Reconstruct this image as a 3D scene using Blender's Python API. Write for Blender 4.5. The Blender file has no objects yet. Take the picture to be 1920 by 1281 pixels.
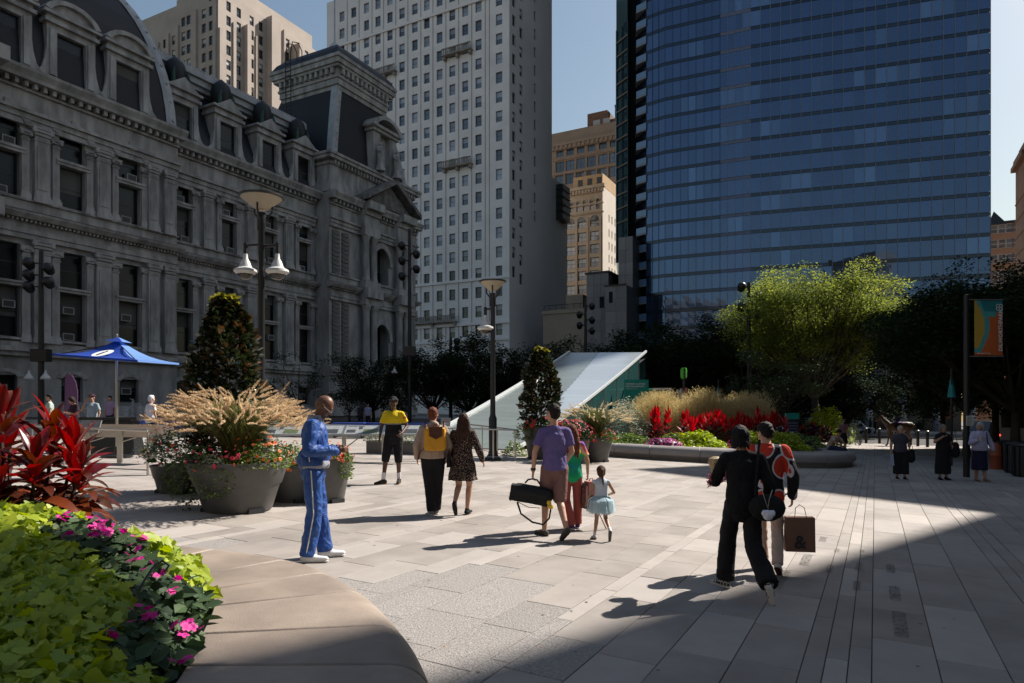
import bpy, bmesh, math, random
import numpy as np
from mathutils import Vector, Matrix, Euler
random.seed(7); RNG = np.random.default_rng(7)
SC = bpy.context.scene
COL = SC.collection
R = math.radians
# ------------------------------------------------------------------ camera, sky, sun
F = 1280.0; EYE = 1.72; HZ = 768.0
cam_d = bpy.data.cameras.new('camera'); cam = bpy.data.objects.new('camera', cam_d); COL.objects.link(cam)
cam.location = (0, 0, EYE); cam.rotation_euler = (R(90), 0, 0)
cam_d.sensor_width = 36; cam_d.lens = 24.0; cam_d.shift_y = (HZ-640.5)/1920; cam_d.clip_end = 3000
SC.camera = cam
SUN_AZ = (0.845, 0.535); SUN_EL = 43.0
world = bpy.data.worlds.new('World'); SC.world = world; world.use_nodes = True
wn = world.node_tree.nodes; wl = world.node_tree.links
sky = wn.new('ShaderNodeTexSky'); sky.sky_type = 'NISHITA'; sky.sun_disc = False
sky.sun_elevation = R(SUN_EL); sky.sun_rotation = math.atan2(SUN_AZ[0], SUN_AZ[1])
sky.air_density = 1.6; sky.dust_density = 1.3; sky.ozone_density = 1.0
bg = wn['Background']; bg.inputs[1].default_value = 0.058
shs = wn.new('ShaderNodeHueSaturation'); shs.inputs['Saturation'].default_value = 1.0; wl.new(sky.outputs[0], shs.inputs['Color']); wl.new(shs.outputs[0], bg.inputs[0])
sun_d = bpy.data.lights.new('sun', 'SUN'); sun_d.energy = 5.0; sun_d.angle = R(0.53); sun_d.color = (1, .93, .85)
sun = bpy.data.objects.new('sun', sun_d); COL.objects.link(sun)
ce = math.cos(R(SUN_EL)); SUNV = Vector((SUN_AZ[0]*ce, SUN_AZ[1]*ce, math.sin(R(SUN_EL)))).normalized()
sun.rotation_euler = SUNV.to_track_quat('Z', 'Y').to_euler()
sun.location = SUNV*100
SC.view_settings.view_transform = 'Standard'; SC.view_settings.look = 'None'
SC.view_settings.exposure = 0.78; SC.view_settings.gamma = 1; SC.view_settings.use_curve_mapping = False
SC.cycles.max_bounces = 6; SC.cycles.diffuse_bounces = 3; SC.cycles.glossy_bounces = 3; SC.cycles.transmission_bounces = 4
SC.cycles.transparent_max_bounces = 6; SC.cycles.use_denoising = True; SC.cycles.sample_clamp_indirect = 5
SC.cycles.caustics_reflective = False; SC.cycles.caustics_refractive = False
# ------------------------------------------------------------------ ground plane and placing
GA, GB = -0.03, 0.003
def G(x, y): return GA*x + GB*y
def van(px): return HZ - GA*(px-960) - GB*F
def gp(px, py, h=0.0):
    """point of the sloping plaza (lifted by h) seen at a photo pixel"""
    Y = (EYE-h)*F/(py-van(px)); X = (px-960)/F*Y
    return Vector((X, Y, G(X, Y)+h))
def at(px, py, Y): return Vector(((px-960)/F*Y, Y, EYE+(HZ-py)*Y/F))
def onp(px, Y):
    X = (px-960)/F*Y
    return Vector((X, Y, G(X, Y)))
TH = R(28)
AV = Vector((math.sin(TH), math.cos(TH), 0)); BV = Vector((-math.cos(TH), math.sin(TH), 0))
def frame_hit(o, rz, px, py, yo=0):
    """photo pixel -> (x, z) on the plane y=yo of a frame at o turned by rz"""
    ux = (math.cos(rz), math.sin(rz)); uy = (-math.sin(rz), math.cos(rz))
    k = (px-960)/F; ox = o[0]+yo*uy[0]; oy = o[1]+yo*uy[1]
    s = (k*oy-ox)/(ux[0]-k*ux[1]); Y = oy+s*ux[1]
    return s, EYE+(HZ-py)*Y/F
# ------------------------------------------------------------------ objects and tags
def tag(o, label=None, cat=None, group=None, kind=None):
    if label: o['label'] = label
    if cat: o['category'] = cat
    if group: o['group'] = group
    if kind: o['kind'] = kind
    return o
def thing(name, label, cat, loc=(0, 0, 0), rz=0.0, group=None, kind=None):
    o = bpy.data.objects.new(name, None); COL.objects.link(o); o.empty_display_size = .2
    o.location = loc; o.rotation_euler = (0, 0, rz)
    return tag(o, label, cat, group, kind)
def inst(name, mesh, parent=None, loc=(0, 0, 0), rot=(0, 0, 0), scale=(1, 1, 1)):
    o = bpy.data.objects.new(name, mesh); COL.objects.link(o); o.parent = parent
    o.location = loc; o.rotation_euler = rot; o.scale = scale
    return o
def copy_tree(o, parent=None):
    c = o.copy(); COL.objects.link(c); c.parent = parent
    for ch in list(o.children): copy_tree(ch, c)
    return c
class MB:
    def __init__(s): s.v = []; s.f = []; s.m = []; s.mi = 0
    def add(s, vs, fs, M=None):
        b = len(s.v)
        if M is not None: vs = [tuple(M @ Vector(v)) for v in vs]
        s.v += [tuple(v) for v in vs]; s.f += [tuple(b+i for i in f) for f in fs]; s.m += [s.mi]*len(fs)
        return s
    def box(s, x0, x1, y0, y1, z0, z1, M=None, top=None):
        i = top or 0.0
        return s.add([(x0, y0, z0), (x1, y0, z0), (x1, y1, z0), (x0, y1, z0), (x0+i, y0+i, z1), (x1-i, y0+i, z1), (x1-i, y1-i, z1), (x0+i, y1-i, z1)],
                     [(3, 2, 1, 0), (4, 5, 6, 7), (0, 1, 5, 4), (1, 2, 6, 5), (2, 3, 7, 6), (3, 0, 4, 7)], M)
    def quad(s, a, b, c, d): return s.add([a, b, c, d], [(0, 1, 2, 3)])
    def prism(s, pts, z0, z1, M=None):
        n = len(pts)
        vs = [(p[0], p[1], z0) for p in pts]+[(p[0], p[1], z1) for p in pts]
        return s.add(vs, [tuple(range(n-1, -1, -1)), tuple(range(n, 2*n))]+[(i, (i+1) % n, n+(i+1) % n, n+i) for i in range(n)], M)
    def ext(s, prof, x0, x1, M=None):
        """profile of (y, z) points swept along x, closed"""
        n = len(prof)
        vs = [(x0, p[0], p[1]) for p in prof]+[(x1, p[0], p[1]) for p in prof]
        return s.add(vs, [tuple(range(n)), tuple(range(2*n-1, n-1, -1))]+[(i, n+i, n+(i+1) % n, (i+1) % n) for i in range(n)], M)
    def tube(s, pts, rad, n=8, cap=True, M=None, sq=1.0):
        pts = [Vector(p) for p in pts]
        if not hasattr(rad, '__len__'): rad = [rad]*len(pts)
        vs = []; up0 = Vector((0, 0, 1))
        d0 = (pts[1]-pts[0]).normalized()
        if abs(d0.z) > .95: up0 = Vector((0, 1, 0))
        for i, p in enumerate(pts):
            a = pts[max(i-1, 0)]; b = pts[min(i+1, len(pts)-1)]; d = (b-a)
            d = d.normalized() if d.length > 1e-9 else d0
            x = d.cross(up0); x = x.normalized() if x.length > 1e-6 else Vector((1, 0, 0)); y = x.cross(d)
            for k in range(n):
                t = 2*math.pi*k/n; vs.append(p+(x*math.cos(t)+y*math.sin(t)*sq)*rad[i])
        fs = []
        for i in range(len(pts)-1):
            for k in range(n): fs.append((i*n+k, i*n+(k+1) % n, (i+1)*n+(k+1) % n, (i+1)*n+k))
        if cap: fs += [tuple(range(n-1, -1, -1)), tuple((len(pts)-1)*n+k for k in range(n))]
        return s.add(vs, fs, M)
    def lathe(s, prof, n=16, M=None, c=(0, 0), cap=True):
        vs = []
        for r, z in prof:
            for k in range(n):
                t = 2*math.pi*k/n; vs.append((c[0]+r*math.cos(t), c[1]+r*math.sin(t), z))
        fs = []
        for i in range(len(prof)-1):
            for k in range(n): fs.append((i*n+k, i*n+(k+1) % n, (i+1)*n+(k+1) % n, (i+1)*n+k))
        if cap: fs += [tuple(range(n-1, -1, -1)), tuple((len(prof)-1)*n+k for k in range(n))]
        return s.add(vs, fs, M)
    def ell(s, c, r, n=10, M=None):
        m = n//2+1; prof = []
        vs = []; fs = []
        for i in range(1, m):
            a = math.pi*i/m
            for k in range(n):
                t = 2*math.pi*k/n; vs.append((c[0]+r[0]*math.sin(a)*math.cos(t), c[1]+r[1]*math.sin(a)*math.sin(t), c[2]-r[2]*math.cos(a)))
        q = len(vs); vs += [(c[0], c[1], c[2]-r[2]), (c[0], c[1], c[2]+r[2])]
        for i in range(m-2):
            for k in range(n): fs.append((i*n+k, i*n+(k+1) % n, (i+1)*n+(k+1) % n, (i+1)*n+k))
        for k in range(n): fs += [(q, (k+1) % n, k), (q+1, (m-2)*n+k, (m-2)*n+(k+1) % n)]
        return s.add(vs, fs, M)
    def arr(s, V, Fq):
        """fast append of numpy arrays"""
        b = len(s.v); s.v += [tuple(v) for v in V.tolist()]; s.f += [tuple(b+i for i in f) for f in Fq.tolist()]; s.m += [s.mi]*len(Fq)
        return s
    def mesh(s, name, mats, smooth=False):
        me = bpy.data.meshes.new(name); me.from_pydata(s.v, [], s.f)
        if not isinstance(mats, (list, tuple)): mats = [mats]
        for m in mats: me.materials.append(m)
        if len(mats) > 1: me.polygons.foreach_set('material_index', s.m)
        if smooth: me.polygons.foreach_set('use_smooth', [True]*len(me.polygons))
        me.update(); return me
    def build(s, name, mats, parent=None, smooth=False, loc=(0, 0, 0), rz=0.0):
        o = bpy.data.objects.new(name, s.mesh(name, mats, smooth)); COL.objects.link(o)
        o.parent = parent; o.location = loc; o.rotation_euler = (0, 0, rz)
        if smooth:
            try: o.data.set_sharp_from_angle(angle=R(40))
            except Exception: pass
        return o
def quads_mesh(name, V, n4, mats, tris=False, midx=None):
    """mesh from an (N*k,3) array of separate faces with k corners"""
    k = n4; N = len(V)//k
    me = bpy.data.meshes.new(name); me.vertices.add(len(V)); me.vertices.foreach_set('co', V.astype(np.float32).ravel())
    me.loops.add(N*k); me.loops.foreach_set('vertex_index', np.arange(N*k, dtype=np.int32))
    me.polygons.add(N); me.polygons.foreach_set('loop_start', np.arange(0, N*k, k, dtype=np.int32))
    if not isinstance(mats, (list, tuple)): mats = [mats]
    for m in mats: me.materials.append(m)
    if midx is not None: me.polygons.foreach_set('material_index', midx.astype(np.int32))
    me.update(calc_edges=True); return me
# ------------------------------------------------------------------ materials
def srgb(r, g, b):
    f = lambda c: ((c/255+.055)/1.055)**2.4 if c > 10 else c/255/12.92
    return (f(r), f(g), f(b))
def mat(name, col, rough=.8, metal=0.0, var=0.0, vs=3.0, bump=0.0, bs=20.0, col2=None, obj_var=0.0, isl_var=0.0, spec=.5, stretch=None, coat=0, emit=None, trans=0.0, alpha=1.0, obj=True, fac=None, hue=None, dist=0.0, bd=.02):
    m = bpy.data.materials.new(name); m.use_nodes = True; nt = m.node_tree; N = nt.nodes; L = nt.links
    p = N['Principled BSDF']; p.inputs['Roughness'].default_value = rough; p.inputs['Metallic'].default_value = metal
    p.inputs['Specular IOR Level'].default_value = spec; p.inputs['Base Color'].default_value = (*col, 1)
    if coat: p.inputs['Coat Weight'].default_value = coat
    if trans: p.inputs['Transmission Weight'].default_value = trans
    if alpha < 1: p.inputs['Alpha'].default_value = alpha
    if emit: p.inputs['Emission Color'].default_value = (*emit[:3], 1); p.inputs['Emission Strength'].default_value = emit[3]
    cur = None
    def coords():
        tc = N.new('ShaderNodeTexCoord'); o = tc.outputs['Object']
        if stretch:
            mp = N.new('ShaderNodeMapping'); mp.inputs['Scale'].default_value = stretch; L.new(o, mp.inputs[0]); o = mp.outputs[0]
        return o
    co = None
    if var or col2 or bump: co = coords()
    if col2 or var:
        c2 = col2 or tuple(c*(1-var) for c in col)
        nz = N.new('ShaderNodeTexNoise'); nz.inputs['Scale'].default_value = vs; nz.inputs['Detail'].default_value = 5; nz.inputs['Roughness'].default_value = .6
        L.new(co, nz.inputs['Vector'])
        rp = N.new('ShaderNodeValToRGB'); rp.color_ramp.elements[0].position = .35; rp.color_ramp.elements[1].position = .65
        rp.color_ramp.elements[0].color = (*c2, 1); rp.color_ramp.elements[1].color = (*col, 1)
        L.new(nz.outputs['Fac'], rp.inputs[0]); cur = rp.outputs[0]
    def mulby(src, amt):
        nonlocal cur
        mr = N.new('ShaderNodeMapRange'); mr.inputs['To Min'].default_value = 1-amt; mr.inputs['To Max'].default_value = 1+amt
        L.new(src, mr.inputs['Value'])
        hv = N.new('ShaderNodeHueSaturation'); L.new(mr.outputs[0], hv.inputs['Value'])
        if hue:
            ad = N.new('ShaderNodeMapRange'); ad.inputs['To Min'].default_value = .5-hue; ad.inputs['To Max'].default_value = .5+hue
            L.new(src, ad.inputs['Value']); L.new(ad.outputs[0], hv.inputs['Hue'])
        if cur is not None: L.new(cur, hv.inputs['Color'])
        else: hv.inputs['Color'].default_value = (*col, 1)
        cur = hv.outputs[0]
    if obj_var: mulby(N.new('ShaderNodeObjectInfo').outputs['Random'], obj_var)
    if isl_var: mulby(N.new('ShaderNodeNewGeometry').outputs['Random Per Island'], isl_var)
    if cur is not None: L.new(cur, p.inputs['Base Color'])
    if bump:
        nb = N.new('ShaderNodeTexNoise'); nb.inputs['Scale'].default_value = bs; nb.inputs['Detail'].default_value = 4; nb.inputs['Distortion'].default_value = dist; L.new(co, nb.inputs['Vector'])
        bp = N.new('ShaderNodeBump'); bp.inputs['Strength'].default_value = bump; bp.inputs['Distance'].default_value = bd
        L.new(nb.outputs['Fac'], bp.inputs['Height']); L.new(bp.outputs[0], p.inputs['Normal'])
    return m
def leafmat(name, col, col2=None, rough=.45, tr=.35, isl=.35, hue=.02, objv=0.0, spec=.5):
    """leaf: two tone between leaves, light comes through"""
    m = bpy.data.materials.new(name); m.use_nodes = True; N = m.node_tree.nodes; L = m.node_tree.links
    p = N['Principled BSDF']; p.inputs['Roughness'].default_value = rough; p.inputs['Specular IOR Level'].default_value = spec
    rnd = N.new('ShaderNodeNewGeometry').outputs['Random Per Island'] if not objv else N.new('ShaderNodeObjectInfo').outputs['Random']
    rp = N.new('ShaderNodeValToRGB'); rp.color_ramp.elements[0].color = (*(col2 or tuple(c*(1-isl) for c in col)), 1); rp.color_ramp.elements[1].color = (*col, 1)
    L.new(rnd, rp.inputs[0]); L.new(rp.outputs[0], p.inputs['Base Color'])
    t = N.new('ShaderNodeBsdfTranslucent'); hs = N.new('ShaderNodeHueSaturation'); hs.inputs['Value'].default_value = 1.3; hs.inputs['Saturation'].default_value = 1.1
    L.new(rp.outputs[0], hs.inputs['Color']); L.new(hs.outputs[0], t.inputs['Color'])
    mx = N.new('ShaderNodeMixShader'); mx.inputs[0].default_value = tr
    L.new(p.outputs[0], mx.inputs[1]); L.new(t.outputs[0], mx.inputs[2]); L.new(mx.outputs[0], N['Material Output'].inputs[0])
    return m
# ================================================================== MATERIALS (shared)
M_granite = mat('paving granite', (.335, .3, .27), .75, col2=(.24, .213, .19), vs=1.1, bump=.18, bs=160, obj_var=.1, isl_var=.07)
M_granite_l = mat('paving granite pale', (.37, .335, .305), .75, var=.1, vs=3, bump=.18, bs=160, obj_var=.08, isl_var=.08)
M_aggr = mat('exposed aggregate paving', (.36, .34, .32), .85, col2=(.2, .182, .168), vs=60, bump=.7, bs=70, obj_var=.08)
M_stain = 0
M_joint = mat('joint sand', (.065, .06, .055), .95, var=.3, vs=8)
M_bench = mat('bench granite', (.325, .262, .212), .55, var=.36, vs=1.6, bump=.2, bs=90, obj_var=.1)
M_soil = mat('dark soil', (.03, .022, .016), .95, var=.4, vs=9, bump=.5)
M_black = mat('black painted metal', (.012, .013, .015), .4, var=.2, vs=10)
M_steel = mat('brushed stainless steel', (.5, .47, .42), .32, metal=.9, var=.12, vs=14, stretch=(1, 1, 12))
M_glassdark = mat('dark window glass', (.012, .016, .022), .08, spec=.6, isl_var=.3)
M_white = mat('white enamel', (.72, .71, .68), .35, var=.08, vs=6)
# ================================================================== GROUND
def sheet(name, x0, x1, y0, y1, dz, m, nx=1, ny=1):
    b = MB()
    for i in range(nx):
        for j in range(ny):
            xa, xb = x0+(x1-x0)*i/nx, x0+(x1-x0)*(i+1)/nx; ya, yb = y0+(y1-y0)*j/ny, y0+(y1-y0)*(j+1)/ny
            b.quad((xa, ya, G(xa, ya)+dz), (xb, ya, G(xb, ya)+dz), (xb, yb, G(xb, yb)+dz), (xa, yb, G(xa, yb)+dz))
    o = b.build(name, m); tag(o, kind='structure'); return o
M_ground = mat('distant city ground', (.12, .115, .11), .9, var=.3, vs=.3, bump=.2, bs=3)
sheet('ground', -900, 900, -900, 1600, -.05, M_ground)
plaza = sheet('plaza_paving', -60, 60, -20, 62, -.016, M_joint)
plaza['label'] = 'grey granite plaza paving of long slabs in staggered strips'
road = sheet('road', -140, 160, 63, 82, -.034, mat('asphalt', (.05, .05, .052), .9, var=.3, vs=1.5, bump=.4, bs=30))
pb = MB()
for i in range(26):
    a = Vector((-60+i*7.0, 72, 0)); pb.quad(*[(x, y, G(x, y)-.03) for x, y in ((a.x, a.y-.07), (a.x+2.6, a.y-.07), (a.x+2.6, a.y+.07), (a.x, a.y+.07))])
tag(pb.build('lane_marking', mat('road paint', (.7, .7, .66), .7, var=.25, vs=4)), kind='structure')
kb = MB()
for y in (62.2, 82.3):
    kb.add([(-140, y, G(-140, y)-.05), (160, y, G(160, y)-.05), (160, y+.3, G(160, y)-.05), (-140, y+.3, G(-140, y)-.05),
            (-140, y, G(-140, y)+.1), (160, y, G(160, y)+.1), (160, y+.3, G(160, y)+.1), (-140, y+.3, G(-140, y)+.1)],
           [(4, 5, 6, 7), (0, 1, 5, 4), (1, 2, 6, 5), (2, 3, 7, 6), (3, 0, 4, 7)])
tag(kb.build('kerb', mat('kerb stone', (.28, .27, .26), .85, var=.2, vs=4)), kind='structure')
sheet('pavement', -140, 160, 82.6, 96, .07, mat('far pavement concrete', (.25, .24, .23), .85, var=.2, vs=1))
# slabs: strips run along AV, w is measured across, l along
def wl(w, l): return (w*.8829+l*.4695, -w*.4695+l*.8829)
def to_wl(x, y): return (.8829*x-.4695*y, .4695*x+.8829*y)
edges = [-1.31, -.88, -.45, -.31, -.165, -.02, .39, .81, 1.25, 1.42, 1.58, 2.0]
while edges[-1] < 22: edges.append(edges[-1]+random.choice([.43, .43, .3, .17, .6]))
left = []; w = -1.31
pat = [.43, .43, .15, .43, .6, .43, .15, .3, .43]
k = 0
while w > -48: w -= pat[k % len(pat)]*(1 if random.random() < .8 else 1.3); left.append(w); k += 1
edges = left[::-1]+edges
near, far = [], []
def inview(x, y):
    if y < 2.7: return False
    r = x/y
    return -.84 < r < .95 and y < 46
def bench_zone(x, y): return (x < -1.5 and y < 4.8 and x > -7) or (x < -2.6 and y < 5.3 and x > -7)
for i in range(len(edges)-1):
    w0, w1 = edges[i], edges[i+1]
    if w1 > 18: continue
    wd = w1-w0; l = -6+random.random()
    right = w0 >= -1.32
    while l < 58:
        L = random.choice([.9, .9, 1.15, .75, 1.3])*(1 if wd > .2 else 1.2)*(1.25 if right else 1)
        cx, cy = wl((w0+w1)/2, l+L/2)
        if inview(cx, cy) and not bench_zone(cx, cy):
            (near if cy < 60 else far).append((cy-.35*L, w0, w1, l, l+L, cx, cy))
        l += L
near.sort(); far = near[298:]; near = near[:298]
def slab_into(b, s, jz):
    g = .0032
    cs = [wl(s[1]+g, s[3]+g), wl(s[2]-g, s[3]+g), wl(s[2]-g, s[4]-g), wl(s[1]+g, s[4]-g)]
    e = .0035
    ci = [wl(s[1]+g+e, s[3]+g+e), wl(s[2]-g-e, s[3]+g+e), wl(s[2]-g-e, s[4]-g-e), wl(s[1]+g+e, s[4]-g-e)]
    b.add([(x, y, G(x, y)-.015) for x, y in cs]+[(x, y, G(x, y)+jz-.003) for x, y in cs]+[(x, y, G(x, y)+jz) for x, y in ci],
          [(0, 1, 5, 4), (1, 2, 6, 5), (2, 3, 7, 6), (3, 0, 4, 7), (4, 5, 9, 8), (5, 6, 10, 9), (6, 7, 11, 10), (7, 4, 8, 11), (8, 9, 10, 11)])
def slab_kind(s):
    x, y = s[5], s[6]; w, l = to_wl(x, y); h = math.sin(w*7.3+3)*math.sin(l*1.9+w*2)
    d = math.hypot((x+.75)/1.5, (y-5.7)/1.7)
    if d+.25*h < .95 and x < .35: return 2
    d2 = math.hypot((x+3.4)/1.2, (y-7.4)/.7)
    if d2+.2*h < .9: return 2
    if abs(s[2]-s[1]) < .2 and s[1] < -1.4: return 1
    return 1 if h > .55 else 0
for s in near:
    b = MB(); slab_into(b, s, random.uniform(-.0015, .0015))
    b.build('paving_slab', [M_granite, M_granite_l, M_aggr][slab_kind(s)], plaza)
bs = [MB(), MB(), MB()]
for s in far: slab_into(bs[slab_kind(s)], s, random.uniform(-.001, .001))
for b, m in zip(bs, (M_granite, M_granite_l, M_aggr)):
    if b.v: tag(b.build('paving_slabs', m, plaza), kind='stuff')
gb = MB(); rg = random.Random(12)
for _ in range(260):
    x = rg.uniform(-5, 9); y = rg.uniform(4, 17)
    if bench_zone(x, y) or abs(x/y) > .78: continue
    r = rg.uniform(.006, .017); gb.add([(x+r*math.cos(k*.785)*rg.uniform(.8, 1.2), y+r*math.sin(k*.785), G(x+r*math.cos(k*.785), y+r*math.sin(k*.785))+.0032) for k in range(8)], [tuple(range(8))])
tag(gb.build('gum_spots', mat('trodden gum', (.12, .11, .105), .8, obj_var=.2, isl_var=.3), plaza), kind='stuff')
# engraved words on the narrow strips
M_ink = mat('engraved letters', (.2, .182, .165), .9, var=.4, vs=30)
def text_mesh(txt, size, m, depth=0.0, name='lettering', parent=None, bold=False, align='LEFT', sx=1.0):
    cu = bpy.data.curves.new(name, 'FONT'); cu.body = txt; cu.size = size; cu.extrude = depth; cu.align_x = align
    cu.resolution_u = 2
    if bold: cu.offset = size*.018
    cu.materials.append(m); cu.space_character = 1.0
    o = bpy.data.objects.new(name, cu); COL.objects.link(o); o.parent = parent; o.scale = (sx, 1, 1)
    return o
def ground_text(txt, w, l, size, sx=1.0):
    o = text_mesh(txt, size, M_ink, 0.0, 'engraving', plaza, sx=sx)
    x, y = wl(w, l); nx = Vector((-GA, -GB, 1)).normalized()
    xa = Vector((AV.x, AV.y, GA*AV.x+GB*AV.y)).normalized(); ya = nx.cross(xa)
    o.matrix_basis = Matrix.Translation((x, y, G(x, y)+.0042)) @ Matrix((xa, ya, nx)).transposed().to_4x4() @ Matrix.Diagonal((sx, 1, 1, 1))
for t, w, l, sz, sx in (('DWARESEKANA', -.82, 7.2, .16, .8), ('(MAHOFFENI)', -.68, 8.5, .15, .8), ('WAPALANNE', -1.0, 9.2, .2, .7), ('LENAPE', -.6, 10.3, .13, 1),
                        ('NANTICOKE', -.42, 8.3, .1, .8), ('TOWA', -.4, 9.6, .09, 1), ('SANKHIKAN', -.13, 7.6, .1, .8), ('(KITTATINNY', -.13, 8.6, .1, .8), ('MINSI', -.12, 9.8, .08, 1),
                        ('CONESTOGA', .22, 7.4, .14, .75), ('OLAMENTI', .2, 8.7, .13, .8), ('UNALACHTIGO', .24, 6.2, .16, .7)):
    ground_text(t, w, l, sz, sx)
# ================================================================== facade tools
def facade(b, x0, x1, z0, z1, holes, y=0.0, depth=.4):
    xs = sorted({x0, x1, *[h[0] for h in holes], *[h[1] for h in holes]}); xs = [x for x in xs if x0-1e-6 <= x <= x1+1e-6]
    zs = sorted({z0, z1, *[h[2] for h in holes], *[h[3] for h in holes]}); zs = [z for z in zs if z0-1e-6 <= z <= z1+1e-6]
    hs = [(round(h[0], 4), round(h[1], 4), round(h[2], 4), round(h[3], 4)) for h in holes]
    for j in range(len(zs)-1):
        zc = (zs[j]+zs[j+1])/2; run = None
        row = [h for h in hs if h[2] < zc < h[3]]
        for i in range(len(xs)-1):
            xc = (xs[i]+xs[i+1])/2
            inside = any(h[0] < xc < h[1] for h in row)
            if not inside:
                if run is None: run = xs[i]
            if (inside or i == len(xs)-2) and run is not None:
                e = xs[i] if inside else xs[i+1]
                b.quad((run, y, zs[j]), (e, y, zs[j]), (e, y, zs[j+1]), (run, y, zs[j+1])); run = None
    for a, c, d, e in hs:
        Y = y+depth
        b.quad((a, y, d), (a, Y, d), (c, Y, d), (c, y, d)); b.quad((a, y, e), (c, y, e), (c, Y, e), (a, Y, e))
        b.quad((a, y, d), (a, y, e), (a, Y, e), (a, Y, d)); b.quad((c, y, d), (c, Y, d), (c, Y, e), (c, y, e))
M_frame = mat('dark window frame', (.02, .022, .026), .5)
M_blind = mat('pale window blind', (.42, .43, .42), .8, obj_var=.3)
def window_mesh(name, w, h, frame, glass, blind=None, bfrac=0.0, fr=.07, sill=None, mull=1, mrow=1):
    """window centred at x, standing on z=0, outer face at y=0, looking along -y"""
    b = MB(); b.mi = 0
    for x0, x1, z0, z1 in ((-w/2, -w/2+fr, 0, h), (w/2-fr, w/2, 0, h), (-w/2+fr, w/2-fr, 0, fr), (-w/2+fr, w/2-fr, h-fr, h)): b.box(x0, x1, 0, .06, z0, z1)
    for i in range(1, mull): x = -w/2+w*i/mull; b.box(x-fr*.4, x+fr*.4, .004, .056, fr, h-fr)
    for i in range(1, mrow+1):
        z = h*i/(mrow+1); b.box(-w/2+fr, w/2-fr, .008, .052, z-fr*.35, z+fr*.35)
    b.mi = 1; b.quad((-w/2+fr, .03, fr), (w/2-fr, .03, fr), (w/2-fr, .03, h-fr), (-w/2+fr, .03, h-fr))
    if blind:
        b.mi = 2; b.quad((-w/2+fr, .026, h-fr-(h-2*fr)*bfrac), (w/2-fr, .026, h-fr-(h-2*fr)*bfrac), (w/2-fr, .026, h-fr), (-w/2+fr, .026, h-fr))
    if sill:
        b.mi = 0; b.box(-w/2-.08, w/2+.08, -.14, .05, -.14, -.004)
    return b.mesh(name, [frame, glass, blind or glass])
# ================================================================== UNSEEN BLOCKS added to throw shade and cut sky light
M_off = mat('far brick office wall', (.26, .2, .16), .85, var=.2, vs=.5)
M_offw = mat('far office window band', (.03, .04, .05), .15)
def prism_building(name, label, pts, h, zb=-4, fl=3.8, m=M_off):
    t = thing(name, label, 'building', (0, 0, 0))
    b = MB(); b.prism(pts, zb, h); b.build('wall', m, t)
    wb = MB(); c = Vector((sum(p[0] for p in pts)/len(pts), sum(p[1] for p in pts)/len(pts)))
    for i in range(len(pts)):
        a, q = Vector(pts[i]), Vector(pts[(i+1) % len(pts)]); d = (q-a); L = d.length; d /= L; n = Vector((d.y, -d.x))
        if n.dot(a-c) < 0: n = -n
        z = 4.0
        while z < h-3:
            p0 = a+d*1+n*.03; p1 = q-d*1+n*.03
            wb.quad((p0.x, p0.y, z), (p1.x, p1.y, z), (p1.x, p1.y, z+1.7), (p0.x, p0.y, z+1.7)); z += fl
    wb.build('window_band', M_offw, t)
    return t
TAN = math.tan(R(SUN_EL))
def us(u, s): return (SUN_AZ[0]*s-SUN_AZ[1]*u, SUN_AZ[1]*s+SUN_AZ[0]*u)
APX = Vector((8.9, 12.8)); HB = 34.0; OFF = HB/TAN; ap = APX+Vector(SUN_AZ)*OFF
dl = Vector((-.745, -.667)); nl = Vector((.667, -.745)); du = Vector((-.61, .79)); nu = Vector((.79, .61))
P = lambda v: (v.x, v.y)
prism_building('unseen_office_block', 'unseen brown block right of the plaza, shaped so its roof shades the foreground', [P(ap), P(ap+dl*30), P(ap+dl*30+nl*16), P(ap+nl*16)], HB+G(*APX))  # unseen, placed and sized so its roof edge draws the foreground shadow
prism_building('unseen_office_block', 'unseen brown block right of the plaza, shaped to shade the walking women', [P(ap), P(ap+du*9.2), P(ap+du*9.2+nu*16), P(ap+nu*16)], HB+G(*APX)-.05)  # unseen too, its roof edge set to draw the upper shadow line
prism_building('shade_slab', 'unseen slab added beyond the plaza to shade the dark trees', [us(15, 62), us(21.2, 62), us(21.2, 76), us(15, 76)], (62-20)*TAN)  # this and the next two: unseen slabs added only to cast shade
prism_building('shade_slab', 'unseen tall slab added beyond the plaza to shade the ramp and back trees', [us(32.8, 150), us(52.5, 150), us(52.5, 176), us(32.8, 176)], 180)
prism_building('shade_slab', 'unseen tall slab added behind the glass tower to shade the pale office flank', [us(106, 135), us(135, 135), us(135, 160), us(106, 160)], 158)
M_lime = mat('sunlit limestone offices', (.45, .41, .36), .85, var=.15, vs=.3)
for x0, x1, y0, y1, h, lb in ((-80, -50, -40, 18, 46, 'unseen brown block added left of the viewer to cut the sky light'), (-38, 6, -75, -42, 36, 'unseen limestone block added straight behind the viewer to cut the sky light'), (10, 48, -70, -44, 46, 'unseen limestone block added behind the viewer to the right to cut the sky light'), (-130, -84, -90, -20, 38, 'unseen limestone block added far behind the viewer on the left to cut the sky light'), (92, 125, -40, 20, 115, 'unseen tall limestone block added at the right corner to cut the sky light')):  # unseen blocks added round the viewer to cut sky light on the plaza
    prism_building('sky_blocker', lb, [(x0, y0), (x1, y0), (x1, y1), (x0, y1)], h, m=M_off if h == 46 and x0 < 0 else M_lime)
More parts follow.
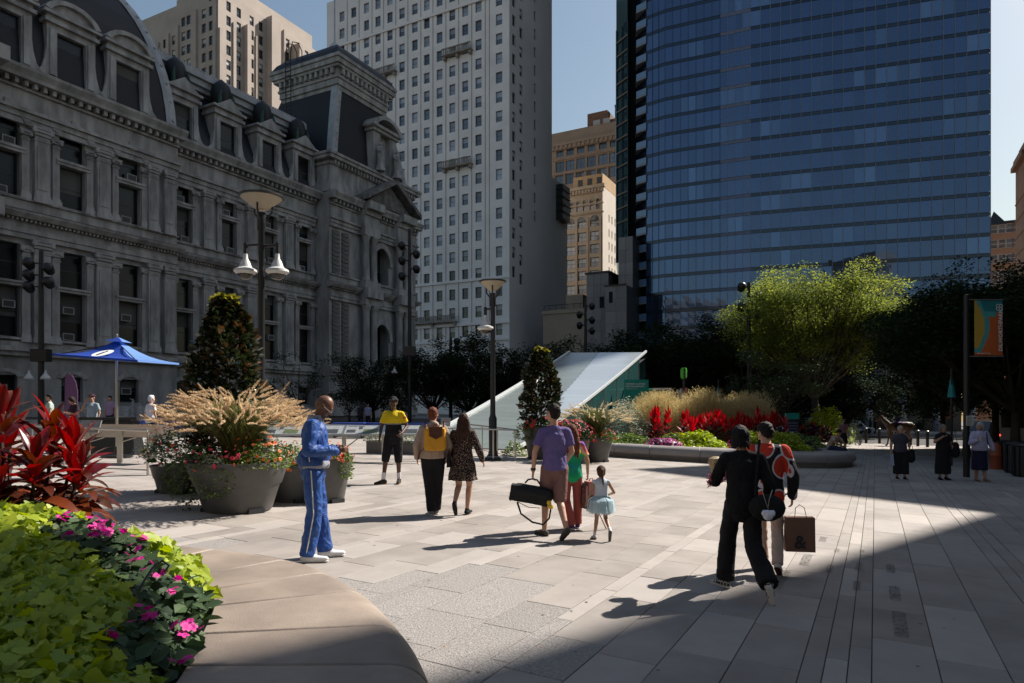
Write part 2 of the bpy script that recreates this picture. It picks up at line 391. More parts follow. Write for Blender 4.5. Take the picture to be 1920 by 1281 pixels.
# ================================================================== OLD CIVIC BUILDING (left)
M_ch = mat('weathered grey marble', (.42, .4, .38), .85, col2=(.2, .19, .18), vs=.7, bump=.35, bs=6, stretch=(1, 1, .35))
M_ch2 = mat('grey marble trim', (.47, .45, .43), .85, col2=(.22, .21, .2), vs=1.1, bump=.3, bs=8, stretch=(1, 1, .3))
M_ch3 = mat('soot dark marble', (.24, .225, .21), .9, col2=(.09, .085, .08), vs=1.6, bump=.4, bs=10)
M_slate = mat('dark slate roof', (.013, .014, .02), .65, var=.35, vs=2, bump=.35, bs=5, stretch=(1, 1, 5))
M_ribbon = mat('painted roof metal', (.42, .43, .45), .55, var=.25, vs=1.2)
M_patina = mat('green copper patina', (.035, .1, .08), .7, var=.5, vs=3)
M_iron = mat('black roof ironwork', (.01, .012, .012), .6)
M_chglass = mat('civic window glass', (.006, .007, .009), .25, spec=.3)
M_ac = mat('air conditioner casing', (.3, .3, .28), .6)
CHO = (-.28125*78, 78.0); CHZ = R(62)
CH = thing('civic_building', 'old grey marble civic building with dark mansard roof and stone dormers on the left', 'building', (CHO[0], CHO[1], 0), CHZ)
def chh(px, py=768, yo=0): return frame_hit(CHO, CHZ, px, py, yo)
wm = {}; wr = random.Random(3); M_chblind = mat('dusty window blind', (.09, .088, .08), .9, obj_var=.4)
def chwin(w, h):
    v = wr.random(); v = 0 if v < .6 else (1 if v < .82 else 2); k = (round(w, 2), round(h, 2), v)
    if k not in wm: wm[k] = window_mesh('civic_window', w, h, M_frame, M_chglass, [None, M_chblind, M_chblind][v], [0, .35, .6][v], fr=.09)
    return wm[k]
acb = MB(); acb.mi = 0; acb.box(-.42, .42, -.28, .3, 0, .55); acb.mi = 1; acb.box(-.34, .34, -.295, -.27, .07, .48)
ac_mesh = acb.mesh('air_conditioner', [M_ac, M_frame])
def pilaster_mesh(name, w, h, d, cap=1.0, flute=True):
    b = MB()
    b.box(-w/2-.12, w/2+.12, -d-.12, 0, 0, .35); b.box(-w/2-.06, w/2+.06, -d-.06, 0, .35, .55)
    b.box(-w/2, w/2, -d, 0, .55, h-cap)
    if flute:
        b.box(-w/2+.16, w/2-.16, -d-.05, -d+.01, .95, h-cap-.35)
    zc = h-cap
    b.box(-w/2-.05, w/2+.05, -d-.05, 0, zc, zc+.12)
    for i, g in enumerate((.05, .14, .2)): b.box(-w/2-g+.06, w/2+g-.06, -d-g, 0, zc+.14+i*.24*cap, zc+.14+i*.24*cap+.2*cap)
    for sx in (-1, 1):
        M = Matrix.Translation((sx*(w/2+.05), -d-.12, h-.3)) @ Matrix.Rotation(R(90), 4, 'X')
        b.lathe([(.17*cap, -.12), (.2*cap, -.06), (.2*cap, .06), (.13*cap, .12)], 8, M)
    b.box(-w/2-.2, w/2+.2, -d-.2, 0, h-.14, h-.01)
    return b.mesh(name, M_ch2)
PU = pilaster_mesh('upper_pilaster', 1.05, 5.5, .35); PL = pilaster_mesh('lower_pilaster', 1.15, 7.5, .4)
PUs = pilaster_mesh('upper_side_pilaster', .5, 5.0, .16, .7, False); PLs = pilaster_mesh('lower_side_pilaster', .55, 7.0, .2, .8, False)
def bracket_row(b, x0, x1, y, z, step, w, d, h):
    n = max(1, int((x1-x0)/step))
    for i in range(n):
        x = x0+(i+.5)*(x1-x0)/n; b.box(x-w/2, x+w/2, y-d, y, z-h, z)
def entab(x0, x1, y, top=True, ret=True):
    """the two cornices and the plinth of one stretch of front; every moulding projects from plane y"""
    b = MB(); e = .35
    # upper entablature 22.3..26.3
    for (z0, z1, d) in ((22.35, 22.75, .25), (22.77, 23.15, .36), (23.17, 23.4, .55), (23.42, 24.75, .2), (24.77, 24.95, .4)): b.box(x0-d*.3, x1+d*.3, y-d, y+.02, z0, z1)
    bracket_row(b, x0, x1, y-.19, 25.35, .62, .24, .55, .38)
    b.ext([(y+.02, 25.37), (y-.95, 25.37), (y-1.02, 25.6), (y-1.25, 25.95), (y-1.28, 26.15), (y+.02, 26.3)], x0-e, x1+e)
    b.build('upper_cornice', M_ch2, CH)
    b = MB()
    for (z0, z1, d) in ((14.1, 14.45, .25), (14.47, 14.8, .33), (14.82, 15.3, .15), (16.2, 16.85, .12), (16.87, 17.0, .3)): b.box(x0-d*.3, x1+d*.3, y-d, y+.02, z0, z1)
    bracket_row(b, x0, x1, y-.15, 15.48, .3, .14, .3, .18)
    b.ext([(y+.02, 15.5), (y-.6, 15.5), (y-.85, 15.8), (y-.9, 15.95), (y+.02, 16.19)], x0-e, x1+e)
    b.build('middle_cornice', M_ch2, CH)
    b = MB()
    for (z0, z1, d) in ((5.6, 5.9, .3), (5.92, 6.25, .5), (6.27, 6.6, .2), (1.0, 2.0, .35)): b.box(x0-d*.3, x1+d*.3, y-d, y+.02, z0, z1)
    b.build('base_course', M_ch2, CH)
def bay_holes(c, w):
    return [(c-w/2, c+w/2, 17.05, 20.2), (c-w/2, c+w/2, 20.65, 23.1 if w > 1.8 else 22.3), (c-w/2, c+w/2, 6.95, 10.6), (c-w/2, c+w/2, 11.0, 13.7), (c-.8, c+.8, 2.3, 4.2)]
def bay(c, w, y, arched, seed):
    rnd = random.Random(seed)
    hs = bay_holes(c, w)
    for (a, q, z0, z1) in hs:
        inst('window', chwin(q-a-.02, z1-z0-.02), CH, (c, y+.38, z0+.01))
    for k, (z, p) in enumerate(((17.1, .6), (20.7, .6), (7.0, .1), (9.0, .7), (11.1, .15), (2.6, .6))):
        if rnd.random() < p: inst('air_conditioner', ac_mesh, CH, (c+rnd.choice([-.25, .25]), y+.3, z+(.35 if k == 5 else 0)))
    b = MB()
    for z0, z1, d in ((20.22, 20.42, .22), (20.44, 20.63, .3), (10.62, 10.8, .22), (10.82, 10.98, .32)): b.box(c-w/2-.3, c+w/2+.3, y-d, y+.3, z0, z1)
    for z in (16.9, 6.75): b.box(c-w/2-.25, c+w/2+.25, y-.3, y+.02, z, z+.14)
    if arched:
        n = 10; r0, r1 = w/2+.02, w/2+.42
        for i in range(n):
            a0 = math.pi*(.16+.68*i/n); a1 = math.pi*(.16+.68*(i+1)/n)
            M = None
            pts = [(c-math.cos(a)*rr, 21.75+math.sin(a)*rr*1.05) for a, rr in ((a0, r0+.35), (a0, r1+.45), (a1, r1+.45), (a1, r0+.35))]
            b.add([(p[0], y-.32, p[1]) for p in pts]+[(p[0], y+.02, p[1]) for p in pts], [(0, 3, 2, 1), (0, 1, 5, 4), (1, 2, 6, 5), (2, 3, 7, 6), (3, 0, 4, 7)])
        b.box(c-.22, c+.22, y-.42, y+.02, 23.05, 23.75)
        for sx in (-1, 1):   # spandrel fillings inside the square opening
            b.add([(c+sx*w/2, y+.1, 22.3), (c+sx*w/2, y+.1, 23.1), (c+sx*.35, y+.1, 23.1), (c+sx*w/2, y+.3, 22.3), (c+sx*w/2, y+.3, 23.1), (c+sx*.35, y+.3, 23.1)],
                  [(0, 1, 2), (3, 5, 4), (0, 2, 5, 3)])
    else:
        b.box(c-w/2-.15, c+w/2+.15, y-.18, y+.02, 22.0, 22.33)
    # arched hood of the basement window
    for i in range(7):
        a0 = math.pi*(.1+.8*i/7); a1 = math.pi*(.1+.8*(i+1)/7)
        pts = [(c-math.cos(a)*rr, 3.9+math.sin(a)*rr*.62) for a, rr in ((a0, .82), (a0, 1.25), (a1, 1.25), (a1, .82))]
        b.add([(p[0], y-.1, p[1]) for p in pts]+[(p[0], y+.02, p[1]) for p in pts], [(0, 3, 2, 1), (0, 1, 5, 4), (1, 2, 6, 5), (2, 3, 7, 6), (3, 0, 4, 7)])
    b.build('window_surround', M_ch2, CH)
    for sx in (-1, 1):
        inst('window_pilaster', PUs, CH, (c+sx*(w/2+.3), y, 17.0)); inst('window_pilaster', PLs, CH, (c+sx*(w/2+.33), y, 6.6))
def bay_nomid(*a): pass
# near block
NBX = [-37.3, -32.7, -28.1, -23.55]; yN = -1.5
b = MB(); facade(b, -44, -19.2, -1, 26.2, [h for c in NBX for h in bay_holes(c, 1.9)], yN, .45)
b.quad((-19.2, yN, -1), (-19.2, 0, -1), (-19.2, 0, 26.2), (-19.2, yN, 26.2)); b.build('wall', M_ch, CH)
for i, c in enumerate(NBX): bay(c, 1.9, yN, True, i)
for x in (-39.7, -35.0, -30.4, -25.85, -21.6, -20.1):
    w = 1 if x < -21.7 else .85
    inst('pilaster', PU, CH, (x, yN, 16.9), scale=(w, 1, 1)); inst('pilaster', PL, CH, (x, yN, 6.6), scale=(w, 1, 1))
entab(-44, -19.3, yN)
# main wall
MBX = [-17.5, -12.5, -7.35, -2.45]
b = MB(); facade(b, -19.2, -.7, -1, 26.2, [h for c in MBX for h in bay_holes(c, 1.7)], 0, .45); b.build('wall', M_ch, CH)
for i, c in enumerate(MBX): bay(c, 1.7, 0, False, 10+i)
for x in (-15.0, -9.9, -4.9):
    inst('pilaster', PU, CH, (x, 0, 16.9)); inst('pilaster', PL, CH, (x, 0, 6.6))
entab(-19.1, -1.1, 0)
# blackness behind the openings
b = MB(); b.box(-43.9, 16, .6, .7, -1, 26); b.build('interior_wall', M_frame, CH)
# end pavilion
yP = -2.0
b = MB()
ph = [(6.9, 9.9, 17.2, 21.6), (6.9, 9.9, 6.95, 12.2)]
facade(b, -.7, 15.6, -1, 26.2, ph, yP, 1.6)
b.quad((-.7, yP, -1), (-.7, yP, 26.2), (-.7, 0, 26.2), (-.7, 0, -1)); b.quad((15.6, yP, -1), (15.6, 14, -1), (15.6, 14, 26.2), (15.6, yP, 26.2))
b.build('wall', M_ch, CH)
entab(-.6, 15.5, yP)
b = MB()   # projecting porch entablatures over the paired columns
for x0, x1 in ((4.2, 7.0), (10.6, 13.4)):
    for (z0, z1, d) in ((22.35, 23.3, 1.1), (23.32, 24.7, 1.0), (24.72, 25.3, 1.25), (25.32, 26.25, 1.9), (14.1, 14.9, 1.1), (14.92, 16.1, 1.55), (16.12, 16.95, 1.15), (5.4, 6.6, 1.2), (-1, 5.4, 1.0)):
        b.box(x0, x1, yP-d, yP+.01, z0, z1)
b.build('porch_entablature', M_ch2, CH)
cb = MB(); cb.lathe([(.5, 0), (.5, .2), (.42, .32), (.4, .5), (.37, 4.6), (.36, 4.75), (.42, 4.9), (.5, 5.2), (.58, 5.4)], 14); colU = cb.mesh('upper_column', M_ch2, True)
cb = MB(); cb.lathe([(.56, 0), (.56, .25), (.48, .4), (.45, .6), (.4, 6.5), (.4, 6.7), (.48, 6.85), (.56, 7.2), (.62, 7.45)], 14); colL = cb.mesh('lower_column', M_ch2, True)
for x in (4.9, 6.3, 11.3, 12.7):
    inst('column', colU, CH, (x, yP-.62, 16.97)); inst('column', colL, CH, (x, yP-.62, 6.62))
qb = MB()
qb.box(-.5, .5, -.14, .02, 0, .42, top=.03); qmesh = qb.mesh('quoin', M_ch3)
for z in [6.7+.5*i for i in range(15)]+[17.1+.5*i for i in range(10)]:
    inst('quoin', qmesh, CH, (1.9, yP, z), scale=(1.15, 1, 1)); inst('quoin', qmesh, CH, (.35, yP, z), scale=(1.2, 1, 1))
# recessed arch heads
b = MB()
for z in (19.6, 10.2):
    for i in range(12):
        a0 = math.pi*i/12; a1 = math.pi*(i+1)/12
        pts = [(8.4-math.cos(a)*rr, z+2*math.sin(a)*rr/1.5*1.0) for a, rr in ((a0, 1.5), (a0, 2.0), (a1, 2.0), (a1, 1.5))]
        b.add([(p[0], yP-.3, p[1]) for p in pts]+[(p[0], yP+.01, p[1]) for p in pts], [(0, 3, 2, 1), (0, 1, 5, 4), (1, 2, 6, 5), (2, 3, 7, 6), (3, 0, 4, 7)])
b.build('arch_surround', M_ch2, CH)
for z0, h in ((17.2, 4.4), (6.95, 5.2)): inst('window', chwin(2.9, h), CH, (8.4, yP+1.3, z0))
# gable (broken pediment) over the porch
b = MB()
for x0, x1, zz0, zz1 in ((3.6, 8.8, 26.3, 29.4), (8.8, 14.0, 29.4, 26.3)):
    d = Vector((x1-x0, zz1-zz0)); d.normalize(); n = Vector((-d.y, d.x))*.45
    b.add([(x0, yP-2.2, zz0), (x1, yP-2.2, zz1), (x1+n.x*0, yP-2.2, zz1+.55), (x0, yP-2.2, zz0+.55), (x0, yP+.5, zz0), (x1, yP+.5, zz1), (x1, yP+.5, zz1+.55), (x0, yP+.5, zz0+.55)],
          [(0, 1, 2, 3), (7, 6, 5, 4), (0, 4, 5, 1), (3, 2, 6, 7), (0, 3, 7, 4), (1, 5, 6, 2)])
b.add([(4.4, yP-1.2, 26.32), (13.2, yP-1.2, 26.32), (8.8, yP-1.2, 29.2), (4.4, yP+.4, 26.32), (13.2, yP+.4, 26.32), (8.8, yP+.4, 29.2)], [(0, 1, 2), (5, 4, 3), (0, 2, 5, 3), (1, 4, 5, 2)])
b.build('gable', M_ch3, CH)
# attic storey of the pavilion
b = MB()
b.box(-.4, 15.2, yP+.1, 13.5, 26.35, 29.9)
for z0, z1, d in ((26.32, 27.2, .25), (27.22, 27.6, .12), (29.4, 29.7, .2), (29.92, 30.3, .7), (30.32, 30.6, .85)): b.box(-.4-d, 15.2+d, yP+.1-d, 13.5+d, z0, z1)
bracket_row(b, -.3, 15.1, yP+.1, 29.9, .55, .22, .5, .45)
b.build('attic', M_ch2, CH)
# pavilion mansard
def frustum(b, r0, r1, z0, z1, n=1, bulge=0.0):
    """r = (x0, x1, y0, y1)"""
    pr = None; N_ = max(1, n)
    for i in range(N_+1):
        t = i/N_; k = t+bulge*math.sin(math.pi*t)*-1
        r = [r0[j]+(r1[j]-r0[j])*k for j in range(4)]; z = z0+(z1-z0)*t
        cur = [(r[0], r[2], z), (r[1], r[2], z), (r[1], r[3], z), (r[0], r[3], z)]
        if pr: b.add(pr+cur, [(0, 1, 5, 4), (1, 2, 6, 5), (2, 3, 7, 6), (3, 0, 4, 7)])
        pr = cur
    b.add(pr, [(0, 1, 2, 3)])
R0 = (.3, 14.4, yP+.5, 11.5); R1 = (2.0, 10.2, yP+1.2, 7.6)
b = MB(); frustum(b, R0, R1, 30.6, 40.2, 4, .05); b.build('mansard_roof', M_slate, CH)
def rib(b, pts, w, th=.18):
    for (p, q) in zip(pts[:-1], pts[1:]):
        p = Vector(p); q = Vector(q)
        b.add([p+Vector((-w, 0, 0)), p+Vector((0, -th, 0)), p+Vector((w, 0, 0)), q+Vector((-w, 0, 0)), q+Vector((0, -th, 0)), q+Vector((w, 0, 0))], [])
b = MB()
for cx, cy, sx, sy in ((0, 2, -1, -1), (1, 2, 1, -1)):
    for i in range(6):
        t0, t1 = i/6, (i+1)/6
        def c(t):
            k = t-.05*math.sin(math.pi*t)
            return Vector((R0[cx]+(R1[cx]-R0[cx])*k, R0[cy]+(R1[cy]-R0[cy])*k, 30.6+9.6*t))
        p, q = c(t0), c(t1); o1 = Vector((sx*.12, sy*.12, 0)); wx = Vector((-sx*.75, sy*.1, 0)); wy = Vector((sx*.1, -sy*.75, 0))
        b.add([p+wx, p+o1, p+wy, q+wx, q+o1, q+wy], [(0, 1, 4, 3), (1, 2, 5, 4)] if sx*sy > 0 else [(1, 0, 3, 4), (2, 1, 4, 5)])
        for k in range(2):
            m = p.lerp(q, .3+.5*k)
            b.box(m.x-sx*.45-.06, m.x-sx*.45+.06, m.y+sy*.18-.05, m.y+sy*.18+.05, m.z-.05, m.z+.05)
b.build('corner_rib', M_ribbon, CH)
b = MB()
for z0, z1, d in ((38.9, 39.4, .25), (39.42, 40.1, .45), (40.12, 40.4, .6), (41.2, 41.5, .95), (41.52, 42.1, 1.15), (42.12, 42.5, 1.3)): b.box(R1[0]-d, R1[1]+d, R1[2]-d, R1[3]+d, z0, z1)
b.box(R1[0]-.5, R1[1]+.5, R1[2]-.5, R1[3]+.5, 40.4, 41.2)
for i in range(11):
    x = R1[0]+.1+(R1[1]-R1[0]-.2)*i/10; b.box(x-.2, x+.2, R1[2]-.9, R1[2]-.48, 40.55, 41.18)
    y = R1[2]+.1+(R1[3]-R1[2]-.2)*i/10; b.box(R1[0]-.9, R1[0]-.48, y-.2, y+.2, 40.55, 41.18)
b.build('roof_cornice', M_ch2, CH)
b = MB(); frustum(b, (R1[0]-1.2, R1[1]+1.2, R1[2]-1.2, R1[3]+1.2), (5.5, 6.7, 2.8, 4.0), 42.5, 46.2, 4, .2); b.build('cap_roof', M_slate, CH)
b = MB(); b.lathe([(.9, 46.1), (.75, 46.6), (.5, 47.0), (.22, 47.3), (.1, 47.5), (.07, 62)], 10, c=(6.1, 3.4)); b.build('flagpole', M_ribbon, CH, True)
# big stone dormer with figures
b = MB()
y0 = yP-.35
b.box(6.6, 7.9, y0, y0+2.5, 30.65, 35.6); b.box(9.7, 11.0, y0, y0+2.5, 30.65, 35.6); b.box(7.9, 9.7, y0+.6, y0+2.6, 30.65, 35.6)
for z0, z1, d in ((35.62, 36.0, .25), (36.02, 36.4, .5)): b.box(6.6-d, 11.0+d, y0-d, y0+3, z0, z1)
for i in range(9):
    a0 = math.pi*(.08+.84*i/9); a1 = math.pi*(.08+.84*(i+1)/9)
    pts = [(8.8-math.cos(a)*rr, 35.6+math.sin(a)*rr*.75) for a, rr in ((a0, 2.3), (a0, 2.9), (a1, 2.9), (a1, 2.3))]
    b.add([(p[0], y0-.6, p[1]) for p in pts]+[(p[0], y0+3, p[1]) for p in pts], [(0, 3, 2, 1), (0, 1, 5, 4), (1, 2, 6, 5), (2, 3, 7, 6), (3, 0, 4, 7)])
b.build('great_dormer', M_ch2, CH)
def figure(x, y, z, h, name, par, m):
    b = MB(); s = h/3.6
    b.lathe([(.62*s, 0), (.5*s, .5*s), (.36*s, 1.3*s), (.42*s, 1.9*s), (.33*s, 2.2*s), (.45*s, 2.75*s), (.15*s, 3.0*s), (.12*s, 3.05*s)], 8)
    b.ell((0, 0, 3.3*s), (.2*s, .22*s, .28*s), 8)
    b.tube([(-.42*s, 0, 2.8*s), (-.75*s, -.2*s, 2.3*s), (-.45*s, -.5*s, 2.1*s)], [.14*s, .12*s, .1*s], 6); b.tube([(.42*s, 0, 2.8*s), (.7*s, -.1*s, 3.2*s), (.3*s, -.1*s, 3.5*s)], [.14*s, .12*s, .1*s], 6)
    return b.build(name, m, par, True, (x, y, z))
for x in (7.2, 10.4): figure(x, y0-.55, 30.7, 3.6, 'carved_figure', CH, M_ch2)
# main mansard roof
b = MB()
for x0, x1, y_ in ((-19.0, -.3, 0.1),):
    b.ext([(y_-.2, 26.3), (y_+2.6, 33.0), (y_+9, 33.4), (y_+9, 26.3)], x0, x1)
b.build('mansard_roof', M_slate, CH)
b = MB()
for (z0, z1, d) in ((32.3, 32.6, .0), (32.7, 33.1, .45), (33.12, 33.7, .75), (33.72, 34.3, 1.05)): b.box(-19.0, -.6, 2.5-d, 4.5, z0, z1)
for i in range(60): b.box(-18.9+i*.305, -18.9+i*.305+.17, 1.5, 1.62, 34.32, 34.5)
b.build('ridge_cornice', M_ribbon, CH)
def dormer(x, y, arched=False, big=1.0):
    d = thing('dormer', None, None, (x, y, 26.32)); d.parent = CH
    d.name = 'dormer'; s = big
    b = MB()
    w = .95*s; h = 3.9*s
    for sx in (-1, 1):
        x0, x1 = sorted((sx*w, sx*(w+.65*s))); b.box(x0, x1, -.05, 3.2, 0, h)
        x0, x1 = sorted((sx*(w+.1), sx*(w+.5*s))); b.box(x0, x1, -.2, -.04, .5, h-.4)
        # scrolled buttress
        pts = [(sx*(w+.65*s), 0), (sx*(w+1.5*s), 0), (sx*(w+1.35*s), .35*s), (sx*(w+.95*s), .8*s), (sx*(w+.75*s), 1.5*s), (sx*(w+.65*s), 2.4*s)]
        if sx < 0: pts = pts[::-1]
        n = len(pts)
        b.add([(p[0], -.02, p[1]) for p in pts]+[(p[0], .45, p[1]) for p in pts], [tuple(range(n)), tuple(range(2*n-1, n-1, -1))]+[(i, n+i, n+(i+1) % n, (i+1) % n) for i in range(n)])
    b.box(-w, w, -.05, 3.2, h-.5, h); b.box(-w-1.5*s, w+1.5*s, -.15, .2, 0, .25)
    b.box(-w-.85*s, w+.85*s, -.3, 3.2, h+.01, h+.3); b.box(-w-.7*s, w+.7*s, -.12, 3.2, h+.31, h+.62); b.box(-w-.95*s, w+.95*s, -.42, 3.2, h+.63, h+.85)
    if arched:
        for i in range(8):
            a0 = math.pi*(.1+.8*i/8); a1 = math.pi*(.1+.8*(i+1)/8)
            pts = [(-math.cos(a)*rr, h+.5+math.sin(a)*rr*.72) for a, rr in ((a0, 1.55*s), (a0, 1.95*s), (a1, 1.95*s), (a1, 1.55*s))]
            b.add([(p[0], -.4, p[1]) for p in pts]+[(p[0], 2.5, p[1]) for p in pts], [(0, 3, 2, 1), (0, 1, 5, 4), (1, 2, 6, 5), (2, 3, 7, 6), (3, 0, 4, 7)])
        b.add([(-1.5*s, -.1, h+.86), (1.5*s, -.1, h+.86), (.8*s, -.1, h+1.5*s), (-.8*s, -.1, h+1.5*s)], [(0, 1, 2, 3)])
    else:
        b.add([(-1.5*s, -.35, h+.86), (1.5*s, -.35, h+.86), (0, -.35, h+1.9*s), (-1.5*s, 2.4, h+.86), (1.5*s, 2.4, h+.86), (0, 2.4, h+1.9*s)], [(0, 1, 2), (5, 4, 3), (0, 2, 5, 3), (1, 4, 5, 2)])
    b.build('dormer_surround', M_ch2, d)
    inst('dormer_window', chwin(w*2-.02, h-.78), d, (0, .3, .27))
    return d
for i, x in enumerate(MBX[0:]):
    d = dormer(x, .05)
    b = MB(); b.mi = 0; b.lathe([(.75, 0), (.95, .5), (1.0, 1.2), (.8, 1.9), (.35, 2.35), (.05, 2.6)], 10); b.mi = 1
    for sx in (-1, 1): b.tube([(sx*.7, -.7, -.2), (sx*.8, -.85, .5), (sx*.65, -.8, 1.2)], [.2, .16, .05], 6)
    o = b.build('crest', [M_iron, M_patina], d, True, (0, 1.0, 5.4))
for c in NBX: dormer(c, yN+.1, True, 1.12)
# near block convex roof with its curved white rib
RN0 = (-45, -19.3, yN+.2, 20); RN1 = (-38, -25.2, yN+5.4, 14)
def curve_fr(t): return t*t*(.65)+.35*t
b = MB(); prev = None
for i in range(9):
    t = i/8; k = 1-math.cos(t*math.pi/2); k = k*.9+t*.1
    r = [RN0[j]+(RN1[j]-RN0[j])*k for j in range(4)]; z = 26.3+12.5*math.sin(t*math.pi/2)
    cur = [(r[0], r[2], z), (r[1], r[2], z), (r[1], r[3], z), (r[0], r[3], z)]
    if prev: b.add(prev+cur, [(0, 1, 5, 4), (1, 2, 6, 5), (2, 3, 7, 6), (3, 0, 4, 7)])
    prev = cur
b.add(prev, [(0, 1, 2, 3)]); b.build('curved_roof', M_slate, CH)
b = MB(); pr = None
for i in range(13):
    t = i/12; k = 1-math.cos(t*math.pi/2); k = k*.9+t*.1
    p = Vector((RN0[1]+(RN1[1]-RN0[1])*k, RN0[2]+(RN1[2]-RN0[2])*k, 26.3+12.5*math.sin(t*math.pi/2)))
    row = [p+Vector((-.75, -.06, 0)), p+Vector((-.4, -.2, 0)), p+Vector((.1, -.2, 0)), p+Vector((.16, .4, 0))]
    if pr:
        b.add(pr+row, [(0, 1, 5, 4), (1, 2, 6, 5), (2, 3, 7, 6)]); m = (pr[1]+row[1])/2+Vector((.2, 0, 0)); b.box(m.x-.09, m.x+.09, m.y-.1, m.y+.02, m.z-.06, m.z+.06)
    pr = row
b.build('corner_rib', M_ribbon, CH)
b = MB(); b.box(RN1[0]-.8, RN1[1]+.8, RN1[2]-.8, RN1[3], 38.6, 39.6); b.box(RN1[0]-1.3, RN1[1]+1.3, RN1[2]-1.3, RN1[3], 39.62, 40.3); b.build('roof_cornice', M_ch2, CH)
# corner pier at the very left of the frame
b = MB(); b.box(-36.6, -33.9, yN-1.6, yN-.01, -1, 27); b.box(-36.9, -33.6, yN-2.6, yN-.01, 25.4, 26.4); b.box(-36.8, -33.7, yN-2.1, yN-.01, 15, 16.2); b.box(-36.8, -33.7, yN-2.1, yN-.01, 30.8, 31.8); b.box(-36.4, -34.1, yN-1.4, yN-.01, 27, 30.8)
b.build('corner_pier', M_ch, CH)
# copper lantern box and ladder hoops behind the ridge
b = MB()
b.box(-6.8, -1.6, 6, 9.5, 33.4, 33.9)
for i in range(7): x = -6.7+i*.83; b.box(x-.1, x+.1, 5.95, 6.2, 33.9, 36.4)
b.box(-6.9, -1.5, 5.9, 9.6, 36.4, 36.9); b.box(-6.6, -1.8, 6.3, 9.3, 33.9, 36.4)
for i in range(6): b.tube([(-6.6+i*.83, 6, 34), (-5.9+i*.83, 6, 36.3)], .07, 5); b.tube([(-5.9+i*.83, 6, 34), (-6.6+i*.83, 6, 36.3)], .07, 5)
b.build('copper_lantern', M_patina, CH)
b = MB()
for y in (4.0, 4.8): b.tube([(-.5, y, 34.5), (-.6, y, 43.2), (-.3, y, 44.6), (.6, y, 44.9), (1.2, y, 44.2), (1.2, y, 42.4)], .06, 5)
for i in range(18): b.tube([(-.55, 4.0, 34.8+i*.45), (-.55, 4.8, 34.8+i*.45)], .04, 5)
b.build('roof_ladder', M_iron, CH)
# ================================================================== CITY BLOCKS behind
GZ = R(-28); M90 = Matrix.Rotation(R(90), 4, 'Z')
M_off_stone = mat('office limestone with reflected light', (.82, .78, .76), .85, col2=(.7, .66, .65), vs=.18, bump=.15, bs=3)  # front tone raised to stand in for light reflected off the glass tower
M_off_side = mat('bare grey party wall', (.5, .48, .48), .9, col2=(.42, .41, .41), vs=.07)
M_win_sky = mat('sky reflecting window glass', (.07, .09, .12), .06, metal=.0, spec=1.0, obj_var=.5)
M_fr_tan = mat('rusty window frame', (.09, .05, .03), .7)
M_blue_blind = mat('window blind behind glass', (.3, .34, .42), .35, obj_var=.3, spec=.8)
def block(name, label, px, Y, fl, sl, z1, mats, fwin, swin, z0=-4, rz=GZ, depth=.35, extra_side=None):
    o = onp(px, Y); t = thing(name, label, 'building', (o.x, o.y, 0), rz)
    t['o'] = 1; del t['o']
    b = MB(); b.mi = 0
    facade(b, -fl, 0, z0, z1, [(x-w/2, x+w/2, z, z+h) for x, z, w, h in fwin], 0, depth)
    sb = MB(); facade(sb, 0, sl, z0, z1, [(x-w/2, x+w/2, z, z+h) for x, z, w, h in swin], 0, depth)
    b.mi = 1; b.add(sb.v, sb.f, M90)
    b.mi = 0; b.quad((-fl, 0, z0), (-fl, 0, z1), (-fl, sl, z1), (-fl, sl, z0)); b.quad((-fl, sl, z0), (-fl, sl, z1), (0, sl, z1), (0, sl, z0)); b.quad((-fl, 0, z1), (0, 0, z1), (0, sl, z1), (-fl, sl, z1))
    b.build('wall', mats, t)
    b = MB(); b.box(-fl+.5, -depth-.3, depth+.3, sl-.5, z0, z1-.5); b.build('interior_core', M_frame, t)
    return t
def put_windows(t, wins, mesh_for, side=False, dep=.3):
    for i, (x, z, w, h) in enumerate(wins):
        me = mesh_for(w, h)
        if side: inst('window', me, t, (-dep, x, z), (0, 0, R(90)))
        else: inst('window', me, t, (x, dep, z))
def bal(t, x0, x1, z, side=False):
    b = MB(); b.box(x0, x1, -1.1, .01, z-.25, z); b.box(x0, x1, -1.12, -.9, z+1.0, z+1.16)
    n = int((x1-x0)/.42)
    for i in range(n+1): x = x0+.1+(x1-x0-.2)*i/n; b.box(x-.08, x+.08, -1.08, -.94, z, z+1.0)
    for x in (x0+.4, x1-.4, (x0+x1)/2): b.box(x-.25, x+.25, -.8, .01, z-.9, z-.26)
    b.build('balustrade', M_off_stone2, t)
M_off_stone2 = mat('stained balcony stone', (.34, .3, .26), .9, var=.4, vs=1.2)
# ---- pale office tower
OP = onp(955, 130)
cols = [frame_hit((OP.x, OP.y), GZ, p, 0)[0] for p in (641, 663, 687, 708.5, 731, 753.5, 777.6, 800, 824, 847.8, 872, 897, 935.5)]
fw = []
rows = [76.6-3.72*k-1.05 for k in range(-3, 19)]
for ci, x in enumerate(cols):
    for z in rows:
        if z < 13: continue
        px = (641, 663, 687, 708.5, 731, 753.5, 777.6, 800, 824, 847.8, 872, 897, 935.5)[ci]
        yy = HZ-(z-EYE)*F/(130-x*.47)
        if (px < 735 and yy > 170+(px-640)*.6) or (px < 770 and yy > 420): continue
        fw.append((x, z, 1.42, 2.15))
for x in [c for c in cols[5:]]:
    for z in (9.3,): fw.append((x, z, 1.3, 2.4))
sc_ = [frame_hit((OP.x, OP.y), GZ+R(90), p, 0)[0] for p in (963.5, 977.0, 1003)]
sw = []
for i, x in enumerate(sc_):
    for z in rows:
        if z < (24 if i < 2 else 40): continue
        sw.append((x, z-.9*i, 1.3 if i < 2 else .9, 2.1))
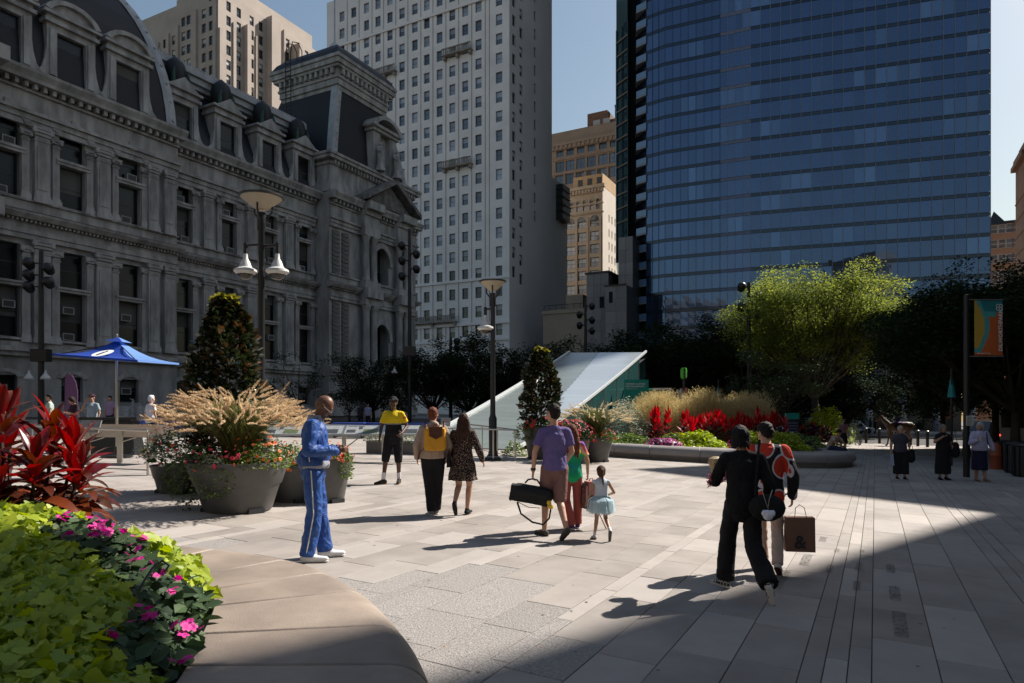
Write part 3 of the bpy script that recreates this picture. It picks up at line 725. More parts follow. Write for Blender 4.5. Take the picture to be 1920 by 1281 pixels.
OFF_T = block('office_tower', 'pale grey stone office tower with a regular grid of square windows', 955, 130, 46, 19.4, 92, [M_off_stone, M_off_side], fw, sw)
wcache = {}
def offwin(w, h):
    r = random.random(); v = 0 if r < .35 else (1 if r < .75 else 2); k = (round(w, 2), round(h, 2), v)
    if k not in wcache: wcache[k] = window_mesh('sash_window', w-.01, h-.01, M_frame if v else M_frame, M_win_sky, None if v == 0 else M_blue_blind, .5 if v == 1 else 1.0, fr=.09, sill=True)
    return wcache[k]
def offwin_dark(w, h):
    r = random.random(); v = 3 if r < .5 else 4; k = (round(w, 2), round(h, 2), v)
    if k not in wcache: wcache[k] = window_mesh('sash_window', w-.01, h-.01, M_frame, M_glassdark, None if v == 3 else M_blind, .45, fr=.09, sill=True)
    return wcache[k]
put_windows(OFF_T, [w for w in fw if w[1] > 30], offwin); put_windows(OFF_T, [w for w in fw if w[1] <= 30], offwin_dark); put_windows(OFF_T, sw, offwin_dark, True)
def zo(px, py): return frame_hit((OP.x, OP.y), GZ, px, py)
for a, q, y in ((833, 887, 112), (833, 887, 321), (703, 745, 149)):
    x0, z = zo(a, y); x1, _ = zo(q, y-12); bal(OFF_T, x0, x1, z+.4)
x0, z = zo(770, 611); x1, _ = zo(858, 600); bal(OFF_T, x0, x1, z+.3)
b = MB()
for z in (zo(860, 528)[1], zo(860, 601)[1]-.9, zo(860, 640)[1], 81.5): b.box(-46, .12, -.28, .01, z-.25, z+.25)
b.build('string_course', M_off_stone, OFF_T)
b = MB()
for i in range(len(cols)): 
    x = cols[i]+1.55 if i < len(cols)-1 else cols[i]-2.1
    b.box(x-.06, x+.06, -.05, .01, 13, 92)
tag(b.build('wall_joint', M_off_stone2, OFF_T), kind='stuff')
b = MB(); b.box(-20, 0-.2, 19.5, 28.1, -4, 52); b.build('rear_wing', M_off_side, OFF_T)
b = MB(); b.box(-1.5, 1.4, 22, 26, 43.5, 51); 
for i in range(5): b.box(-1.6, 1.55, 21.8, 26.2, 43.4+i*1.6, 43.55+i*1.6)
b.build('steel_stair', M_black, OFF_T)
# ---- stepped sandstone tower, far left
M_deco = mat('warm limestone', (.42, .36, .31), .85, col2=(.34, .29, .25), vs=.12, bump=.1, bs=2)
DP = onp(409, 190)
dfw = []; dsw = []
for c in (3.0, 6.0, 12.5, 14.8, 19, 23.0, 28.5, 31.8):
    for k in range(10):
        z = 79+4.15*k
        if z > 118-c*.35: continue
        dfw.append((-c, z, 1.7, 2.6))
for i, c in enumerate((3.5, 7.0, 11.6, 15.0, 22.0, 25.5, 30.5, 33.5, 36.0, 40.5)):
    for k in range(10): dsw.append((c, 77.0+4.15*k, 1.5, 2.7))
DECO = block('stepped_tower', 'sunlit stepped limestone skyscraper standing behind the old mansard roof', 409, 190, 34, 44, 119, [M_deco, M_deco], dfw, dsw)
put_windows(DECO, dfw, offwin_dark); put_windows(DECO, dsw, offwin_dark, True)
b = MB()
for y0, y1, d, z in ((0.02, 1.2, .7, 108), (8.8, 10.2, 1.5, 113), (17.0, 20.5, 2.4, 119.5), (27.3, 28.8, 3.2, 116), (38.0, 39.2, 4.0, 110)): b.box(-.2, d, y0, y1, -4, z)
b.box(-.3, .35, 4.9, 5.5, -4, 112); b.box(-.3, .35, 13.0, 13.5, -4, 112); b.box(-.3, .5, 23.6, 24, -4, 119)
b.build('buttress', M_deco, DECO)
b = MB()
for x in (-1, -9.2, -17, -21.2, -26, -33): b.box(x-.6, x+.6, -.6, .05, -4, 118+x*.3)
b.build('pier', M_deco, DECO)
b = MB(); b.box(-26, -4, 6, 40, 119, 126); b.box(-34.5, -33.9, -.5, 10, -4, 104); b.build('upper_setback', M_deco, DECO)
b = MB()
for i in range(4): b.tube([(-32+i*.9, 3, 104), (-32+i*.9, 3, 118)], .12, 4); 
for j in range(7): b.tube([(-32, 3, 105+j*1.9), (-29.3, 3, 105+j*1.9)], .1, 4)
for j in range(6):
    for i in range(3): b.ell((-32+i*1.2+.2, 2.6, 106+j*2), (.6, .3, .6), 6)
b.build('antenna_mast', M_black, DECO)
# ---- far brown tower with cornice
M_brn = mat('brown brick and terracotta', (.3, .23, .17), .85, col2=(.24, .18, .135), vs=.2)
fa = []
for c in (2.5, 7.5, 12.5, 17.5, 22.5, 27.2, 32.5, 37.5): pass
BP = onp(1165, 215)
bx = [frame_hit((BP.x, BP.y), GZ, p, 0)[0] for p in (1050, 1069, 1089, 1109, 1130.5, 1151)]
bz = [frame_hit((BP.x, BP.y), GZ, 1110, y)[1] for y in (283, 312, 338, 364, 392, 420)]
fa = [(x, z, 3.1 if j else 2.6, 3.3 if j < 3 else 2.6) for j, z in enumerate(bz) for x in bx]
BRN = block('brown_tower', 'brown brick tower with heavy cornice and brick roof hut in the gap', 1165, 215, 26, 20, 93, [M_brn, M_brn], fa, [])
put_windows(BRN, fa, lambda w, h: wcache.setdefault((w, h, 'b'), window_mesh('paired_window', w-.02, h-.02, M_frame, M_win_sky, None, fr=.15, mull=2)))
xl = frame_hit((BP.x, BP.y), GZ, 1037, 0)[0]; zc = frame_hit((BP.x, BP.y), GZ, 1110, 262)[1]
b = MB(); b.box(xl-.6, .5, -1.4, .01, zc-.4, zc+.5); b.box(xl-.3, .3, -.9, .01, zc-1.6, zc-.41)
for i in range(16): x = xl+.5+i*1.55; b.box(x-.35, x+.35, -1.3, -.91, zc-1.5, zc-.42)
b.box(xl, .3, -.4, .01, zc-9.6, zc-9.0); b.box(xl, .3, -.4, .01, zc-4.9, zc-4.4)
b.build('cornice', M_brn, BRN)
b = MB()
for i, x in enumerate(bx): b.box(x-2.3, x-1.75, -.35, .01, zc-30, zc-9.7)
b.build('pilaster', M_brn, BRN)
M_brick = mat('red brown brick', (.2, .11, .075), .9, var=.3, vs=1)
zt = 93
b = MB(); x0 = frame_hit((BP.x, BP.y), GZ, 1095, 0)[0]; x1 = frame_hit((BP.x, BP.y), GZ, 1133, 0)[0]
zz = frame_hit((BP.x, BP.y), GZ, 1110, 216)[1]
b.box(x0, x1, 3, 12, zt, zz+2); b.box(x1, 0, 4, 12, zt, zz-.8); b.box(x0-5, x0, 3.5, 12, zt, zz-5); b.build('roof_hut', M_brick, BRN)
b = MB()
for i in range(2): b.box(x0+2+i*3.4, x0+4.4+i*3.4, 2.9, 3.0, zz-4.4, zz-.6)
b.build('roof_hut_window', M_blind, BRN)
b = MB(); xt = frame_hit((BP.x, BP.y), GZ, 1149, 0)[0]; b.lathe([(1.7, zz-1), (1.7, zz+4.2), (1.9, zz+4.3), (.2, zz+5.4)], 12, c=(xt, 7)); b.build('water_tank', M_iron, BRN, True)
# ---- tan tower with arches
M_tan = mat('tan sandstone', (.47, .37, .26), .85, col2=(.4, .3, .2), vs=.4, bump=.2, bs=3)
M_cream = mat('cream side wall', (.66, .6, .52), .85, var=.1, vs=.3)
TP = onp(1130, 180)
def zt_(py, px=1100): return frame_hit((TP.x, TP.y), GZ, px, py)
tx = [frame_hit((TP.x, TP.y), GZ, p, 0)[0] for p in (1070, 1090.5, 1115)]
ft = []; arch = []
for y in (395, 432): pass
z_small = zt_(395)[1]; z_big = zt_(426)[1]
for p in (1072, 1084, 1096.5, 1109, 1121):
    x = frame_hit((TP.x, TP.y), GZ, p, 0)[0]; ft.append((x, z_small, .95, 2.3)); arch.append((x, z_small+2.3, .48))
for x in tx: ft.append((x, z_big, 2.5, 1.6)); arch.append((x, z_big+1.6, 1.25))
for y in (452, 476, 501, 525, 550, 575):
    for x in tx: ft.append((x, zt_(y)[1], 2.5, 2.4))
st = []
for p in (1142, 1147.5, 1153):
    for y in (403, 431, 456, 480, 504, 528): st.append((frame_hit((TP.x, TP.y), GZ+R(90), p, 0)[0], zt_(y, 1142)[1]-.6, .7, 2.1))
TAN_T = block('tan_tower', 'narrow sunlit tan sandstone tower with arched windows and cream flank', 1130, 180, 12, 26, zt_(349, 1130)[1], [M_tan, M_cream], ft, st)
put_windows(TAN_T, ft, lambda w, h: wcache.setdefault((round(w, 2), round(h, 2), 't'), window_mesh('tan_tower_window', w-.02, h-.02, M_frame, M_win_sky, M_blind, .5, fr=.12, mull=2 if w > 1 else 1)))
put_windows(TAN_T, st, offwin_dark, True)
b = MB()
for x, z, r in arch:
    n = 8
    for i in range(n):
        a0 = math.pi*i/n; a1 = math.pi*(i+1)/n
        pts = [(x-math.cos(a)*rr, z+math.sin(a)*rr) for a, rr in ((a0, r), (a0, r+.3), (a1, r+.3), (a1, r))]
        b.add([(p[0], -.22, p[1]) for p in pts]+[(p[0], .01, p[1]) for p in pts], [(0, 3, 2, 1), (0, 1, 5, 4), (1, 2, 6, 5), (2, 3, 7, 6), (3, 0, 4, 7)])
b.build('arch_trim', M_tan, TAN_T)
b = MB()
for x, z, r in arch:
    pts = [(x-math.cos(math.pi*i/8)*r, z+math.sin(math.pi*i/8)*r) for i in range(9)]; b.add([(p[0], -.06, p[1]) for p in pts], [tuple(range(9))])
b.build('arch_glass', M_glassdark, TAN_T)
zT = zt_(349, 1130)[1]
b = MB(); b.box(-12.4, .8, -.9, .01, zT-.3, zT+.5); b.box(-12.2, .4, -.5, .01, zT-1.4, zT-.31)
for i in range(14): b.box(-11.8+i*.9, -11.4+i*.9, -.75, -.51, zT-1.3, zT-.32)
b.box(-12.2, .3, -.3, .01, zT-4.5, zT-4.2); b.box(-12.2, .3, -.3, .01, z_big+3.4, z_big+3.7); b.box(-12.2, .3, -.3, .01, z_small-1.1, z_small-.8); b.build('cornice', M_tan, TAN_T)
b = MB()
for i in range(3): xx = tx[i]+1.75 if i < 2 else tx[2]+1.7; b.box(xx-.3, xx+.3, -.25, .01, -4, z_big+2.6)
b.build('pier', M_tan, TAN_T)
b = MB(); zr = zt_(322, 1130)[1]; b.box(-8.8, -.4, 1.0, 16, zT+.5, zr); b.build('roof_block', [mat('ochre roof block', (.5, .33, .17), .85, var=.15, vs=.5)], TAN_T)
b = MB()
for i in range(3):
    for j in range(2): b.box(-7.4+i*2.7, -6.1+i*2.7, .9, .98, zT+1.2+j*2.6, zT+(2.9 if j == 0 else 2.2)+j*2.6)
b.build('roof_block_window', M_frame, TAN_T)
# ---- grey panelled low block, panels are pieces
M_pan = mat('grey concrete panel', (.25, .225, .215), .85, var=.12, vs=.6, obj_var=.12)
M_pan2 = mat('tan concrete wall', (.34, .27, .2), .85, var=.12, vs=.4)
LP_ = onp(1141, 125); LOW = thing('panelled_building', 'low blocky grey concrete panel building beside the glass tower', 'building', (LP_.x, LP_.y, 0), GZ)
def zl(px, py): return frame_hit((LP_.x, LP_.y), GZ, px, py)
def panelled(t, x0, x1, y, z0, z1, pw, ph, skip=()):
    nx = max(1, round((x1-x0)/pw)); nz = max(1, round((z1-z0)/ph)); w = (x1-x0)/nx; h = (z1-z0)/nz
    pm = MB(); pm.box(.02, w-.02, -.12, 0, .02, h-.02); me = pm.mesh('panel', M_pan)
    for i in range(nx):
        for j in range(nz): inst('panel', me, t, (x0+i*w, y, z0+j*h))
x0 = zl(1100, 0)[0]; zA = zl(1120, 513)[1]
b = MB(); b.box(x0+.05, -.05, .02, 12, -3, zA-.05); b.build('wall', M_frame, LOW); panelled(LOW, x0, 0, .01, 1, zA, 1.5, 2.1)
b = MB(); b.box(x0-.3, .3, -.3, 12, zA, zA+.3); b.build('parapet', M_frame, LOW)
x1 = zl(1180, 0)[0]; zB = zl(1160, 538)[1]
b = MB(); b.box(.05, x1, -1.48, 10, -3, zB-.05); b.box(-.25, x1, -1.9, -1.5, zB-.02, zB+.15); b.build('side_wing', M_frame, LOW); panelled(LOW, 0, x1, -1.5, 1, zB, 1.7, 2.4)
xq = zl(1153, 0)[0]; zC = zl(1165, 440)[1]
b = MB(); b.box(xq+.05, x1, 2.02, 10, zB, zC-.05); b.build('upper_block', M_frame, LOW); panelled(LOW, xq, x1, 2, zB, zC, 1.1, 2.2)
b = MB()
for p, y, w, h in ((1129, 567, .9, 2.0), (1151, 560, .7, 2.0)): xx, z = zl(p, y); b.box(xx-w/2, xx+w/2, -.16 if p < 1140 else -1.66, 0 if p < 1140 else -1.49, z-h/2, z+h/2)
b.build('window', M_glassdark, LOW)
o = onp(1100, 127.5); t = thing('low_tan_building', 'low tan walled building with rooftop rail between the towers', 'building', (o.x, o.y, 0), GZ)
b = MB(); b.box(-9, 0, 0, 10, -3, 20.5); b.box(-9.2, .1, -.2, .01, 20.0, 20.7); b.build('wall', M_pan2, t)
b = MB(); b.box(-4.6, -1.2, 1, 4, 20.5, 23.5); b.build('plant_room', M_pan2, t)
b = MB()
for i in range(8): b.tube([(-8.9+i*1.25, .2, 20.6), (-8.9+i*1.25, .2, 21.7)], .05, 4)
b.tube([(-8.9, .2, 21.7), (-.1, .2, 21.7)], .05, 4); b.build('roof_rail', M_black, t)
# ================================================================== GLASS TOWER
M_gl = bpy.data.materials.new('blue curtain wall glass'); M_gl.use_nodes = True
def curtain(m, base, tint, fac, lit=0):
    N = m.node_tree.nodes; L = m.node_tree.links; p = N['Principled BSDF']; p.inputs['Base Color'].default_value = (*base, 1); p.inputs['Roughness'].default_value = .25
    oi = N.new('ShaderNodeObjectInfo'); gi = N.new('ShaderNodeNewGeometry')
    ad = N.new('ShaderNodeMath'); ad.operation = 'ADD'; L.new(oi.outputs['Random'], ad.inputs[0]); L.new(gi.outputs['Random Per Island'], ad.inputs[1])
    fr = N.new('ShaderNodeMath'); fr.operation = 'FRACT'; L.new(ad.outputs[0], fr.inputs[0])
    mr = N.new('ShaderNodeMapRange'); mr.inputs['To Min'].default_value = .25; mr.inputs['To Max'].default_value = 1.9; L.new(fr.outputs[0], mr.inputs[0])
    hv = N.new('ShaderNodeHueSaturation'); hv.inputs['Color'].default_value = (*base, 1); L.new(mr.outputs[0], hv.inputs['Value']); L.new(hv.outputs[0], p.inputs['Base Color'])
    g = N.new('ShaderNodeBsdfGlossy'); g.inputs['Roughness'].default_value = .015; g.inputs['Color'].default_value = (*tint, 1)
    tc = N.new('ShaderNodeTexCoord'); nz = N.new('ShaderNodeTexNoise'); nz.inputs['Scale'].default_value = .5; nz.inputs['Detail'].default_value = 1; L.new(tc.outputs['Object'], nz.inputs['Vector'])
    bp = N.new('ShaderNodeBump'); bp.inputs['Strength'].default_value = .035; bp.inputs['Distance'].default_value = .05; L.new(nz.outputs['Fac'], bp.inputs['Height']); L.new(bp.outputs[0], g.inputs['Normal'])
    mx = N.new('ShaderNodeMixShader'); mx.inputs[0].default_value = fac; L.new(p.outputs[0], mx.inputs[1]); L.new(g.outputs[0], mx.inputs[2]); L.new(mx.outputs[0], N['Material Output'].inputs[0])
curtain(M_gl, (.008, .018, .045), (.3, .5, .9), .17)
M_gl2 = bpy.data.materials.new('curtain wall glass with drawn blind'); M_gl2.use_nodes = True; curtain(M_gl2, (.045, .085, .15), (.3, .5, .9), .15)
M_gl3 = bpy.data.materials.new('teal balcony wing glass'); M_gl3.use_nodes = True; curtain(M_gl3, (.02, .055, .06), (.5, .8, .85), .2)
M_span = bpy.data.materials.new('dark blue spandrel'); M_span.use_nodes = True; curtain(M_span, (.004, .009, .02), (.3, .5, .8), .035)
M_fin = mat('aluminium mullion', (.2, .21, .26), .6, spec=.2)
M_span_l = mat('silver spandrel', (.16, .18, .26), .7, spec=.2)
TWO = Vector((75.7, 108.0, 0))
TW = thing('glass_tower', 'tall blue glass residential tower filling the right half of the sky', 'building', TWO)
def rat(k, p, d):  # point on p + t d with X/Y = k
    t = (k*p[1]-p[0])/(d[0]-k*d[1]); return (p[0]+t*d[0], p[1]+t*d[1])
kx = lambda px: (px-960)/F
pr0 = (TWO.x, TWO.y); dR = (-.952, .307); pr1 = rat(kx(1407), pr0, dR); dM = (-.9171, .3987); pr2 = rat(kx(1350), pr1, dM); pr3 = rat(kx(1247), pr2, dM); dK = (-.783, .622); pr4 = rat(kx(1212), pr3, dK)
FLZ = [58.5+3.23*k for k in range(-15, 6)]
panes = []; finb = []; 
def strip(a, q, n, m_off, silver=False, inset=0.0, fins=True):
    a = Vector((a[0], a[1], 0))-TWO; q = Vector((q[0], q[1], 0))-TWO; d = (q-a)/n; dn = d.normalized(); nrm = Vector((dn.y, -dn.x, 0))
    if nrm.y > 0: nrm = -nrm
    a = a-nrm*inset
    for i in range(n+1):
        p = a+d*i
        b = MB(); c1 = p-dn*.035; c2 = p+dn*.035; o_ = nrm*.09
        pts = [c1, c2, c2+o_, c1+o_]; b.prism([(v.x, v.y) for v in pts], 6.2, 75.5); finb.append((b, fins))
    for z in FLZ:
        b = MB()
        for z0, z1, dd in ((z-.3, z-.24, .05), (z-.24, z+.24, .0+.012), (z+.24, z+.3, .05)):
            s0 = a; s1 = q-nrm*inset; o0 = nrm*(dd); b.prism([(v.x, v.y) for v in (s0, s1, s1+o0, s0+o0)], z0+.002, z1-.002)
        b.build('spandrel', M_span_l if silver else M_span, TW)
    for z in FLZ:
        for i in range(n):
            p = a+d*i
            panes.append((p, d, z+.33, 3.23-.66, nrm, i, n))
strip(pr0, pr1, 22, 0)
strip(pr1, pr2, 4, 0, True)
strip(pr2, pr3, 7, 0, fins=False)
strip(pr3, pr4, 3, 0, fins=False)
for b, f_ in finb: b.build('mullion', M_fin if f_ else M_span, TW)
random.seed(11)
def pane_v(p, d, z, h, nrm):
    j = [random.uniform(-.008, .008) for _ in range(4)]; e = d.normalized()*.03
    c = [p+e, p+d-e, p+d-e, p+e]; zz = [z, z, z+h, z+h]
    return [(c[k]+nrm*(.0+j[k])+Vector((0, 0, zz[k]))) for k in range(4)]
blind_groups = {(round(q[0].x/3.3), round(q[2], 1)): (random.random() < .2) for q in panes}
panes.sort(key=lambda q: -(q[0]+TWO).length**-1*1.0)
vis = sorted(panes, key=lambda q: ((q[0]+TWO).y+abs(q[2]-42)*.25))
rest = [MB(), MB()]
for n_, q in enumerate(vis):
    v = pane_v(q[0], q[1], q[2], q[3], q[4]); bl = blind_groups[(round(q[0].x/3.3), round(q[2], 1))]
    if bl and random.random() < .3:
        pass
    if n_ < 292:
        c = sum(v, Vector())/4; b = MB(); b.quad(*[x-c for x in v]); b.build('glass_pane', M_gl2 if bl else M_gl, TW, loc=c)
    else: rest[1 if bl else 0].quad(*v)
for b, m in zip(rest, (M_gl, M_gl2)): tag(b.build('glass_panes', m, TW), kind='stuff')
# body behind the glass, rear faces
core = [Vector((p[0], p[1], 0))-TWO for p in (pr0, pr1, pr2, pr3, pr4)]
inn = [c+Vector((.12, .5, 0)) for c in core]; back = [inn[-1]+Vector((14, 30, 0)), inn[0]+Vector((8, 34, 0))]
b = MB(); b.prism([(v.x, v.y) for v in inn+back], 6.2, 75.5); b.build('core', M_span, TW)
b = MB(); b.prism([(v.x, v.y) for v in inn+back], 75.5, 150); b.build('upper_storeys', M_span, TW)
b = MB(); ins = [c+Vector((0, 7, 0)) for c in core]; b.prism([(v.x, v.y) for v in ins+back], -4, 6.2); b.build('lobby_wall', mat('lobby dark glass', (.03, .035, .04), .15), TW)
b = MB(); b.prism([(v.x, v.y) for v in [c+Vector((-.1, -.4, 0)) for c in core]+[c+Vector((0, 7, 0)) for c in core][::-1]], 5.4, 6.18); b.build('soffit', M_span, TW)
M_colm = mat('satin metal column', (.3, .31, .36), .35, metal=.5)
cmb = MB(); cmb.lathe([(.62, -4), (.62, 5.38)], 18); cme = cmb.mesh('podium_column', M_colm, True)
for px in (1455, 1525, 1580, 1639, 1703, 1768, 1834):
    p = rat(kx(px), pr0, dR) if px > 1407 else rat(kx(px), pr1, dM); inst('podium_column', cme, TW, (p[0]-TWO.x, p[1]-TWO.y+1.6, 0))
# lit shop windows and canopy band under the tower
for px0, px1, z0, z1, m in ((1592, 1632, 3.3, 5.2, mat('pale teal shop panel', (.12, .2, .19), .4)), (1594, 1630, -1, 3.1, mat('shop window', (.12, .12, .11), .2)), (1780, 1822, .2, 3.4, mat('red shop front', (.25, .05, .03), .5)), (1716, 1760, -.5, 3.2, mat('shop window dark', (.05, .06, .07), .15))):
    a = rat(kx(px0), pr0, dR); q = rat(kx(px1), pr0, dR); b = MB()
    b.prism([(a[0]-TWO.x, a[1]-TWO.y+4.4), (q[0]-TWO.x, q[1]-TWO.y+4.4), (q[0]-TWO.x, q[1]-TWO.y+5), (a[0]-TWO.x, a[1]-TWO.y+5)], z0, z1); b.build('shop_front', m, TW)
# balcony stack at the left end, dark recess and slim teal wing
M_balg = mat('balcony glass', (.15, .25, .4), .1, spec=.9)
M_slab = mat('balcony slab', (.3, .3, .32), .7)
def P3(px, y): return Vector(((px-960)/F*y, y, 0))-TWO
b = MB(); pts = [P3(1212, 127.4), P3(1190, 131.5), P3(1190, 136), P3(1213, 134)]; b.prism([(p.x, p.y) for p in pts], -4, 90); b.build('balcony_wall', M_span, TW)
bm = MB()
A1 = P3(1211.5, 127.0); A2 = P3(1193, 128.6); A3 = P3(1192, 131.2); A4 = P3(1211.5, 129.5); A0 = P3(1200, 128)
bm.mi = 0; bm.prism([((p-A0).x, (p-A0).y) for p in (A1, A2, A3, A4)], -.14, .1)
bm.mi = 1; u_ = (A2-A1); bm.add([A1-A0+Vector((0, -.02, .12)), A2-A0+Vector((0, -.02, .12)), A2-A0+Vector((0, -.02, 1.25)), A1-A0+Vector((0, -.02, 1.25)), A3-A0+Vector((0, 0, .12)), A3-A0+Vector((0, 0, 1.25))], [(0, 1, 2, 3), (1, 4, 5, 2)])
bal_me = bm.mesh('balcony', [M_slab, M_balg])
for k in range(-13, 7): inst('balcony', bal_me, TW, A0+Vector((0, 0, 58.0+3.23*k-.9)))
b = MB(); b.prism([(p.x, p.y) for p in (P3(1192, 132), P3(1176, 134), P3(1176, 140), P3(1192, 140))], -4, 90); b.build('recess_wall', M_iron, TW)
b = MB(); b.prism([(p.x, p.y) for p in (P3(1176.5, 131), P3(1155.5, 134.2), P3(1158, 148), P3(1178, 148))], zl(1165, 440)[1]-3, 90); b.build('wing_wall', M_gl3, TW)
wa, wb_ = P3(1176.3, 130.9), P3(1155.0, 134.1)
for k in range(-7, 7):
    z = 58.0+2.65*k*1.0+0; b = MB(); z = 57+2.72*k
    o_ = Vector((-.05, -.3, 0)); b.prism([(p.x, p.y) for p in (wa, wb_, wb_+o_, wa+o_)], z, z+.28); b.build('wing_slab', M_brn, TW)
for f_ in (.0, .5, 1.0):
    p = wa.lerp(wb_, f_); b = MB(); b.prism([((p.x-.06), p.y-.35), (p.x+.06, p.y-.35), (p.x+.06, p.y-.02), (p.x-.06, p.y-.02)], zl(1165, 440)[1]-3, 76); b.build('wing_mullion', M_span, TW)
# ---- right edge buildings
M_rb = mat('orange brown brick', (.42, .24, .15), .85, col2=(.34, .19, .12), vs=.3)
BO = onp(1915, 220)
zb_ = lambda px, py: frame_hit((BO.x, BO.y), GZ, px, py)
fb = [(zb_(p, 0)[0], zb_(1870, y)[1], 2.0, 3.0) for p in (1864, 1879, 1893, 1906) for y in (424+14, 452+14, 480+14, 510+14, 540)]
BRK = block('brick_apartment_house', 'orange brick apartment house with pointed dark roof at the far right', 1915, 220, 12, 12, zb_(1880, 420)[1], [M_rb, M_rb], fb, [])
put_windows(BRK, fb, lambda w, h: wcache.setdefault((w, h, 'k'), window_mesh('brick_house_window', w-.02, h-.02, M_white, M_win_sky, None, fr=.16)))
b = MB(); xa = zb_(1853, 0)[0]; xb2 = zb_(1888, 0)[0]; zt2 = zb_(1880, 420)[1]; xm = zb_(1866, 0)[0]
b.add([(xa, -.3, zt2), (xb2, -.3, zt2), (xb2, 8, zt2), (xa, 8, zt2), (xm, 3, zb_(1866, 392)[1])], [(0, 1, 4), (1, 2, 4), (2, 3, 4), (3, 0, 4)]); b.build('pointed_roof', M_slate, BRK)
b = MB(); b.box(xb2-1, 2, 8, 18, zt2-2, zb_(1900, 402)[1]); b.build('rear_block', M_frame, BRK)
EO = onp(1926, 150); t = thing('ornate_tower', 'ornate brown brick tower edge cut by the right border', 'building', (EO.x, EO.y, 0), GZ)
b = MB(); b.box(0, 14, .5, 14, -4, 59); b.box(-.5, 14, .4, 14, 59, 60.5); b.box(.6, 14, 1, 14, 60.5, 63); b.box(-1.0, 14, 0, 14, 58, 59)
for k in range(14): b.box(-.15, .05, .45, 14, -2+4*k, -1.7+4*k)
b.build('wall', M_rb, t)
# ================================================================== LEAF BUILDERS
def rot_frames(n, up=0.5, rng=RNG):
    """n random frames: x along the leaf, z its normal (leaning up)"""
    a = rng.uniform(0, 2*np.pi, n); e = rng.uniform(-.5, .7, n)
    x = np.stack([np.cos(a)*np.cos(e), np.sin(a)*np.cos(e), np.sin(e)], 1)
    r = rng.normal(0, 1, (n, 3)); r[:, 2] += up*3; z = r-(r*x).sum(1, keepdims=True)*x; z /= np.linalg.norm(z, axis=1, keepdims=True)
    return x, np.cross(z, x), z
LEAF2 = np.array([[0, 0, 0], [.45, -.36, .06], [1, 0, -.05], [.45, .36, .06]])
LEAF6 = np.array([[0, 0, 0], [.35, -.34, .07], [.75, -.22, .0], [1, 0, -.12], [.75, .22, 0], [.35, .34, .07]])
HEART = np.array([[0, 0, 0], [-.12, -.3, .1], [.12, -.52, .1], [.3, -.36, .05], [.42, -.46, .02], [.62, -.2, -.02], [1, 0, -.14], [.62, .2, -.02], [.42, .46, .02], [.3, .36, .05], [.12, .52, .1], [-.12, .3, .1]])
def leaves(pos, size, shape=LEAF2, up=.5, rng=RNG, frames=None, width=1.0):
    n = len(pos); x, y, z = frames if frames else rot_frames(n, up, rng)
    s = size if hasattr(size, '__len__') else size*rng.uniform(.65, 1.25, n); s = np.asarray(s)[:, None]
    out = np.empty((n, len(shape), 3))
    for i, p in enumerate(shape): out[:, i] = pos+s*(x*p[0]+y*p[1]*width+z*p[2])
    return out.reshape(-1, 3)
def leaf_obj(name, V, k, m, parent=None, kind=None, loc=(0, 0, 0)):
    o = bpy.data.objects.new(name, quads_mesh(name, V, k, m)); COL.objects.link(o); o.parent = parent; o.location = loc
    if kind: o['kind'] = kind
    return o
def clump_pts(clumps, per, rng=RNG, shell=.55):
    """clumps (x, y, z, rx, ry, rz): points mostly near each clump's skin"""
    out = []
    for c in clumps:
        n = int(per*c[3]*c[4]+8); d = rng.normal(0, 1, (n, 3)); d /= np.linalg.norm(d, axis=1, keepdims=True)
        r = rng.uniform(shell, 1, n)[:, None]**.6; out.append(np.array(c[:3])+d*r*np.array(c[3:6]))
    return np.concatenate(out)
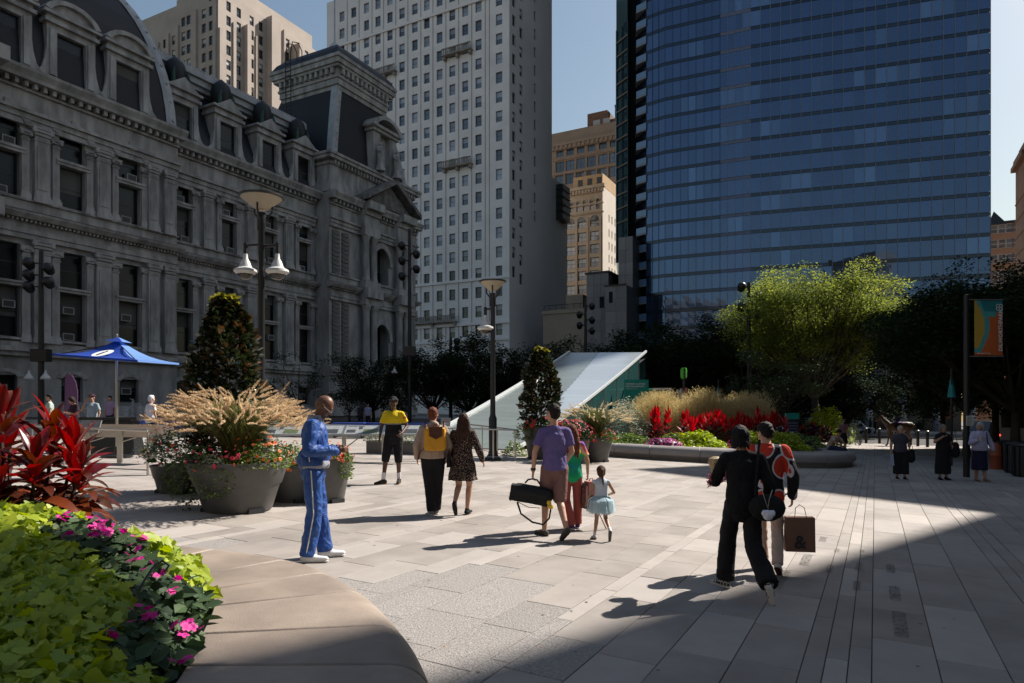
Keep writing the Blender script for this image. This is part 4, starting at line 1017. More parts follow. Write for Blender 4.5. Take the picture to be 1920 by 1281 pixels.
# ================================================================== TREES
M_bark = mat('dark bark', (.07, .055, .045), .95, var=.4, vs=8, bump=.5, bs=18, stretch=(1, 1, .3))
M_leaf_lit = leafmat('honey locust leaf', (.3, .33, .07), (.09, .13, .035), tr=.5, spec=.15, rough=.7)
M_leaf_dk = leafmat('leaf with shade in colour', (.03, .05, .02), (.012, .022, .01), tr=.22, rough=.8, spec=.08)  # near black: the shade these trees stand in is put into the colour
M_leaf_mid = leafmat('mid green leaf', (.07, .11, .03), (.025, .045, .015), tr=.3)
def tree_parts(seed, H, Rr, trunk_h, m, nclump, per, leaf=.16, flat=.45, stems=1, umbrella=True, width=.8):
    rnd = random.Random(seed); rng = np.random.default_rng(seed); b = MB(); clumps = []
    for s in range(stems):
        off = Vector((rnd.uniform(-.3, .3), rnd.uniform(-.3, .3), 0))*(0 if stems == 1 else 1)
        top = Vector((off.x*2, off.y*2, trunk_h)); r0 = .16*H/10+.04
        b.tube([off, off+Vector((.03, .02, trunk_h*.5)), top], [r0*1.35, r0, r0*.85], 8)
        nb = max(4, nclump//6)
        for i in range(nb):
            a = 2*math.pi*(i+rnd.random()*.7)/nb; reach = Rr*rnd.uniform(.55, .95); hz = H*rnd.uniform(.62, .97) if umbrella else trunk_h+(H-trunk_h)*rnd.uniform(.15, .95)
            if umbrella: hz = H*(1-.28*(reach/Rr)**2)*rnd.uniform(.72, .98)
            e = Vector((math.cos(a)*reach, math.sin(a)*reach, hz)); mid = top.lerp(e, .5)+Vector((0, 0, (hz-trunk_h)*(-.06)))
            b.tube([top+Vector((0, 0, -.3)), mid, e], [r0*.5, r0*.28, r0*.06], 6, cap=False)
            for j in range(3):
                t = rnd.uniform(.35, .9); p = (top.lerp(mid, t*2) if t < .5 else mid.lerp(e, t*2-1)); q = p+Vector((rnd.uniform(-1, 1), rnd.uniform(-1, 1), rnd.uniform(.1, .9)))*Rr*.3
                b.tube([p, p.lerp(q, .5)+Vector((0, 0, .1)), q], [r0*.2, r0*.1, r0*.03], 5, cap=False)
                clumps.append((q.x, q.y, q.z, Rr*rnd.uniform(.14, .26), Rr*rnd.uniform(.14, .26), Rr*flat*rnd.uniform(.14, .24)))
            clumps.append((e.x, e.y, e.z, Rr*rnd.uniform(.16, .28), Rr*rnd.uniform(.16, .28), Rr*flat*rnd.uniform(.16, .26)))
    while len(clumps) < nclump:
        a = rnd.uniform(0, 6.283); r = Rr*math.sqrt(rnd.random())*.95
        z = (H*(1-.3*(r/Rr)**2)*rnd.uniform(.3, 1)) if umbrella else trunk_h*.8+(H-trunk_h*.8)*rnd.random()*(1-.5*(r/Rr)**2)
        clumps.append((math.cos(a)*r, math.sin(a)*r, z, Rr*rnd.uniform(.12, .24), Rr*rnd.uniform(.12, .24), Rr*flat*rnd.uniform(.12, .26)))
    pts = clump_pts(clumps, per, rng, .1); V = leaves(pts, leaf, LEAF2, .8, rng, width=width)
    return b.mesh('tree_trunk', M_bark, True), quads_mesh('tree_crown', V, 4, m)
def tree(px, Y, meshes, label, sc=(1, 1, 1), rz=0, group=None, name='tree', z=None):
    o = onp(px, Y); t = thing(name, label, 'tree', (o.x, o.y, o.z-.05 if z is None else z), rz, group)
    inst('trunk', meshes[0], t, scale=sc); c = inst('crown', meshes[1], t, scale=sc); return t
T_lit = tree_parts(3, 12.4, 6.5, 3.2, M_leaf_lit, 210, 185, .18, .55, 2)
for _s in (1,): pass
tree(1535, 45, T_lit, 'sunlit yellow green honey locust tree in the middle of the right half', rz=.4, sc=(.88, .88, 1.02), name='honey_locust_tree')
T_mid = tree_parts(5, 6.8, 3.1, 2.2, M_leaf_mid, 60, 330, .16, .8, 1, False)
tree(1462, 41, T_mid, 'bushy mid green tree left of the sunlit locust trunk', rz=1.0, sc=(1.15, 1, .85))
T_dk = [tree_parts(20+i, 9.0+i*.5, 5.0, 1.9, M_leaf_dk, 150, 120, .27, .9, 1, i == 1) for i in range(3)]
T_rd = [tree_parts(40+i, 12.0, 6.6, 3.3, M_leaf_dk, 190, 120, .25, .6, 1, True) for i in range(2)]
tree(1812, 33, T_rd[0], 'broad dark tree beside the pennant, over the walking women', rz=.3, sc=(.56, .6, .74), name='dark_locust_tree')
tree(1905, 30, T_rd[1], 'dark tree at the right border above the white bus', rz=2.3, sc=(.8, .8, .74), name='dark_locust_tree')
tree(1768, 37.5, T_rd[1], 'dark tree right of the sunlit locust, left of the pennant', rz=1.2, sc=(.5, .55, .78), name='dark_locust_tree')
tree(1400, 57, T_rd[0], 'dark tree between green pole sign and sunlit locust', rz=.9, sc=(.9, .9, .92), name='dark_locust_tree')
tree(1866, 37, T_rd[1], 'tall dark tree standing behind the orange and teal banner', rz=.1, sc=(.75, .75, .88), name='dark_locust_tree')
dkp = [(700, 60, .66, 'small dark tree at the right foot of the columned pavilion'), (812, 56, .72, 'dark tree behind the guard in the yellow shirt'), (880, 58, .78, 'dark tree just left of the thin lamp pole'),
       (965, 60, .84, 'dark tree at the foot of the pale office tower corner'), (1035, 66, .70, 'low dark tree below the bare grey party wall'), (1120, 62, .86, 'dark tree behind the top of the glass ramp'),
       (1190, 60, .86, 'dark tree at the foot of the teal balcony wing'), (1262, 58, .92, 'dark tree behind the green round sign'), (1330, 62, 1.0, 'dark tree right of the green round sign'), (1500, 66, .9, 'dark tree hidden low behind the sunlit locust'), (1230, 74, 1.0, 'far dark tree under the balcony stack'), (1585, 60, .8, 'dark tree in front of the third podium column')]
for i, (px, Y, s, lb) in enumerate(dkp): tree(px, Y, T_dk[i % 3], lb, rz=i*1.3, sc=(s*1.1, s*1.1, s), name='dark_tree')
T_sm = tree_parts(60, 5.6, 2.3, 1.6, M_leaf_dk, 46, 110, .17, .8, 1, False)
for px, Y, s, lb in ((560, 50, 1.0, 'thin young dark tree between planter and bald man'), (745, 52, .8, 'small dark shrub tree behind the guard cap'), (655, 54, .7, 'little dark tree before the quoined corner')): tree(px, Y, T_sm, lb, rz=px, sc=(s, s, s), name='young_tree')
# ================================================================== CLOSE FLOWER BED AND BENCH (left foreground)
O_ = [(-.30, 1.2), (-.28, 2.2), (-.32, 2.9), (-.42, 3.45), (-.62, 4.0), (-.95, 4.66), (-1.3, 5.15), (-1.62, 5.48), (-2.1, 5.74), (-2.75, 5.95), (-3.6, 6.15), (-4.6, 6.5), (-5.6, 7.1)]
I_ = [(-1.42, 1.2), (-1.44, 2.2), (-1.48, 2.9), (-1.56, 3.3), (-1.68, 3.7), (-1.82, 4.15), (-2.0, 4.5), (-2.2, 4.8), (-2.5, 5.05), (-3.0, 5.3), (-3.8, 5.55), (-4.8, 5.95), (-5.7, 6.5)]
BH = .46
def lerp_line(Ls, t):
    i = min(int(t), len(Ls)-2); k = t-i; return Vector((Ls[i][0]*(1-k)+Ls[i+1][0]*k, Ls[i][1]*(1-k)+Ls[i+1][1]*k))
def smooth(Ls, n=9):
    out = []
    for j in range((len(Ls)-1)*n+1):
        t = j/n; i = min(int(t), len(Ls)-2); k = t-i
        p0, p1, p2, p3 = [Vector(Ls[max(0, min(len(Ls)-1, q))]) for q in (i-1, i, i+1, i+2)]
        out.append(.5*((2*p1)+(p2-p0)*k+(2*p0-5*p1+4*p2-p3)*k*k+(3*p1-p0-3*p2+p3)*k**3))
    return out
def bench_ring(name, label, Os, Is, H, cuts, m, rad=.2, under=.12, n=9):
    So, Si = smooth(Os, n), smooth(Is, n); t = thing(name, label, 'bench')
    for a, q in zip(cuts[:-1], cuts[1:]):
        i0, i1 = int(a*n), int(q*n); b = MB(); rows = []
        for i in range(i0, i1+1):
            o, c = So[i].copy(), Si[i].copy(); d = (o-c); L = d.length; d.normalize()
            if i in (i0, i1):   # a narrow joint at each end
                tn = (So[min(i+1, len(So)-1)]-So[max(i-1, 0)]).normalized(); g = .006 if i == i0 else -.006; o += tn*g; c += tn*g
            prof = [(c, -.1), (c, H-.01)]+[(c+d*.012, H)]+[(c+d*(L-rad-.15), H)]
            for k in range(7):
                an = math.pi/2*k/6; prof.append((o-d*(rad*(1-math.sin(an))), H-rad*(1-math.cos(an))*.9-.0))
            prof += [(o-d*.005, H-rad*1.2), (o-d*(under*.6), H-rad*1.35-.05), (o-d*under, 0.0), (o-d*under, -.1)]
            rows.append([(p.x, p.y, G(p.x, p.y)+z) for p, z in prof])
        N_ = len(rows[0])
        for r in rows: b.v += r
        for r in range(len(rows)-1):
            for k in range(N_-1): b.f.append((r*N_+k, (r+1)*N_+k, (r+1)*N_+k+1, r*N_+k+1)); b.m.append(0)
        for r in (0, len(rows)-1):
            f = tuple(r*N_+k for k in range(N_)); b.f.append(f if r == 0 else f[::-1]); b.m.append(0)
        o = b.build('bench_segment', m, t, True)
        bv = o.modifiers.new('soft', 'BEVEL'); bv.width = .012; bv.segments = 2; bv.limit_method = 'ANGLE'; bv.angle_limit = R(50)
    return t
bench_ring('granite_bench', 'rounded warm granite bench rim curving round the close flower bed', O_, I_, BH, [0, .9, 1.8, 2.78, 3.9, 5.0, 6.1, 7.3, 8.6, 10, 11, 12], M_bench)
NBED = smooth(I_, 6)
bed_poly = [(p.x, p.y) for p in NBED]+[(-7.5, 6.5), (-7.5, 1.2)]
def inside(x, y, poly):
    c = False; n = len(poly); j = n-1
    for i in range(n):
        xi, yi = poly[i]; xj, yj = poly[j]
        if (yi > y) != (yj > y) and x < (xj-xi)*(y-yi)/(yj-yi)+xi: c = not c
        j = i
    return c
def edge_d(x, y, line): return min(math.hypot(x-p.x, y-p.y) for p in line)
bb = MB(); bb.add([(x, y, G(x, y)+.36) for x, y in bed_poly], [tuple(range(len(bed_poly)))]); tag(bb.build('bed_soil', M_soil), kind='structure')
def bed_h(x, y):
    d = edge_d(x, y, NBED); e = min(1, d/.75); return G(x, y)+.45+(.24+.24*max(0, min(1, (y-3.9)/1.3)))*(e*(2-e))**.7+.035*math.sin(x*5)*math.sin(y*4+1)
def band_d(x, y):   # distance to the impatiens band
    a, q = Vector((-3.0, 4.75)), Vector((-1.75, 3.7)); p = Vector((x, y)); t = max(0, min(1, (p-a).dot(q-a)/(q-a).length_squared)); return (p-a.lerp(q, t)).length
def zone(x, y):
    d = edge_d(x, y, NBED)
    if band_d(x, y) < .21+.06*math.sin(x*6): return 1
    if d < .3 and 2.95 < y < 4.2: return 1
    return 0 if (x+3.0)*(-.64)-(y-4.75)*.768 < 0 else 2
M_lime = leafmat('lime sweet potato leaf', (.44, .5, .035), (.2, .29, .022), tr=.38, rough=.5)
M_lime_o = leafmat('lime sweet potato leaf large', (.44, .5, .035), (.22, .31, .025), tr=.38, rough=.5, objv=1)
M_imp = leafmat('impatiens leaf', (.065, .105, .04), (.022, .045, .02), tr=.15, rough=.55, spec=.25)
M_imp_o = leafmat('impatiens leaf large', (.065, .105, .04), (.028, .055, .025), tr=.15, rough=.55, spec=.25, objv=1)
M_mag = leafmat('magenta impatiens petal', (.72, .02, .33), (.5, .01, .2), tr=.3, rough=.6)
V3 = thing('sweet_potato_vine', 'bright lime sweet potato vine filling the far half of the close bed', 'plant'); V4 = thing('sweet_potato_vine', 'lime sweet potato vine in the shaded near corner of the close bed', 'plant')
V5 = thing('impatiens', 'dark leaved impatiens with magenta flowers between the two lime mounds', 'plant')
def frames_for(ns, rng, lean=.8):
    n = len(ns); a = rng.uniform(0, 6.283, n); nn = ns+rng.normal(0, lean, (n, 3))*.6; nn /= np.linalg.norm(nn, axis=1, keepdims=True)
    x = np.stack([np.cos(a), np.sin(a), rng.uniform(-.5, .1, n)], 1); x -= (x*nn).sum(1, keepdims=True)*nn; x /= np.linalg.norm(x, axis=1, keepdims=True)
    return x, np.cross(nn, x), nn
cand = [[], [], []]
rb = random.Random(5)
for _ in range(52000):
    x = rb.uniform(-6.9, -1.3); y = rb.uniform(1.6, 6.4)
    if x/y < -.95 or not inside(x, y, bed_poly): continue
    z = zone(x, y)
    if rb.random() > (.78 if z != 1 else .95): continue
    lay = rb.random()**1.6
    cand[z].append((x, y, bed_h(x, y)-lay*.2+rb.uniform(-.01, .05), lay, math.hypot(x, y)))
def normals(P):
    out = []
    for p in P:
        e = .06; gx = (bed_h(p[0]+e, p[1])-bed_h(p[0]-e, p[1]))/(2*e); gy = (bed_h(p[0], p[1]+e)-bed_h(p[0], p[1]-e))/(2*e); out.append((-gx, -gy-.35, 1))
    a = np.array(out); return a/np.linalg.norm(a, axis=1, keepdims=True)
def leaf_master(shape, m, name, fold=1.0):
    """one single leaf with a folded midrib, 1 m long"""
    s = shape; n = len(s); b = MB()
    mid = [(x, 0, -.02-.12*x*x) for x in (0, .3, .6)]
    b.v = [tuple(p) for p in s]+mid; tip = 3 if n == 6 else 6
    half1 = list(range(0, tip+1)); half2 = [0]+list(range(n-1, tip-1, -1))
    b.f = [tuple(half1+[n+2, n+1]), tuple([n+1, n+2]+half2[::-1])]; b.m = [0, 0]
    return b.mesh(name, m)
lm_heart = leaf_master(HEART, M_lime_o, 'lime_leaf'); lm_imp = leaf_master(LEAF6, M_imp_o, 'impatiens_leaf')
for zi, par, m, shape, size, big in ((0, V3, M_lime, HEART, .078, lm_heart), (2, V4, M_lime, HEART, .074, lm_heart), (1, V5, M_imp, LEAF6, .085, lm_imp)):
    P_ = sorted(cand[zi], key=lambda p: p[4]-(1-p[3])*1.2)
    P_ = [p for p in P_]; A_ = np.array([p[:3] for p in P_]); rng = np.random.default_rng(zi+1); fx = frames_for(normals(P_), rng); sz = size*rng.uniform(.55, 1.45, len(A_))
    k = 0; used = np.zeros(len(A_), bool)
    for i in range(len(A_)):
        if k >= 290: break
        if P_[i][3] > .25: continue
        used[i] = True; k += 1
        M = Matrix(((fx[0][i][0], fx[1][i][0], fx[2][i][0]), (fx[0][i][1], fx[1][i][1], fx[2][i][1]), (fx[0][i][2], fx[1][i][2], fx[2][i][2])))
        inst('leaf', big, par, A_[i], M.to_euler(), (sz[i],)*3)
    r = ~used
    V = leaves(A_[r], sz[r], shape, frames=(fx[0][r], fx[1][r], fx[2][r])); leaf_obj('foliage', V, len(shape), m, par, 'stuff')
def flower_mesh(name, m, r=1.0, n=5, cup=.15):
    b = MB()
    for i in range(n):
        a = 2*math.pi*i/n; d = Vector((math.cos(a), math.sin(a), 0)); s = Vector((-d.y, d.x, 0))
        b.add([Vector((0, 0, 0)), d*.5*r-s*.42*r+Vector((0, 0, cup*r)), d*r-s*.2*r+Vector((0, 0, cup*.6*r)), d*r+s*.2*r+Vector((0, 0, cup*.6*r)), d*.5*r+s*.42*r+Vector((0, 0, cup*r))], [(0, 1, 2, 3, 4)])
    return b.mesh(name, m)
fl = flower_mesh('impatiens_flower', M_mag); rf = random.Random(9); nfl = 0
tops = [p for p in cand[1] if p[3] < .3]; rf.shuffle(tops)
for c in tops[:34]:
    for _ in range(rf.choice([1, 2, 3, 4])):
        x, y = c[0]+rf.uniform(-.05, .05), c[1]+rf.uniform(-.05, .05); inst('flower', fl, V5, (x, y, bed_h(x, y)+.045+rf.uniform(0, .03)), (rf.uniform(.2, 1.1), rf.uniform(-.3, .3), rf.uniform(0, 6)), (rf.uniform(.02, .032),)*3)
b = MB(); b.tube([(-2.05, 3.55, .62), (-1.95, 3.7, .86), (-1.92, 3.75, .89), (-1.89, 3.76, .86), (-1.9, 3.73, .83)], .006, 6); o = b.build('plant_stake', M_black, None, True); tag(o, 'thin dark wire stake hooked among the impatiens', 'stake')
# ---- red cordyline (ti plant) clumps
M_ti = leafmat('red cordyline leaf', (.36, .012, .012), (.07, .01, .012), tr=.3, rough=.22, objv=1)
M_ti2 = leafmat('bronze cordyline leaf', (.2, .045, .014), (.05, .014, .01), tr=.25, rough=.22, objv=1)
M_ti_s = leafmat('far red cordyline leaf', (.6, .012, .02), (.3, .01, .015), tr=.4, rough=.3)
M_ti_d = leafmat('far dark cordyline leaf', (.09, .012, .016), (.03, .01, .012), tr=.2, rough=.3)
def strap_leaf(m, bend, width=.19, n=7):
    b = MB(); rows = []
    for i in range(n):
        t = i/(n-1); w = width*math.sin(math.pi*min(1, (t*.92+.08)))**.75*(1-.25*t); a = bend*t
        x = math.sin(a)/bend if bend > .05 else t; z = (1-math.cos(a))/bend*-1 if bend > .05 else 0
        rows.append([(x, -w, z+.35*w), (x, 0, z), (x, w, z+.35*w)])
    for r in rows: b.v += r
    for i in range(n-1):
        for k in range(2): b.f.append((i*3+k, i*3+k+1, (i+1)*3+k+1, (i+1)*3+k)); b.m.append(0)
    return b.mesh('cordyline_leaf', m, True)
tl = [strap_leaf(M_ti, .35), strap_leaf(M_ti, .8), strap_leaf(M_ti2, 1.1), strap_leaf(M_ti2, 1.6)]
def cordyline(label, x, y, z0, hts, R_=.5, n=22, seed=0, L=.42):
    rnd = random.Random(seed); t = thing('cordyline', label, 'plant', (x, y, z0))
    for (dx, dy, h) in hts:
        b = MB(); b.tube([(dx*.5, dy*.5, -.3), (dx, dy, h*.75)], [.02, .014], 6); b.build('stem', M_bark, t)
        for i in range(n):
            f = i/(n-1); z = h*(.08+.85*f); a = i*2.4+rnd.random()*.5; el = R(-20+98*f**1.1+rnd.uniform(-10, 10)); s = L*(1.12-.35*f)*rnd.uniform(.85, 1.1)
            me = tl[0] if f > .74 else (tl[1] if f > .56 else (tl[2] if f > .25 else tl[3]))
            if rnd.random() < .33: me = tl[2]
            inst('leaf', me, t, (dx+.02*math.cos(a), dy+.02*math.sin(a), z), Euler((rnd.uniform(-.35, .35), -el, a), 'XYZ'), (s, s, s))
    return t
tlc = cordyline('large red and bronze cordyline at the left border of the close bed', -3.95, 5.35, .72, [(-.05, 0, 1.1), (-.42, .1, .98), (.3, -.12, .72), (-.12, -.4, .7), (.12, .35, .95), (.46, .15, .6), (-.35, -.25, .85), (-.65, .3, 1.1), (-.75, -.2, .8), (.12, -.35, .5), (.32, .3, .8), (-.28, .4, 1.05)], n=34, seed=3, L=.36)

# unseen tree added overhead, its crown shaped to shade the near corner of the bed
rngo = np.random.default_rng(77); to = thing('added_shade_tree', 'unseen tree added right of the frame, its crown shaped to shade the near bed corner', 'tree', (9.2, 5.2, G(9.2, 5.2)-.1))
cl = [(5.55, 7.6, 9, .6, .5, .3), (4.95, 8.05, 9, .65, .5, .3), (4.2, 8.5, 9, .7, .5, .3), (3.7, 8.0, 9.1, .8, .7, .4), (4.7, 7.7, 9.3, .7, .6, .4), (5.3, 7.2, 9.2, .8, .7, .5), (4.1, 7.6, 8.9, .7, .55, .45), (5.6, 6.4, 9, .9, .8, .5), (4.6, 6.9, 9.1, .9, .8, .5), (3.6, 7.3, 9, .8, .6, .4), (4.0, 6.4, 9, .9, .8, .5), (6.2, 5.6, 9, 1, .9, .6), (7.4, 5.2, 9.4, 1.4, 1.2, .9), (9, 5, 9.8, 2, 1.8, 1.4)]
cl = [(c[0]-9.2, c[1]-5.2, c[2]-G(9.2, 5.2))+c[3:] for c in cl]
leaf_obj('crown', leaves(clump_pts(cl, 3600, rngo, .1), .17, LEAF2, .8, rngo, width=.9), 4, M_leaf_dk, to)
b = MB(); b.tube([(0, 0, 0), (0, 0, 4), (-.1, 0, 9.5)], [.28, .2, .08], 8); b.tube([(0, 0, 6.5), (-2.2, .9, 8.4), (-5, 2.2, 9.2)], [.12, .07, .02], 6); b.build('trunk', M_bark, to, True)
# ================================================================== GLASS RAMP (station head house)
M_rglass = mat('milky ramp glass', (.2, .235, .23), .2, var=.06, vs=1, spec=.6, obj_var=.05)
M_rglass2 = mat('ramp glass with reflection in colour', (.36, .41, .45), .15, spec=.7, obj_var=.04)  # lighter copy: the reflection on the right side is put into the colour
M_side = mat('green side glass', (.028, .085, .085), .06, spec=.8, obj_var=.3)
M_rail = mat('polished glass edge strip', (.62, .66, .66), .3)
RA = Vector((-4.2, 27.6)); RB = Vector((.15, 27.3)); RC = Vector((8.4, 43.0)); RD = Vector((3.85, 45.0))   # ground corners: low left, low right, high right, high left
ZTOP = 5.45
ramp = thing('glass_ramp', 'sloping milky glass station entrance rising to the right behind the lamp pole', 'station entrance', (0, 0, 0))
def rpt(a, t):   # across a (0 left..1 right), along t
    p = RA.lerp(RD, t).lerp(RB.lerp(RC, t), a); zt = G(p.x, p.y)+.05+(ZTOP-.05)*(t**1.12)*(1-.0*a)
    return Vector((p.x, p.y, zt))
NR = 26
for i in range(NR):
    t0, t1 = i/NR, (i+1)/NR; sp = min(.95, .62+.36*(1-t0)**1.0) if t0 > .25 else 1.0
    sp = .38+.5*(1-t0) if t0 > .3 else 1.0  # stepped border where the painted reflection begins
    for a0, a1, m, nm in ((0, sp, M_rglass, 'glass_panel'), (sp, 1, M_rglass2, 'glass_panel')):
        if a1-a0 < .02: continue
        e = .0035; g = (t1-t0)*.006
        top = [rpt(a0+.002, t0+g), rpt(a1-.002, t0+g), rpt(a1-.002, t1-g), rpt(a0+.002, t1-g)]; n = Vector((0, 0, .05)); b = MB()
        b.add([p-n for p in top]+[p for p in top], [(0, 1, 5, 4), (1, 2, 6, 5), (2, 3, 7, 6), (3, 0, 4, 7), (4, 5, 6, 7), (3, 2, 1, 0)]); b.build(nm, m, ramp)
b = MB()
for i in range(NR):
    t0, t1 = i/NR, (i+1)/NR
    for a in (0, 1):
        p, q = rpt(a, t0), rpt(a, t1); sx = Vector((.1 if a else -.1, 0, 0)); b.add([p, p+sx, p+sx+Vector((0, 0, .12)), p+Vector((0, 0, .12)), q, q+sx, q+sx+Vector((0, 0, .12)), q+Vector((0, 0, .12))], [(0, 1, 5, 4), (1, 2, 6, 5), (2, 3, 7, 6), (3, 0, 4, 7)])
b.build('edge_strip', M_rail, ramp)
for i in range(6, 24, 3):
    t0, t1 = i/NR, (i+3)/NR; p, q = rpt(1, t0), rpt(1, t1); p.z -= .06; q.z -= .06; zb = G(p.x, p.y); b = MB()
    u = (q-p); u.z = 0; u.normalize(); o_ = Vector((-u.y*-.05, u.x*-.05, 0)); e = u*.02
    b.add([Vector((p.x, p.y, zb))+e, Vector((q.x, q.y, zb))-e, q-e, p+e], [(0, 1, 2, 3)]); b.build('side_glass', M_side, ramp)
    b = MB(); b.box(q.x-.03, q.x+.03, q.y-.03, q.y+.03, zb, q.z); b.build('side_mullion', M_steel, ramp)
p, q = rpt(1, 1), rpt(0, 1); b = MB(); b.add([(p.x, p.y, G(p.x, p.y)), (q.x, q.y, G(q.x, q.y)), q-Vector((0, 0, .08)), p-Vector((0, 0, .08))], [(0, 1, 2, 3)]); b.build('rear_glass', M_side, ramp)
# dark ground inside
b = MB(); b.add([rpt(0, .12)-Vector((0, 0, .4)), rpt(1, .12)-Vector((0, 0, .4)), rpt(1, 1)-Vector((0, 0, .4)), rpt(0, 1)-Vector((0, 0, .4))], [(0, 1, 2, 3)]); b.build('stair_soffit', M_frame, ramp)
# teal poster hanging in the side glass and the lift cage
M_teal = mat('teal printed poster', (.01, .3, .23), .6, var=.12, vs=2); M_wt = mat('white print', (.8, .82, .8), .6); M_orp = mat('orange print', (.6, .2, .05), .6)
Yp = 38.0; c0 = at(1170, 752, Yp); c1 = at(1217, 712, Yp)
po = thing('poster', 'teal poster with white lettering at the glass ramp side', 'poster', ((c0.x+c1.x)/2, Yp, c0.z), R(8)); W_ = c1.x-c0.x; Hh = c1.z-c0.z
b = MB(); b.box(-W_/2, W_/2, 0, .03, 0, Hh); b.build('poster_sheet', M_teal, po)
b = MB(); b.box(-W_/2, W_/2, 0, .03, -.12, -.01); b.build('poster_strip', M_orp, po)
def vtext(par, txt, size, m, x, y, z, name='lettering', rot=(R(90), 0, 0), bold=False, align='LEFT'):
    o = text_mesh(txt, size, m, .002, name, par, bold, align); o.location = (x, y, z); o.rotation_euler = rot; return o
vtext(po, 'HISPANIC & LATINX', .125, M_wt, -W_/2+.07, -.012, Hh-.28, bold=True); vtext(po, 'HERITAGE MONTH', .125, M_wt, -W_/2+.07, -.012, Hh-.42, bold=True)
vtext(po, 'CELEBRATE WITH US', .07, M_wt, -W_/2+.07, -.012, Hh-.54); vtext(po, 'Art', .26, M_wt, W_/2-.45, -.012, .08, bold=True)
lc = onp(1226, 38.5); t = thing('lift_cage', 'dark glass lift cage frame right of the teal poster', 'lift', lc, R(-28)); b = MB()
for x in (0, .95):
    for y in (0, 1.5): b.box(x-.05, x+.05, y-.05, y+.05, -.05, 3.0)
b.box(-3.2, 1.0, -.06, .06, 2.95, 3.05); b.build('cage_frame', M_steel, t); b = MB(); b.box(.06, .9, .1, 1.4, 0, 2.9); b.build('cage_glass', M_glassdark, t)
# ================================================================== LAMPS
M_lampin = mat('lamp bowl inside', (.75, .66, .5), .5, trans=0, spec=.3); M_lampin2 = leafmat('lamp bowl translucent shell', (.72, .66, .54), (.72, .66, .54), tr=.55, rough=.4)
M_camw = mat('white camera housing', (.6, .6, .58), .4, var=.1, vs=8); M_cdome = mat('smoked camera dome', (.04, .035, .03), .1)
def plaza_lamp(px, py, Y, ztop, label, arms, q=.66):
    o = onp(px, Y); t = thing('plaza_lamp', label, 'lamp', o)
    b = MB(); b.box(-.27, .27, -.27, .27, 0, .06); b.lathe([(.27, .06), (.2, .12), (.15, .2), (.14, .3)], 12); b.build('base', M_black, t, True)
    b = MB(); b.lathe([(.13, .2), (.13, 1.35), (.1, 1.42), (.085, 1.5), (.075, ztop-.9), (.1, ztop-.85), (.1, ztop-.45)], 16); b.build('pole', M_black, t, True)
    for k in range(3):
        a = 2*math.pi*k/3+.5; d = Vector((math.cos(a), math.sin(a), 0)); b = MB(); b.tube([d*.07+Vector((0, 0, ztop-.62)), d*.24+Vector((0, 0, ztop-.42)), d*.25+Vector((0, 0, ztop-.22))], .022, 6); b.build('bowl_arm', M_black, t, True)
    b = MB(); b.lathe([(.16*q, ztop-.38), (.22*q, ztop-.36), (.75*q, ztop-.08), (.735*q, ztop-.08), (.2*q, ztop-.35)], 28, cap=False); b.build('bowl', M_lampin2, t, True)
    b = MB(); b.lathe([(.76*q, ztop-.1), (.79*q, ztop-.08), (.79*q, ztop-.055), (.5*q, ztop-.03), (.01, ztop-.02)], 28); b.build('bowl_rim', M_black, t, True)
    for zb, r, L in arms:
        d = Vector((math.cos(r), math.sin(r), 0)); b = MB(); b.tube([Vector((0, 0, zb)), d*L+Vector((0, 0, zb))], .035, 8); e = d*L; b.tube([e+Vector((0, 0, zb+.06)), e+Vector((0, 0, zb-.3))], .05, 8); b.build('camera_arm', M_black, t, True)
        cm = MB(); cm.lathe([(.05, .02), (.06, -.1), (.1, -.16), (.15, -.3), (.26, -.36), (.27, -.41), (.2, -.47)], 16); ob = cm.build('camera', M_camw, t, True, e+Vector((0, 0, zb-.22)))
        cm = MB(); cm.lathe([(.2, -.465), (.17, -.53), (.1, -.58), (.02, -.6)], 14); cm.build('camera_dome', M_cdome, ob, True)
L1 = onp(489, 16.2); plaza_lamp(490, 0, 16.2, at(494, 364, 16.2).z-L1.z, 'black plaza lamp with pale glowing bowl and two hanging cameras, left of the bald man', [(at(0, 462, 16.2).z-L1.z, R(-12), .42), (at(0, 462, 16.2).z-L1.z+.04, R(168), .42)])
g2 = gp(924, 863); plaza_lamp(924, 0, g2.y, at(0, 524, g2.y).z-g2.z, 'black plaza lamp with one hanging camera before the glass ramp', [(at(0, 580, g2.y).z-g2.z, R(188), .24)], .56)
def light_mast(px, Y, ztop, balls, label, junction=True, pend=None):
    o = onp(px, Y); t = thing('light_mast', label, 'light mast', o); b = MB(); b.lathe([(.16, 0), (.15, ztop*.5), (.11, ztop)], 10); b.build('pole', M_black, t, True)
    me = MB(); me.ell((0, 0, 0), (.3, .3, .28), 10); me.lathe([(.2, -.36), (.26, -.2), (.2, -.1)], 10); me = me.mesh('spotlight', M_black, True)
    for (dx, z) in balls:
        inst('spotlight', me, t, (dx*.55, -.25, z), (R(50), 0, 0)); 
    b = MB()
    for (dx, z) in balls: b.tube([(0, 0, z), (dx*.55, -.2, z)], .05, 5)
    b.build('bracket', M_black, t)
    if junction: b = MB(); b.box(-.45, .45, -.25, .25, ztop*.36, ztop*.36+.7); b.build('junction_box', M_black, t)
    if pend:
        for dx in pend: b = MB(); b.lathe([(.05, 0), (.06, -.15), (.25, -.42), (.24, -.5)], 10); b.build('camera', M_camw, t, True, (dx, -.3, pend[dx]))
def mast_z(px, Y, py): return at(px, py, Y).z-onp(px, Y).z
